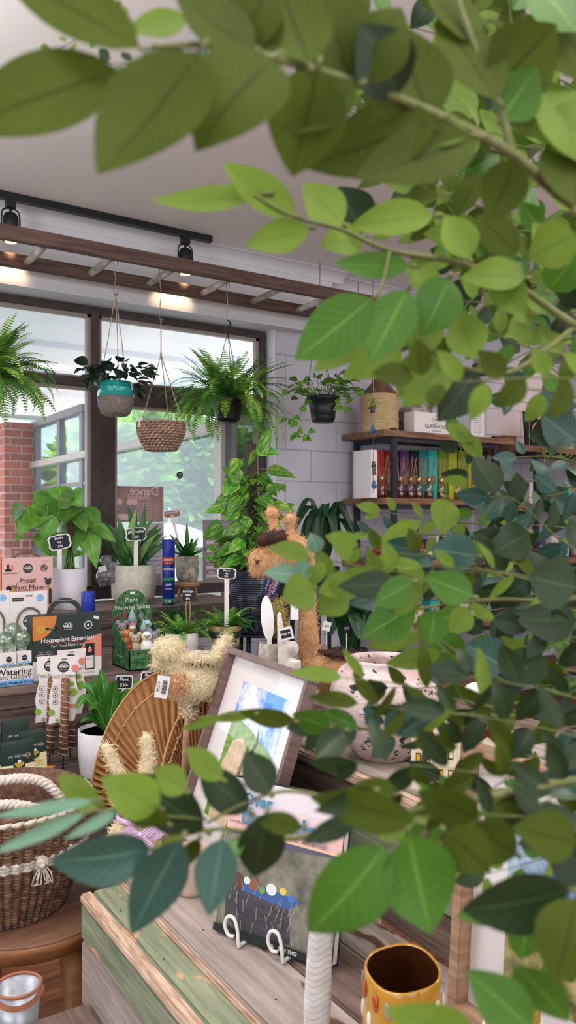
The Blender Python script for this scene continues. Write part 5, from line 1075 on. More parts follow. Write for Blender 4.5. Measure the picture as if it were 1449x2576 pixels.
g.tube([(-W*.21,.06,.004),(-W*.1,.10,.004),(W*.06,.10,.004),(W*.17,.06,.004)], .003, 8); g.tube([(-W*.1,.10,.004),(-W*.05,.085,.17),(W*.02,.085,.17),(W*.06,.10,.004)], .003, 8); g.build('back_stand', t)
# small beige pot
p = P(481, HY, 1.60); t = thing('beige_pot', 'small smooth beige pot behind the cookbook', 'pot', (p.x, p.y, Z1)); pot_shell(mb(M('beige_ceramic', '#cdb3a0', .55)), .029, .038, .085, .004, curve=.004).build('pot', t)
# white wing figurine
p = P(800, HY, 1.10); k = 1.10/FPX; t = thing('angel_wing_ornament', 'tall white carved wing ornament standing on the grey boards', 'ornament', (p.x, p.y, Z1), face(p)+.25)
m_wing = M('whitewashed_resin', '#dfe0e2', .6, '#c9c6c4', scale=30, bump=.2); hh = CAMZ-(2225-HY)*k-Z1
m = mb(m_wing); prof = [(.0,-.0),(.35,.0),(.62,.06),(.86,.16),(1,.28),(.98,.42),(.92,.58),(.82,.72),(.64,.85),(.36,.95),(0,1)]; vs = []; n = 20
for (a, b) in prof:
    for q in range(n):
        th = 2*math.pi*q/n; vs.append(Vector((.0195*a*math.cos(th)-.004+.010*b, .013*a*math.sin(th), hh*b)))
m.add(vs, [(i*n+q, i*n+(q+1) % n, (i+1)*n+(q+1) % n, (i+1)*n+q) for i in range(len(prof)-1) for q in range(n)], True); m.build('wing', t)
m = mb(M('feather_line', '#b8aaa4', .7))
for j in range(22):
    b = .10+.036*j; i = max(q for q in range(len(prof)) if prof[q][1] <= b); a = prof[i][0]+(prof[min(i+1,10)][0]-prof[i][0])*(b-prof[i][1])/max(.001, prof[min(i+1,10)][1]-prof[i][1]); pts = []
    for q in range(9):
        th = -math.pi*(.12+.76*q/8); bb = b+.015*math.sin(q*.8); pts.append((.0197*a*math.cos(th)-.004+.010*bb, .0133*a*math.sin(th), hh*bb))
    m.tube(pts, .0005, 4)
m.build('feather_grooves', t); mb(M('base_taupe', '#8e7a70', .7)).lathe([(0,0),(.016,0),(.017,.004),(.016,.04),(.010,.055),(0,.055)], (.0,0,0), 24, sy=.8).build('base', t)
# amber retro vases
def vase(px, py, d0, rx, label, rz, hgt):
    p = P(px, py, d0); t = thing('retro_vase', label, 'vase', (p.x, p.y, Z1), rz, 'amber retro vases'); h = p.z-Z1
    a = M('amber_glaze', '#a87a1e', .12, '#c08f30', scale=12, coat=.6); m = mb(a); n = 48
    def ring(r, z, inn=1): return [Vector((rx*r*inn*math.copysign(abs(math.cos(q))**.8, math.cos(q)), rx*1.2*r*inn*math.copysign(abs(math.sin(q))**.8, math.sin(q)), z+.006*math.cos(q)*(z/h))) for q in [2*math.pi*i/n for i in range(n)]]
    pr = [(.80,0),(.86,.01),(1.0,h*.35),(1.06,h*.7),(1.0,h*.92),(1.0,h*.985),(.97,h),(.93,h*.99)]; vs = []
    for r, z in pr: vs += ring(r, z)
    vs2 = []; m.add(vs, [(i*n+q, i*n+(q+1) % n, (i+1)*n+(q+1) % n, (i+1)*n+q) for i in range(len(pr)-1) for q in range(n)]+[tuple(range(n))[::-1]], True)
    m.mat(M('dark_amber_inner', '#3a1e0c', .15, coat=.5)); vs = []
    for r, z in ((.93,h*.99),(.90,h*.9),(.92,h*.5),(.7,.015)): vs += ring(r, z)
    m.add(vs, [(i*n+q, i*n+(q+1) % n, (i+1)*n+(q+1) % n, (i+1)*n+q) for i in range(3) for q in range(n)]+[tuple(3*n+q for q in range(n))], True); m.build('body', t)
    m = mb(a); cs = [M('pebble_white','#e8e0cc',.15,coat=.6), M('pebble_red','#b04a1c',.15,coat=.6), M('pebble_grey','#9a8a78',.15,coat=.6), M('pebble_cream','#f0e8d8',.15,coat=.6)]; rd = random.Random(px)
    for row in range(6):
        for q in range(14):
            th = 2*math.pi*(q+.5*(row % 2))/14; z = h*(.08+.155*row); r = 1.035 if z > h*.3 else .95; c = Vector((rx*r*math.copysign(abs(math.cos(th))**.8, math.cos(th)), rx*1.2*r*math.copysign(abs(math.sin(th))**.8, math.sin(th)), z))
            m.mat(cs[rd.randrange(4)]); m.ball(c, (.0062,.0026,.0115), Matrix.Rotation(math.atan2(math.sin(th), math.cos(th)*1.2)-math.pi/2, 3, 'Z'), 10, 7)
    m.build('pebble_pattern', t)
vase(1012, 2432, .985, .043, 'amber glazed vase with white and red pebble pattern, left of the oak frame', face(P(1015,2400,.98))+.45, .2)
vase(1290, 2520, .90, .028, 'smaller amber vase at the bottom right before the oak frame', face(P(1290,2500,.9))-.4, .2)
# pink distressed vase
p = P(965, HY, 1.672); k = 1.672/FPX; t = thing('distressed_vase', 'round pale pink vase with flaking grey black speckles', 'vase', (p.x, p.y, Z2)); h = CAMZ-(1662-HY)*k-Z2; r = 137*k
m_dis = M('distressed_pink', '#c7aaa6', .85, '#e2d6d4', scale=14, bump=.9, bscale=120); flake(m_dis, '#33343a', 26, .60)
m = mb(m_dis); m.lathe([(0,0),(r*.42,0),(r*.5,.006),(r*.8,h*.22),(r*.97,h*.48),(r,h*.62),(r*.95,h*.78),(r*.80,h*.92),(r*.66,h*.97),(r*.68,h),(r*.70,h+.006),(r*.64,h+.007),(r*.62,h*.96),(r*.8,h*.7),(r*.5,.03),(0,.03)], seg=64); m.build('vase', t)
# ceramic houses
p = P(1140, HY, 1.488); k = 1.488/FPX; t = thing('ceramic_row_house', 'cream ceramic house row with brown zigzag roofs and yellow shutters', 'ornament', (p.x, p.y, Z2), face(p)); c_ = M('cream_glaze', '#e6ddc4', .2, coat=.5); c_r = M('brown_glaze', '#6a2c14', .15, coat=.6); c_y = M('yellow_glaze', '#d8a83a', .2)
for i, (x, hw, z) in enumerate(((-74, 28, 125),(-18, 30, 150),(40, 30, 135),(82, 20, 118))):
    x *= k; hw *= k; z *= k; m = mb(c_); m.prism([(x-hw,0),(x+hw,0),(x+hw,z),(x+hw*.4,z+.012),(x,z+.022),(x-hw*.4,z+.012),(x-hw,z)], -.03, .03, FRONT(.0)); m.build('house_wall', t)
    q = mb(c_r); 
    for s in (-1, 1): q.box((x+s*hw*.5, 0, z+.015), (hw*1.35, .07, .006), Matrix.Rotation(s*.62, 3, 'Y'), bev=.002)
    q.box((x,0,z+.028),(.008,.07,.006)); q.build('roof', t); d = DC(); 
    for (a, b) in ((-.4,.62),(.4,.62),(-.4,.25),(.4,.25)): d.rect(x+a*hw, z*b, hw*.42, z*.2, c_r); d.rect(x+a*hw, z*b, hw*.3, z*.15, c_y if a < 0 else c_)
    d.disc(x, z*.82, hw*.22, c_r); d.disc(x, z*.82, hw*.14, c_); place(d, 'window', t, -.0302)
p = P(1200, 1735, 1.8); t = thing('white_bowl_shell', 'small rounded white ornament among the leaves behind the houses', 'ornament', (p.x, p.y, Z2)); mb(m_chalk).lathe([(0,0),(.012,0),(.02,.01),(.012,.05),(.010,p.z-Z2-.02)], seg=20).ball((0,0,p.z-Z2), (.028,.028,.016)).build('mushroom', t)
# ---- giraffe planter (coir)
m_coir = M('orange_coir', '#b48658', .95, '#d0a67c', scale=60, bump=.8, bscale=120); m_coirf = M('coir_fibre', '#cda27a', .9, island=.3); m_dkc = M('dark_coir', '#3a2420', .95, '#54382f', scale=80, bump=.8)
def creature(name, label, cat, px, d0, z0): p = P(px, HY, d0); return thing(name, label, cat, (p.x, p.y, z0), face(p)), d0/FPX
t, k = creature('giraffe_planter', 'orange coir giraffe planter with knobbed horns and long neck', 'planter', 790, 2.12, Z2)
f = lambda x, y, d=0: Vector(((x-790)*k, d, CAMZ-(y-HY)*k-Z2))
m = mb(m_coir); m.ball(f(668,1412,-.02), (44*k, 34*k, 38*k)); m.ball(f(728,1392,0), (62*k, 44*k, 50*k)); m.ball(f(690,1428,-.015), (36*k,30*k,24*k)); m.ball(f(765,1410,.01), (38*k,34*k,36*k)); m.ball(f(655,1432,-.02), (28*k,26*k,20*k))
m.tube([f(692,1365,-.03), f(690,1330,-.03), f(686,1300,-.03)], [15*k,12*k,12*k], 12); m.ball(f(686,1291,-.03), 17*k); m.tube([f(733,1355,.02), f(729,1322,.02)], [14*k,12*k], 12); m.ball(f(729,1309,.02), 18*k)
m.tube([f(762,1400,.01), f(765,1450,.01), f(772,1520,.01), f(775,1580,.01), f(776,1650,.02)], [30*k,24*k,23*k,24*k,30*k], 16); m.ball(f(800,1675,.02), (52*k,46*k,34*k)); m.ball(f(870,1690,.03), (70*k,60*k,38*k)); m.tube([f(775,1640,.02), f(830,1690,.02), f(900,1690,.03)], [28*k,42*k,44*k], 14)
for (x, dd) in ((775,-.02),(815,.05),(890,-.02),(930,.05)): m.tube([f(x,1690,dd), Vector((f(x,1700).x, dd, .002))], [16*k,14*k], 10)
b = remesh(m, .0045); fibres(b, 7000, .016, .00045, .35, m_coirf, 3, jit=.7); b.build('body', t)
m = mb(m_dkc); m.tube([f(656,1362,-.07), f(680,1353,-.075), f(718,1346,-.06)], [13*k,15*k,13*k], 10); fibres(m, 500, .012, .0006, .5, M('dark_fibre', '#4a302c', .9, island=.3), 5); m.build('brow', t)
m = mb(m_dkc); m.ball(f(800,1368,.03), (16*k,10*k,20*k)); m.ball(f(652,1410,-.08), (5*k,3*k,5*k)); fibres(m, 200, .012, .0006, .4, MATS['dark_fibre'], 6); m.build('ear', t)
m = mb(m_dkc); m.tube([f(800,1640,.0), f(850,1643,-.02), f(900,1648,0), f(930,1655,.03)], [7*k,9*k,9*k,7*k], 8); fibres(m, 400, .02, .0005, .5, MATS['dark_fibre'], 7); m.build('planter_lining', t)
m = mb(m_paper); m.box(f(765,1500,-.05), (56*k,.001,26*k), Matrix.Rotation(.1,3,'Y')); m.box(f(742,1530,-.05), (20*k,.001,46*k)); m.build('paper_label', t)
# cactus in stone pot + white hand/snail ornament
t, k = creature('potted_cactus', 'small spiny cactus in a stone pot with a white oval plant label', 'potted plant', 682, 2.10, Z2); f = lambda x, y, d=0: Vector(((x-682)*k, d, CAMZ-(y-HY)*k-Z2))
m_stone = M('rough_stone', '#8d857e', .9, '#bdb6ae', scale=40, bump=.6); zt = f(0,1616).z; m = mb(m_stone); m.lathe([(0,0),(.018,0),(.024,.02),(.034,zt-.04),(.032,zt),(.028,zt),(.026,zt-.015),(0,zt-.015)], seg=32, ribs=0); m.build('pot', t)
mb(m_potblk).lathe([(.020,zt-.012),(.025,zt+.022),(.023,zt+.022),(0,zt+.016)], (.006,0,0), 4, Matrix.Rotation(.78,3,'Z'), smooth=False).build('nursery_pot', t)
cp = f(697,1605); top = f(700,1510); m = mb(M('cactus_green', '#4f6038', .7)); m.lathe([(.008,0),(.016,.02),(.018,(top.z-cp.z)*.5),(.014,(top.z-cp.z)*.85),(0,top.z-cp.z)], cp, 24, ribs=1, rib=.12); fibres(m, 1400, .010, .0003, 1.6, M('cactus_spine', '#c9ac5c', .7), 2); m.build('cactus', t)
m = mb(m_chalk); m.prism([(-16*k*math.cos(a)*1, 56*k*math.sin(a)) for a in [math.pi*2*q/24 for q in range(24)]], -.0006, .0006, Matrix.Translation(f(673,1552,-.03)) @ Matrix.Rotation(-.08,4,'Y') @ Matrix.Rotation(math.pi/2,4,'X')); m.box(f(678,1602,-.029), (11*k,.0012,60*k)); m.build('plant_label', t)
t, k = creature('stone_snail_ornament', 'white resin snail ornament with raised neck and a square tag', 'ornament', 722, 2.06, Z2); f = lambda x, y, d=0: Vector(((x-722)*k, d, CAMZ-(y-HY)*k-Z2))
m = mb(M('white_resin', '#c6bfb8', .8, '#e4dfd8', scale=40, bump=.5)); m.tube([f(702,1546), f(706,1580), f(712,1625), f(718,1680), Vector((0,0,.004))], [6*k,9*k,15*k,20*k,22*k], 14); m.ball(f(734,1632), (19*k,17*k,20*k)); m.ball(f(734,1680), (22*k,18*k,26*k)); m.tube([f(738,1660), Vector((.01,0,.004))], [20*k,24*k], 12); m.ball(f(703,1545), 6*k); remesh(m, .003).build('body', t)
R = Matrix.Translation(f(719,1590,-.03)) @ Matrix.Rotation(-.25,4,'Y'); mb(m_paper).box((0,0,0),(36*k,.0008,32*k)).build('tag', t, R); d = DC(); d.rect(0,0,25*k,20*k,m_ink); d.text('High St', 0, 0, 8*k, m_paper, bold=.0002); d.build('tag_print', t, R @ FRONT(-.0004))
# ---- straw bird planter
m_straw = M('loofah_straw', '#cdb994', .95, '#e8dabc', scale=50, bump=.8, bscale=120); m_strawf = M('straw_fibre', '#eadcba', .9, island=.25)
t, k = creature('straw_bird_planter', 'cream straw duck planter with open back and upright tail on a wooden stake', 'planter', 480, 1.93, Z1); f = lambda x, y, d=0: Vector(((x-480)*k, d, CAMZ-(y-HY)*k-Z1))
m = mb(m_straw); m.ball(f(424,1632,-.02), (38*k,34*k,32*k)); m.ball(f(400,1668,-.02), (18*k,15*k,14*k)); m.ball(f(485,1712), (76*k,62*k,50*k)); m.ball(f(450,1670,0),(46*k,40*k,34*k)); m.tube([f(540,1690,.01), f(550,1645,.01), f(568,1615,.02), f(576,1606,.02)], [24*k,17*k,14*k,12*k], 12)
ring = [f(497+52*math.cos(a), 1665+17*math.sin(a), 0) + Vector((0, -.045*math.sin(a)*-1, 0)) for a in [math.pi*q/8 for q in range(16)]]; m.tube(ring, 11*k, 8, closed=True)
b = remesh(m, .0042); fibres(b, 8000, .016, .00045, .35, m_strawf, 9, jit=.8); b.build('body', t)
m = mb(m_soil); m.ball(f(497,1667,-.0), (44*k,34*k,9*k)); m.build('lining', t); mb(glassmat('plastic_liner', (.95,.95,.97), .2, .2, '#cfccd0', .25)).lathe([(42*k,0),(47*k,.016),(40*k,.024)], f(497,1666), 20, sy=.75, smooth=False).build('plastic_liner', t)
m = mb(m_coir); m.ball(f(448,1712,-.055), (26*k,12*k,26*k)); fibres(m, 700, .014, .0005, .5, m_coirf, 4); m.build('wing', t)
mb(m_lw).tube([f(478,1755), f(468,1850), Vector((-.02,0,.002))], [.008,.008,.009], 12).build('stake', t); m = mb(m_jute); m.tube([f(477,1760), f(474,1790), f(472,1800)], [.012,.014,.011], 10); fibres(m, 300, .02, .0006, .4, m_strawf, 2); m.build('binding', t)
R = Matrix.Translation(f(412,1710,-.075)) @ Matrix.Rotation(.18,4,'Y'); mb(m_paper).box((0,0,0),(31*k,.0008,54*k)).build('tag', t, R); d = DC(); d.text('FP274', -9*k, 0, 10*k, m_ink, rot=math.pi/2)
for q in range(14): d.rect(5*k, (-16+2.4*q)*k, 11*k, (1+(q*7 % 3)*.5)*k, m_ink)
d.build('tag_print', t, R @ FRONT(-.0005))
# ---- straw rabbit
t, k = creature('straw_rabbit', 'straw rabbit with tall ears and a lilac gingham bow behind the leaves', 'ornament', 335, 1.70, Z1); f = lambda x, y, d=0: Vector(((x-335)*k, d, CAMZ-(y-HY)*k-Z1))
m = mb(m_straw); m.ball(f(332,2000), (52*k,44*k,48*k)); m.ball(f(335,2120), (66*k,56*k,70*k)); m.tube([f(312,1975), f(292,1925), f(270,1880), f(263,1868)], [17*k,15*k,13*k,11*k], 12); m.tube([f(362,1970), f(373,1910), f(368,1860), f(367,1848)], [18*k,16*k,13*k,9*k], 12); m.ball(f(370,2155,-.03), (30*k,26*k,26*k))
for s in (300, 370): m.ball(f(s,2180,-.03), (22*k,34*k,14*k))
b = remesh(m, .0042); fibres(b, 6000, .014, .00045, .35, m_strawf, 11, jit=.8); b.build('body', t)
def gingham():
    m = M('lilac_gingham', '#d9b4dc', .8); nt = m.node_tree; tc = nd(nt, 'ShaderNodeTexCoord'); ck = nd(nt, 'ShaderNodeTexChecker'); ck.inputs[3].default_value = 330; ck.inputs[1].default_value = rgb('#c890cf'); ck.inputs[2].default_value = rgb('#efe0f0'); nt.links.new(tc.outputs['Object'], ck.inputs[0]); nt.links.new(ck.outputs[0], nt.nodes['Principled BSDF'].inputs['Base Color']); return m
m = mb(gingham()); c = f(352,2062,-.085); m.tube([f(352+54*math.cos(a), 2052, 0)+Vector((0,-52*k*math.sin(a),0)) for a in [math.pi*2*q/24 for q in range(24)]], 7*k, 6, closed=True)
for s in (-1, 1): m.ribbon([c, c+Vector((s*26*k,-.004,12*k)), c+Vector((s*44*k,0,2*k)), c+Vector((s*24*k,.006,-8*k)), c], [.004,.013,.016,.012,.004], (0,-1,0), .1); m.ribbon([c, c+Vector((s*16*k,-.004,-26*k)), c+Vector((s*26*k,-.002,-52*k))], [.005,.011,.014], (0,-1,0), .05)
m.ball(c, 7*k, seg=10, rings=7); m.build('bow', t)
# ---- palm fans
m_palm = M('dried_palm', '#a9794c', .75, '#c99e70', scale=4, bump=.1, island=.1); m_palmd = M('palm_edge', '#8a5a34', .8)
def fan(px, py, d0, rxp, ryp, a0, a1, label, turn, lean=.10):
    p = P(px, py, d0); k = d0/FPX; t = thing('palm_fan', label, 'palm fan', (p.x, p.y, Z1), face(p)+turn, 'dried palm fans'); z0 = max(p.z-Z1, .004); m = mb(m_palm); n = 54; nr = 9; vs = []
    R = lambda a: k/math.sqrt((math.cos(a)/rxp)**2+(math.sin(a)/ryp)**2)
    for i in range(n+1):
        a = a0+(a1-a0)*i/n
        for j in range(nr):
            q = j/(nr-1); r = R(a)*(.05+.95*q); vs.append(Vector((r*math.cos(a), (.003+.005*q)*(1 if i % 2 else -1)+lean*r*math.sin(a), z0+r*math.sin(a))))
    m.add(vs, [(i*nr+j, i*nr+j+1, (i+1)*nr+j+1, (i+1)*nr+j) for i in range(n) for j in range(nr-1)], False); m.build('blade', t)
    e = mb(m_palm)
    for q, rr_ in ((.86, .0020), (1.0, .0030)): e.tube([Vector((R(a0+(a1-a0)*i/n)*q*math.cos(a0+(a1-a0)*i/n), lean*R(a0+(a1-a0)*i/n)*q*math.sin(a0+(a1-a0)*i/n)-.010, z0+R(a0+(a1-a0)*i/n)*q*math.sin(a0+(a1-a0)*i/n))) for i in range(n+1)], rr_, 5)
    for i in range(2, n-1, 5):
        a = a0+(a1-a0)*i/n; r = R(a)*.86; c = Vector((r*math.cos(a), lean*r*math.sin(a)-.012, z0+r*math.sin(a))); e.tube([c-Vector((.004,0,0)), c+Vector((.006,0,.006))], .0028, 5)
    e.build('stitching', t); mb(m_lw).tube([(0,0,z0+.02),(0,.0,.002)], [.009,.008], 10).build('stem', t)
fan(440, 2090, 2.05, 208, 345, math.radians(66), math.radians(178), 'large pleated palm fan behind the straw rabbit', 0)
fan(505, 2080, 1.96, 108, 300, math.radians(84), math.radians(150), 'folded palm fan between the large fan and the cow picture', 0)
fan(405, 2090, 2.20, 120, 352, math.radians(60), math.radians(95), 'narrow palm fan tip behind the large fan below the straw duck', 0)
# ================================================================ RIGHT SHELVES
m_shelf = M('shelf_timber', '#6a4a38', .7, '#94705a', scale=6, stretch=(.8,10,10), bump=.4); m_steel = M('shelf_steel', '#2b2d35', .5)
def shelf_unit(label, u0, u1, tops, posts):
    t = thing('shelving_unit', label, 'shelving unit', (u0, 3.83, 0)); L = u1-u0; zt = tops[0]
    for z in tops:
        for q in range(2): mb(m_shelf).box((L/2+(.005 if q else 0), -.03+.107+.215*q, z-.02), (L, .21, .04), bev=.003).build('shelf', t)
    for x in posts:
        for y in (0, .37): mb(m_steel).box((x-u0, y, (zt+.015 if y == 0 else zt-.04)/2), (.034, .03, zt+.015 if y == 0 else zt-.04)).build('post', t)
    m = mb(m_steel)
    for z in tops: m.box(((posts[0]+posts[-1])/2-u0, .0, z-.055), (posts[-1]-posts[0], .02, .03)); [m.box((x-u0, .18, z-.055), (.03, .36, .03)) for x in posts]
    m.build('rail', t)
T1 = [1.905, 1.48, 1.08, .66, .25]
shelf_unit('timber and black steel shelving unit holding reed diffusers', 3.17, 4.36, T1, [3.28, 4.19])
shelf_unit('second timber and steel shelving unit further right along the wall', 4.40, 6.3, [1.87, 1.46, 1.06, .66, .25], [4.62, 6.15])
ZT = 1.905
# top items
p = on_v(955, HY, 3.99); k = d_at(955, 3.99)/FPX; h = CAMZ-(948-HY)*k-ZT; r = 46*k; t = thing('wicker_bottle', 'tall rattan wrapped bottle vase with brown neck on the top shelf', 'vase', (p.x, p.y, ZT)); m_rat = M('pale_rattan', '#b59a70', .7, '#d6c094', scale=40, stretch=(.4,.4,5)); m_ratd = M('brown_rattan', '#5c4030', .8, '#7d5c48', scale=40)
pf = lambda q: r*(1 if q < .66 else (1-(q-.66)/.24*.62 if q < .90 else .38+.0*(q-.9))); m = mb(m_rat); n = 46
for j in range(n):
    q = j/n; m.mat(m_rat if q < .66 else m_ratd); m.tube([(pf(q)*(1+.012*(1 if (i+j) % 2 else -1))*math.cos(math.pi*2*i/28), pf(q)*(1+.012*(1 if (i+j) % 2 else -1))*math.sin(math.pi*2*i/28), .004+q*(h-.006)) for i in range(28)], h/n*.62, 5, closed=True)
m.mat(m_ratd).lathe([(0,.001),(r*.96,.002)]+[(pf(q/20)*.96, h*q/20) for q in range(1,21)]+[(pf(1)*.6,h),(pf(1)*.5,h*.9),(0,h*.9)], seg=32); m.build('bottle', t)
p = on_v(1045, HY, 4.03); k = d_at(1045, 4.03)/FPX; h = CAMZ-(1003-HY)*k-ZT; r = 48*k; t = thing('stone_vase', 'mottled brown stone vase behind the white fragrance box', 'vase', (p.x, p.y, ZT)); mb(M('mottled_stone', '#5c4c48', .8, '#b3a8a4', scale=22, bump=.4)).lathe([(0,0),(r*.6,0),(r*.95,h*.25),(r,h*.45),(r*.85,h*.7),(r*.45,h*.92),(r*.4,h),(r*.32,h),(0,h*.9)], seg=40).build('vase', t)
def shelfbox(px0, px1, v, z0, ytop, dep, lab, m, graph=None, name='fragrance_box', cat='box', group=None):
    u0, u1 = u_at(px0, v), u_at(px1, v); h = CAMZ-(ytop-HY)/FPX*d_at(px0, v)-z0; t = thing(name, lab, cat, ((u0+u1)/2, v, z0), 0, group); w = u1-u0; mb(m).box((0, dep/2, h/2), (w, dep, h), bev=.001).build('carton', t)
    if graph: d = DC(); graph(d, w, h); place(d, 'printed_front', t)
    return t
def g1(d, w, h): d.arc(-w*.02, h*.68, .026, .028, .5, 5.8, m_ink); d.line(-w*.02-.042, h*.70, -w*.02+.042, h*.70, .002, m_ink); d.text('H', -w*.02, h*.68, .026, m_ink); d.text('GLASSHOUSE', 0, h*.36, .034, m_ink, bold=.0002); d.text('FRAGRANCES', 0, h*.16, .013, m_ink)
shelfbox(1042, 1152, 3.86, ZT, 1034, .10, 'white fragrance box with circular emblem standing on the top shelf', m_paper, g1)
p = on_v(1200, 1103, 3.95); t = thing('acrylic_sign', 'clear acrylic stand holding a white notice on the top shelf', 'sign', (p.x, p.y, ZT)); k = d_at(1200, 3.95)/FPX; mb(glassmat('acrylic', (.96,.96,.98), .1)).box((0,0,.115),(.15,.008,.23)).box((0,.03,.003),(.15,.07,.005)).build('holder', t); mb(m_paper).box((0,-.005,.11),(.13,.001,.19)).build('notice', t); d = DC()
for q in range(9): d.rect(0, .05+.014*q, .08, .003, m_gy)
place(d, 'lettering', t, -.0056)
p = on_v(1345, HY, 3.95); t = thing('booklet', 'black and peach booklet standing on the far top shelf', 'booklet', (p.x, p.y, 1.87)); k = d_at(1345, 3.95)/FPX; mb(m_ink).box((0,0,.135),(.22,.02,.27),Matrix.Rotation(-.08,3,'X')).build('cover', t); d = DC(); pk = M('peach_print', '#f0a890', .6); d.disc(0, .12, .075, pk); d.disc(.03, .22, .035, pk); d.disc(.03, .20, .02, m_orange); d.text('CANDLE LOUNGE', 0, .085, .026, m_paper, bold=.0004); d.line(-.1,.01,-.1,.26,.002,m_paper); d.line(.1,.01,.1,.26,.002,m_paper); place(d, 'printed_front', t, -.034)
p = on_v(1275, HY, 4.1); t = thing('timber_block', 'small dark timber block beside the peach booklet', 'block', (p.x, p.y, 1.87)); mb(m_shelf).box((0,0,.05),(.12,.08,.10), bev=.004).build('block', t)
m_moss = M('moss_green', '#6a7a2c', .8, '#93a244', scale=30, island=.3)
p = on_v(1410, HY, 3.88); t = thing('preserved_moss_garland', 'yellow green moss trailing over the far top shelf edge', 'plant', (p.x, p.y, 1.87)); m = mb(m_moss); rd = random.Random(3)
for i in range(700):
    a = rd.uniform(-.30,.25); z = rd.uniform(-.16,.15)*(1-abs(a)*1.6); y = rd.uniform(-.05,.02) if z < 0 else rd.uniform(-.05,.1); c = Vector((a, y-.05 if z < .01 else y, z+.012)); m.leaf(c, c+Vector((rd.gauss(0,.02), rd.gauss(0,.015), rd.gauss(0,.02))), .010, (rd.gauss(0,1), -1, rd.gauss(0,1)), .1, .1, n=3)
m.build('moss', t)
# row of boxes & diffusers
Z3 = 1.48
for i, (a, b) in enumerate(((860,882),(884,932))):
    u0, u1 = u_at(a, 3.86), u_at(b, 3.86)
tall = lambda px0, px1, v, yt, lab, m, dep=.10: shelfbox(px0, px1, v, Z3, yt, dep, lab, m, lambda d, w, h: (d.rect(0, h*.42, w*.45, h*.2, m_kraft), d.text('GH', 0, h*.42, w*.22, m_gold)), 'diffuser_box', 'box', 'tall fragrance boxes behind the diffusers')
u0 = u_at(866, 4.10)
t = shelfbox(933, 949, 3.85, Z3, 1131, .17, 'white tall box nearest the left end of the diffuser shelf', m_paper, lambda d, w, h: (d.rect(w*.0, h*.55, w*.6, h*.16, m_kraft),), 'diffuser_box'); 
t = shelfbox(925, 950, 4.03, Z3, 1131, .16, 'white tall box against the wall behind the nearest white box', m_paper, None, 'diffuser_box')
cols = [(951,'#c23a30','red'),(969,'#7c1c28','dark red'),(987,'#5a2a2e','maroon'),(1007,'#5c3a78','purple'),(1031,'#22262e','black'),(1054,'#1f8a8c','teal'),(1078,'#3cc0b4','aqua'),(1103,'#7c9c2c','olive green'),(1128,'#b4c838','lime'),(1153,'#8aa030','moss green'),(1178,'#c8d04a','yellow green'),(1203,'#1c1c22','black end')]
for i, (px, c, nm) in enumerate(cols):
    u = u_at(px, 4.02); tt = shelfbox(px+1, px+(22 if i > 2 else 16), 4.02, Z3, 1133, .10, nm+' tall fragrance box in the row behind the diffusers', M('box'+c, c, .55), lambda d, w, h: (d.rect(0, h*.40, w*.5, h*.18, M('label_taupe', '#8a7058', .6)), d.text('GH', 0, h*.4, w*.2, m_gold)), 'diffuser_box', 'box', 'tall fragrance boxes behind the diffusers')
m_reed = M('reed_sticks', '#b98a68', .7); m_goldm = M('brass_collar', '#d9b878', .3, metal=.85)
dl = ['leftmost reed diffuser beside the white boxes','second reed diffuser from the left','reed diffuser hidden partly by the front shelf post','reed diffuser before the purple box','reed diffuser before the black box','reed diffuser before the teal box','reed diffuser before the aqua box','reed diffuser before the lime box','reed diffuser at the right end of the row']
for i, px in enumerate((961, 984, 1007, 1033, 1053, 1079, 1110, 1152, 1200)):
    p = on_v(px, HY, 3.92); t = thing('reed_diffuser', dl[i], 'reed diffuser', (p.x, p.y, Z3), .3*i, 'reed diffusers on the shelf'); rd = random.Random(i)
    mb(glassmat('bottle_glass', (.93,.92,.90), .10, .03)).lathe([(0,.001),(.030,.001),(.032,.006),(.032,.085),(.024,.10),(.014,.108),(.014,.115)], seg=28).build('bottle', t)
    mb(glassmat('amber_oil', (.75,.48,.25), .05, .05, '#8a4a1c', .25)).lathe([(0,.004),(.028,.004),(.028,.05),(0,.05)], seg=24).build('oil', t)
    mb(m_goldm).lathe([(.012,.108),(.016,.108),(.016,.14),(.012,.142),(.010,.14)], seg=20).build('collar', t)
    m = mb(m_reed)
    for q in range(8): a = rd.uniform(0,6.28); s = rd.uniform(.02,.075); m.tube([(-.010*math.cos(a),-.010*math.sin(a),.006),(s*math.cos(a),s*math.sin(a),.255+rd.uniform(0,.025))], .0014, 5)
    m.build('reeds', t)
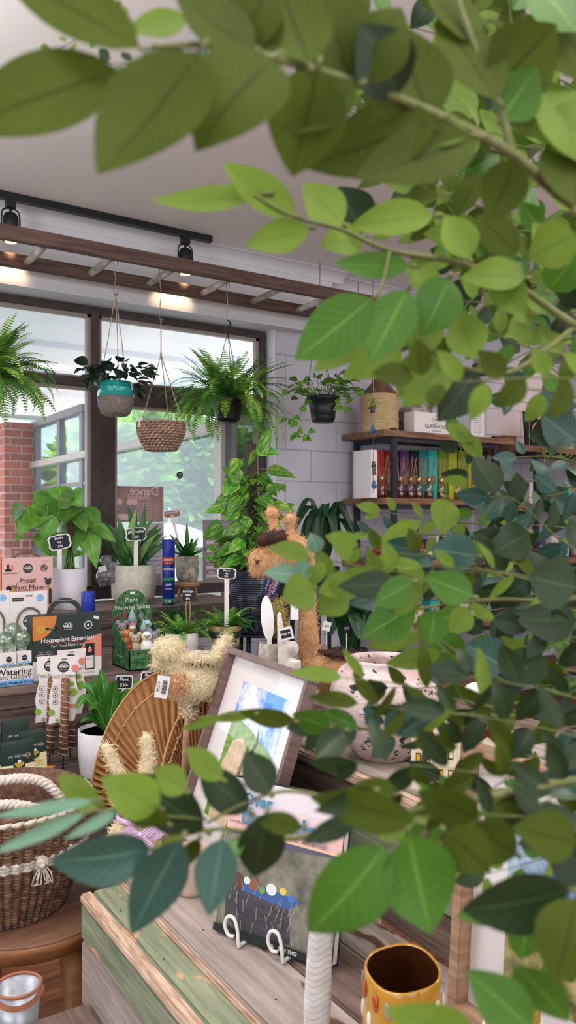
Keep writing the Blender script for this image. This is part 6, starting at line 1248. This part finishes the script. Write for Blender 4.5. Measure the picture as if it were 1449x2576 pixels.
# lower shelves: candles and colour boxes
cc = ['#9c2030','#2f9c8c','#e8e4e0','#c23a30','#5c3a78','#e0dcd6','#2f60b0','#c8b848','#30b0a8','#b03048','#dcd8d2','#6a4a9c']
nm = ['crimson','teal','cream white','red','purple','pale grey','blue','mustard','aqua','raspberry','chalk white','violet']
j = 0
for (z, us) in ((1.08, [3.36+.10*q for q in range(9)]), (.66, [3.4,3.52,3.66,3.80,3.94,4.08]), (1.46, [4.8,4.95,5.1,5.25,5.4]), (1.06, [4.75,4.9,5.05,5.2,5.35,5.5]), (.66, [4.8,5.0,5.2])):
    for q, u in enumerate(us):
        i = (j*5+q) % 12; hh = .10+.03*((q*7+j) % 3); row = ['third shelf down','fourth shelf down','far unit second shelf','far unit third shelf','far unit fourth shelf'][j]
        t = thing('gift_carton', 'small %s carton, %s from the left on the %s' % (nm[i], ['first','second','third','fourth','fifth','sixth','seventh','eighth','ninth'][q], row), 'box', (u, 4.05, z), 0, 'small cartons on the shelves'); mb(M('carton'+cc[i], cc[i], .55)).box((0,0,hh/2),(.085,.085,hh)).build('carton', t); mb(m_paper).box((0,-.043,hh*.5),(.04,.001,hh*.35)).build('printed_label', t)
        if j in (0, 3, 1):
            t = thing('jar_candle', 'white jar candle in front of the %s carton on the %s' % (nm[i], row), 'candle', (u, 3.92, z), 0, 'jar candles on the shelves'); mb(M('candle_wax', '#ece8e0', .5)).lathe([(0,.004),(.030,.004),(.030,.065),(0,.065)], seg=20).build('wax', t); mb(glassmat('candle_glass', (.96,.96,.96), .1)).lathe([(0,0),(.033,0),(.034,.004),(.034,.085),(.031,.085)], seg=20).build('jar', t); mb(M('carton'+cc[(i+3) % 12], cc[(i+3) % 12], .55)).lathe([(.0345,.002),(.0345,.012)], seg=20).build('base_band', t)
    j += 1
# wind chime
p = P(938, 940, 4.45); k = 4.45/FPX; t = thing('wind_chime', 'hanging string of bells and blue glass drops topped by a blue bird', 'wind chime', (p.x, p.y, CEIL), face(p)); f = lambda x, y: Vector(((x-938)*k, 0, CAMZ-(y-HY)*k-CEIL))
m_patina = M('patina_blue', '#2f6a78', .5, '#4aa0b0', scale=60); mb(m_wire).tube([Vector((0,0,0)), f(938,940), f(940,1000), f(938,1240)], .0015, 5).build('cord', t)
m = mb(m_patina); m.ball(f(930,942), (16*k,8*k,8*k)); m.ball(f(944,936), 6*k); m.leaf(f(925,944), f(905,950), .03, (0,-1,.5)); m.leaf(f(932,940), f(922,930), .025, (0,-1,.5)); m.lathe([(2*k,0),(0,6*k)], f(950,936), 8, Matrix.Rotation(math.pi/2,3,'Y')); m.build('bird', t)
for y in (1030, 1168):
    mb(M('bell_metal', '#55555c', .5, metal=.6)).lathe([(0,0),(.007,-.002),(.010,-.012),(.015,-.034),(.014,-.034),(.008,-.01),(0,-.008)], f(937 if y < 1100 else 940, y-8), 16).build('bell', t)
for y in (1080, 1218):
    m = mb(glassmat('blue_drop_glass', (.5,.75,.9), .15, .05, '#3a7aa0', .5)); m.lathe([(0,-.03),(.013,-.02),(.016,-.008),(.010,.010),(.003,.024),(0,.026)], f(938 if y < 1100 else 941, y), 10, smooth=False); m.build('glass_drop', t)
# warm lamp for the right hand wall
t = thing('track_light', 'second black ceiling track with a warm spotlight over the right shelves', 'track light', (5.0, 3.3, CEIL)); mb(m_black).box((0,0,-.017),(1.6,.036,.034)).build('rail', t); mb(m_black).lathe([(0,-.22),(.036,-.22),(.037,-.1),(.0,-.09)], (0,0,0), 20).box((0,0,-.06),(.04,.03,.06)).build('spotlight_head', t)
l = lamp('spot_lamp', 'SPOT', (5.0, 3.3, CEIL-.23), 26, (1,.62,.42), spot_size=math.radians(70), spot_blend=.8, shadow_soft_size=.03); aim(l, (5.1, 4.24, 2.15))
# ================================================================ FOREGROUND TREE
TONE = dict(O=leafmat('olive_leaf', '#3e4d16', '#52621d', '#364216', .65, .28, .12, spec=.15), L=leafmat('lime_leaf', '#647e2a', '#7f9c3c', '#66803a', .55, .35, .12, spec=.25), G=leafmat('fresh_green_leaf', '#3f6a1e', '#52822a', '#6a9a40', .42, .3, .12),
            D=leafmat('deep_leaf', '#1f3018', '#2a4022', '#3c5430', .4, .18, .15), B=leafmat('blue_green_leaf', '#2b4a40', '#3c5f54', '#587a6c', .32, .18, .15), T=leafmat('pale_teal_leaf', '#5f8a70', '#7faa90', '#94bca4', .25, .25, .1))
m_twig = M('olive_twig', '#5b6236', .7, '#74794a', scale=20); m_bark = M('tree_bark', '#4a3f2c', .9, '#6b5e44', scale=20, bump=.6)
TRK = P(1800, HY, .62)
tree = thing('ficus_tree', 'large leafy tree close to the camera whose branches fill the right side', 'tree', (TRK.x, TRK.y, 0))
def LT(p): return Vector((p.x-TRK.x, p.y-TRK.y, p.z))
mb(m_bark).tube([Vector((0,0,.05)), Vector((.02,0,.7)), Vector((-.01,.02,1.3)), Vector((0,0,1.9)), Vector((.02,.0,2.3))], [.035,.03,.026,.02,.012], 12).build('trunk', tree)
pot_shell(mb(m_potblk), .12, .16, .28, .01).build('pot', tree)
CAMR = cam.matrix_basis.to_3x3() if False else Euler(cam.rotation_euler).to_matrix()
def camv(x, y, z): return CAMR @ Vector((x, y, z))   # image right, image up, towards viewer
class Br:
    def __init__(s): s.tw = mb(m_twig); s.lf = MB()
    def twig(s, pts, r0, r1):
        pts = spline([LT(p) for p in pts], 5); n = len(pts); s.tw.tube(pts, [r0+(r1-r0)*i/(n-1) for i in range(n)], 7); return pts
    def leaf(s, b, e, wm, tone, rd, tilt=.35, bend=.06, shape='ovate'):
        s.lf.mat(TONE[tone]); n = camv(rd.uniform(-tilt, tilt), rd.uniform(-tilt, tilt)+.1, 1); s.lf.leaf(LT(b), LT(e), wm, n, rd.uniform(-bend, bend*1.5), rd.uniform(.08,.28), shape, n=12)
    def done(s):
        b = s.tw.build('branch', tree)
        if s.lf.v: s.lf.build('foliage', b)
def hand(br, spec, rd):
    for a in spec:
        bx, by, tx, ty, wpx, d, tone = a[:7]; dd = a[7] if len(a) > 7 else rd.uniform(-.02,.02)
        br.leaf(P(bx, by, d), P(tx, ty, d+dd), wpx*1.12*d/FPX, tone, rd, .3)
        # petiole
        v = P(bx, by, d); w_ = P(bx+(bx-tx)*.10, by+(by-ty)*.10, d); br.tw.tube([LT(v), LT(w_)], [.0012*d/.4, .0014*d/.4], 5)
def sprig(br, path, Lpx, tones, rd, wr=.5, sp=.55, ang=(35,75), r=3.0, tipleaf=True, tilt=.6, skip=0, side=0):
    """path: [(px,py,d)...] from stem to tip; alternate leaves"""
    pts3 = [P(*q) for q in path]; c = br.twig(pts3, r*path[0][2]/FPX, .8*path[-1][2]/FPX)
    px = spline([Vector((q[0], q[1], q[2])) for q in path], 20); acc = 0; s = rd.choice([-1, 1]); tot = sum((Vector((px[i+1].x-px[i].x, px[i+1].y-px[i].y))).length for i in range(len(px)-1)); run = 0
    for i in range(1, len(px)):
        dv = Vector((px[i].x-px[i-1].x, px[i].y-px[i-1].y)); acc += dv.length; run += dv.length
        if run/tot < skip: continue
        if acc > Lpx*sp:
            acc = 0; s = -s; ss = s if not side else side; a = math.atan2(dv.y, dv.x)+ss*math.radians(rd.uniform(*ang)); L = Lpx*rd.uniform(.8,1.15)*(1-.25*run/tot); q = px[i]
            x1, y1 = q.x+L*math.cos(a), q.y+L*math.sin(a); dd = rd.uniform(-.35,.35)*L*q.z/FPX
            br.leaf(P(q.x+8*math.cos(a), q.y+8*math.sin(a), q.z), P(x1, y1, q.z+dd), L*wr*rd.uniform(.85,1.15)*q.z/FPX, rd.choice(tones), rd, tilt)
    if tipleaf:
        dv = Vector((px[-1].x-px[-3].x, px[-1].y-px[-3].y)).normalized()*Lpx*.9; q = px[-1]; br.leaf(P(q.x, q.y, q.z), P(q.x+dv.x, q.y+dv.y, q.z+rd.uniform(-.1,.1)*Lpx*q.z/FPX), Lpx*wr*q.z/FPX, rd.choice(tones), rd, tilt)
rd = random.Random(21)
# --- top, nearest
b = Br(); b.twig([P(1760,700,.5), P(1449,520,.45), P(1290,390,.42), P(1100,290,.40), P(880,205,.38), P(700,150,.36), P(520,115,.35), P(380,120,.34)], .0035, .0012)
b.twig([P(1290,390,.42), P(1250,260,.42), P(1190,110,.42), P(1130,-60,.42)], .0024, .0015); b.twig([P(700,150,.36), P(560,60,.36), P(450,-60,.36)], .0012, .0008)
hand(b, [(300,178,-130,330,205,.34,'O'),(350,120,0,-75,150,.33,'O'),(500,130,245,440,235,.33,'O'),(690,150,492,380,205,.34,'O'),(800,170,735,445,185,.36,'O'),(470,45,318,78,66,.40,'L'),(300,10,290,62,46,.50,'L'),(600,130,690,-50,130,.36,'O'),(700,130,560,-40,120,.36,'O'),(780,160,700,-60,170,.36,'O'),(880,200,800,-40,170,.38,'O'),(900,210,1010,20,150,.38,'O'),(1000,240,905,60,150,.39,'D'),(900,215,690,330,130,.37,'O'),(1080,300,1000,60,170,.40,'O'),(1100,300,760,420,180,.39,'O'),(1200,350,890,450,150,.40,'O'),(1180,340,940,330,120,.40,'L'),(1250,250,1100,40,150,.41,'O'),(1240,230,1400,60,170,.42,'O'),(1300,400,1230,560,110,.41,'O'),(1260,300,1350,170,120,.42,'G'),(1190,110,1080,-60,120,.42,'O'),(1449,520,1480,300,200,.42,'O'),(1500,420,1350,200,190,.43,'L'),(1500,200,1370,20,180,.44,'O'),(1560,340,1330,330,160,.43,'L'),(1449,80,1330,-60,160,.43,'G'),(640,120,440,-20,150,.35,'O'),(460,-10,590,60,90,.38,'L')], rd)
b.done()
# --- second layer behind the top
b = Br(); rd = random.Random(22)
for path, L, tn in (([(1600,600,.8),(1350,420,.75),(1050,330,.72),(800,260,.70)], 130, 'GLO'), ([(1600,300,.8),(1300,150,.78),(1000,60,.75),(760,20,.72)], 130, 'GLO'), ([(1500,120,.7),(1300,40,.7),(1050,-20,.7)], 140, 'OGD'), ([(1600,500,.65),(1380,300,.62),(1300,120,.6),(1280,0,.6)], 130, 'OGL'), ([(1250,500,.9),(1000,440,.9),(860,300,.9),(730,230,.9)], 100, 'GLD'), ([(1500,700,.7),(1300,560,.68),(1060,470,.66),(880,420,.64)], 110, 'OLG'), ([(1550,420,.9),(1400,260,.9),(1200,200,.9),(1000,160,.9),(850,80,.9)], 120, 'GLO'), ([(1500,60,.9),(1380,20,.9),(1200,-30,.9)], 110, 'GD'), ([(560,170,.5),(420,150,.5),(300,160,.5),(230,155,.5)], 60, 'BD'), ([(330,60,.55),(220,90,.55),(130,130,.55)], 45, 'L'), ([(1550,640,.85),(1420,480,.85),(1350,350,.85)], 130, 'GDO')):
    sprig(b, path, L, tn, rd, .55, .45)
b.done()
# --- middle sprigs
b = Br(); rd = random.Random(23)
b.twig([P(1700,960,.62), P(1449,820,.60), P(1300,720,.58), P(1150,660,.57), P(980,630,.56), P(860,578,.55), P(740,545,.54), P(640,492,.54)], .0034, .0009)
hand(b, [(660,488,378,503,78,.54,'L'),(742,540,560,410,84,.54,'L'),(778,575,617,618,76,.54,'L'),(862,562,763,462,100,.55,'L'),(1090,545,880,572,92,.56,'L'),(905,575,850,470,110,.70,'D'),(915,600,805,618,80,.58,'L'),(1030,670,838,662,62,.56,'G'),(935,752,742,905,130,.53,'G'),(1025,730,928,915,112,.54,'G'),(930,830,790,935,80,.60,'L'),(1010,880,862,952,84,.58,'L'),(1130,700,1060,845,112,.55,'G'),(1195,900,1150,780,96,.56,'L'),(1320,700,1160,700,88,.55,'L'),(1449,590,1330,650,110,.54,'L'),(1250,690,1320,800,80,.56,'L'),(1300,640,1200,540,80,.56,'O'),(1180,650,1120,540,90,.56,'L'),(1040,650,1090,760,70,.57,'L'),(1100,900,1000,1000,100,.58,'L'),(1130,910,1010,1025,90,.58,'L'),(1200,930,1100,1060,100,.60,'D'),(1090,880,1040,790,90,.57,'L'),(1190,960,1130,1010,60,.62,'G'),(1449,700,1340,560,110,.6,'L'),(1380,730,1449,640,90,.6,'G')], rd)
b.twig([P(1449,820,.6), P(1300,930,.59), P(1190,930,.58), P(1090,890,.57), P(1030,800,.57)], .0022, .0009); b.twig([P(980,630,.56), P(960,720,.55), P(930,770,.54)], .0014, .0009)
for path, L, tn in (([(1449,600,.66),(1300,580,.66),(1180,600,.66),(1080,560,.66)], 90, 'LGO'), ([(1500,900,.64),(1350,880,.62),(1200,830,.62),(1080,850,.62)], 95, 'LGO'), ([(1500,780,.66),(1350,790,.66),(1200,760,.66),(1060,760,.66)], 95, 'LGD'), ([(1550,960,.5),(1350,950,.48),(1150,960,.46),(1040,950,.46)], 120, 'LO'), ([(1449,1000,.7),(1330,980,.7),(1240,1000,.7)], 90, 'LGB'), ([(1500,520,.72),(1350,560,.72),(1230,640,.72)], 100, 'OLG'), ([(1500,650,.8),(1380,700,.8),(1280,800,.8)], 95, 'LGD'), ([(1280,700,.75),(1180,760,.75),(1120,860,.75)], 80, 'LG'),([(1500,840,.8),(1400,860,.8),(1300,900,.8),(1220,960,.8)], 90, 'GDL'),([(1200,640,.7),(1080,600,.7),(960,560,.7)], 80, 'LG')):
    sprig(b, path, L, tn, rd, .55, .42)
b.done()
# --- right middle, darker
b = Br(); rd = random.Random(24)
for path, L, tn, wr in (([(1550,1120,.9),(1449,1040,.88),(1380,1020,.86),(1300,1010,.85)], 90, 'BD', .45), ([(1210,1318,.95),(1130,1312,.95),(1042,1302,.95),(958,1285,.95)], 72, 'LL', .46), ([(1250,1330,.98),(1120,1345,.98),(990,1340,.98),(930,1345,.98)], 60, 'BLT', .4), ([(1330,1430,.95),(1220,1350,.93),(1180,1200,.92),(1150,1100,.92)], 78, 'LGD', .46), ([(1550,1450,.85),(1400,1350,.83),(1300,1260,.82),(1230,1250,.82)], 95, 'DDB', .5), ([(1550,1250,1.0),(1400,1220,1.0),(1280,1200,1.0),(1180,1195,1.0)], 80, 'BDD', .45), ([(1500,1180,1.05),(1400,1150,1.05),(1300,1150,1.05)], 70, 'BD', .45), ([(1550,1380,1.0),(1430,1330,1.0),(1330,1320,1.0)], 80, 'LB', .42),
                        ([(1300,1470,.8),(1180,1420,.78),(1060,1390,.77)], 110, 'DDB', .55), ([(1449,1500,.75),(1300,1450,.74),(1180,1440,.73),(1050,1450,.72)], 115, 'DD', .55), ([(1120,1480,.66),(1000,1440,.65),(880,1420,.64),(780,1400,.63)], 120, 'LL', .5), ([(1130,1470,.70),(1000,1470,.69),(860,1460,.68),(760,1450,.68)], 110, 'LLT', .5), ([(1100,1400,.72),(980,1390,.7),(900,1370,.7)], 95, 'LLO', .5), ([(1449,1480,.7),(1300,1445,.68),(1160,1430,.66),(1060,1425,.65)], 100, 'OL', .35)):
    sprig(b, path, L, tn, rd, wr, .48)
hand(b, [(790,1480,710,1510,90,.62,'L'),(775,1410,745,1470,46,.64,'T'),(800,1390,780,1340,40,.66,'T'),(900,1470,800,1490,70,.64,'L'),(870,1480,805,1545,80,.62,'L'),(1010,1470,850,1475,66,.60,'D'),(1040,1465,940,1520,70,.60,'G'),(1190,1500,1070,1450,80,.60,'G'),(1280,1380,1190,1340,70,.8,'D'),(1200,1400,1080,1380,90,.7,'B'),(1330,1340,1240,1390,90,.7,'D'),(1250,1240,1190,1150,80,.82,'D'),(1120,1255,1110,1345,70,.85,'L'),(960,1370,1060,1310,50,.9,'L'),(1210,1150,1150,1080,40,.9,'L'),(1180,1110,1125,1065,40,.9,'L'),(1449,1110,1360,1040,90,.8,'B'),(1420,1080,1330,1100,80,.8,'D'),(1449,1020,1330,1010,70,.8,'B')], rd)
b.done()
# --- lower right
b = Br(); rd = random.Random(25)
b.twig([P(1700,1420,.8), P(1449,1505,.75), P(1250,1508,.72), P(1130,1520,.7), P(1030,1535,.7)], .003, .001); b.twig([P(1650,1700,.8), P(1449,1660,.75), P(1300,1720,.72), P(1180,1660,.7), P(1080,1590,.7)], .003, .001)
hand(b, [(1045,1525,908,1605,90,.68,'G'),(1095,1535,1080,1625,74,.68,'G'),(1180,1530,1130,1590,62,.68,'L'),(1220,1525,1200,1555,62,.68,'L'),(1175,1465,1095,1500,70,.7,'G'),(1060,1600,920,1625,48,.72,'L'),(1085,1600,1170,1680,90,.72,'G'),(1110,1640,970,1670,50,.70,'L'),(1270,1680,1170,1620,100,.70,'B'),(1360,1640,1285,1720,90,.7,'D'),(1449,1560,1300,1560,100,.7,'D'),(1449,1480,1330,1450,120,.62,'D'),(1020,1480,880,1520,80,.72,'B')], rd)
for path, L, tn, wr in (([(1300,1790,.6),(1150,1760,.58),(1000,1720,.57),(860,1705,.56)], 150, 'OLL', .28), ([(1320,1800,.62),(1180,1800,.60),(1020,1785,.58),(900,1770,.57)], 140, 'LOO', .30), ([(1200,1870,.66),(1000,1850,.64),(880,1830,.62),(800,1830,.62)], 90, 'BDD', .5), ([(1550,1800,.6),(1400,1740,.58),(1280,1720,.57),(1180,1700,.56)], 120, 'DD', .5), ([(1550,1880,.55),(1400,1840,.54),(1250,1810,.53),(1120,1790,.53)], 130, 'DDO', .45), ([(1550,1620,.7),(1420,1600,.7),(1330,1580,.7)], 110, 'DDB', .5), ([(1500,1980,.5),(1300,1960,.49),(1100,1930,.48),(900,1920,.48)], 140, 'DOD', .42), ([(1500,1920,.55),(1320,1900,.54),(1150,1880,.54)], 130, 'DDO', .42), ([(1550,2010,.5),(1350,2000,.49),(1180,1995,.48),(1000,1990,.47)], 140, 'ODO', .45), ([(1500,1740,.75),(1400,1680,.75),(1330,1640,.75)], 90, 'DLG', .45), ([(1500,1560,.8),(1400,1520,.8),(1300,1500,.8)], 110, 'DD', .5)):
    sprig(b, path, L, tn, rd, wr, .5)
b.twig([P(1200,1870,.66), P(960,1838,.62), P(800,1818,.6), P(640,1795,.58), P(500,1805,.57)], .0012, .0005)
hand(b, [(740,1815,600,1788,44,.58,'O'),(830,1830,735,1795,60,.6,'G'),(640,1797,520,1812,26,.57,'L'),(560,1800,450,1835,22,.57,'L'),(870,1840,790,1910,66,.58,'D'),(900,1830,810,1790,50,.6,'G'),(1080,1800,1000,1850,44,.6,'B'),(1010,1790,970,1845,60,.6,'B')], rd)
b.done()
# --- bottom sprays
b = Br(); rd = random.Random(26)
b.twig([P(1700,1960,.52), P(1449,1965,.5), P(1200,2010,.48), P(1000,2050,.47), P(860,2080,.47), P(720,2110,.47), P(560,2085,.47), P(420,2110,.48)], .0035, .0009); b.twig([P(860,2020,.47), P(740,1990,.47), P(640,2010,.47), P(520,2070,.47)], .0014, .0008); b.twig([P(520,2060,.47), P(380,2050,.47), P(230,2040,.46), P(60,2080,.46)], .0010, .0005)
hand(b, [(512,2085,325,1945,125,.47,'D'),(625,2040,500,1925,92,.47,'D'),(680,1995,615,1890,82,.47,'D'),(255,2025,146,1950,72,.42,'L'),(400,2030,255,1955,100,.43,'L'),(470,1990,390,1930,70,.42,'L'),(420,2070,290,2000,80,.44,'O'),(560,1960,470,1880,60,.45,'L'),(235,2015,-20,2055,30,.40,'T'),(215,2045,-30,2150,34,.39,'T'),(300,2035,160,2112,28,.42,'T'),(378,2135,125,2165,125,.43,'B'),(455,2115,330,2352,120,.42,'B'),(560,2110,525,2305,98,.43,'B'),(670,2050,640,2205,108,.44,'D'),(460,2100,385,2170,40,.44,'L'),(968,2130,775,2345,175,.40,'G'),(1030,2100,1085,2350,180,.40,'G'),(1120,2090,1235,2195,120,.41,'O'),(1430,2240,1160,2290,150,.38,'D'),(1275,2255,1148,2305,75,.42,'G'),(1325,2300,1310,2412,80,.44,'G'),(1449,2260,1395,2470,150,.37,'O'),(1340,2590,1175,2440,115,.36,'G'),(1300,2430,1430,2570,110,.37,'G'),(1190,2610,970,2535,115,.35,'L'),(1040,2065,780,2005,100,.40,'O'),(940,1990,790,2040,60,.42,'D'),(760,2080,640,2060,50,.44,'O'),(900,2060,760,2120,50,.42,'D'),(1200,2060,1050,1990,90,.44,'O'),(1300,2150,1190,2080,100,.42,'O'),(1449,2120,1290,2080,110,.40,'O'),(1449,2050,1310,2130,110,.42,'D'),(1500,2200,1380,2120,130,.40,'D'),(1380,1930,1449,2010,90,.55,'B'),(1250,2130,1180,2060,50,.6,'G'),(600,2110,580,2180,60,.45,'G'),(500,2110,455,2190,40,.45,'O')], rd)
for path, L, tn, wr in (([(1550,2080,.5),(1400,2060,.48),(1200,2050,.47),(1050,2060,.46)], 120, 'ODG', .45), ([(1550,2180,.55),(1420,2150,.55),(1300,2180,.55),(1220,2200,.55)], 90, 'GLD', .5), ([(1300,2080,.6),(1150,2060,.6),(1020,2090,.6)], 80, 'GL', .5), ([(1550,2330,.5),(1449,2330,.5),(1400,2400,.5)], 110, 'GO', .5)):
    sprig(b, path, L, tn, rd, wr, .5)
b.done()

# --- dense inner foliage
b = Br(); rd = random.Random(40)
def fill(n, box, L, tones, drange, ang, wr=.55, seg=300):
    for _ in range(n):
        x, y = rd.uniform(box[0], box[2]), rd.uniform(box[1], box[3]); d = rd.uniform(*drange); a = math.radians(rd.uniform(*ang)); l = seg*rd.uniform(.7, 1.1)
        path = [(x+l*math.cos(a), y+l*math.sin(a), d+.05), (x+l*.5*math.cos(a+.15), y+l*.5*math.sin(a+.15), d+.02), (x, y, d)]
        sprig(b, path, L*rd.uniform(.8,1.15), tones, rd, wr, .42, r=2.2, tilt=.8)
fill(9, (850, 20, 1350, 350), 125, 'OGOLD', (.75,1.05), (0,70)); fill(9, (620, -20, 1380, 330), 160, 'OOOL', (.55,.75), (-10,60), .6); fill(5, (850, 330, 1380, 520), 140, 'OOL', (.6,.8), (0,60), .6); fill(3, (1250, 560, 1400, 900), 120, 'LGO', (.6,.8), (-10,50), .6); fill(7, (1080, 350, 1400, 760), 105, 'OGLD', (.8,1.1), (0,70)); fill(4, (1200, 700, 1400, 860), 95, 'GLDB', (.85,1.1), (-10,60))
fill(6, (1080, 1230, 1380, 1480), 95, 'DDB', (.9,1.15), (-20,40)); fill(5, (1100, 1480, 1400, 1640), 100, 'DDG', (.85,1.1), (-30,30)); fill(9, (950, 1700, 1350, 1960), 110, 'DDOB', (.6,.8), (-30,30), .45); fill(5, (1050, 1990, 1350, 2120), 100, 'ODG', (.5,.7), (-30,20), .5)
b.done()
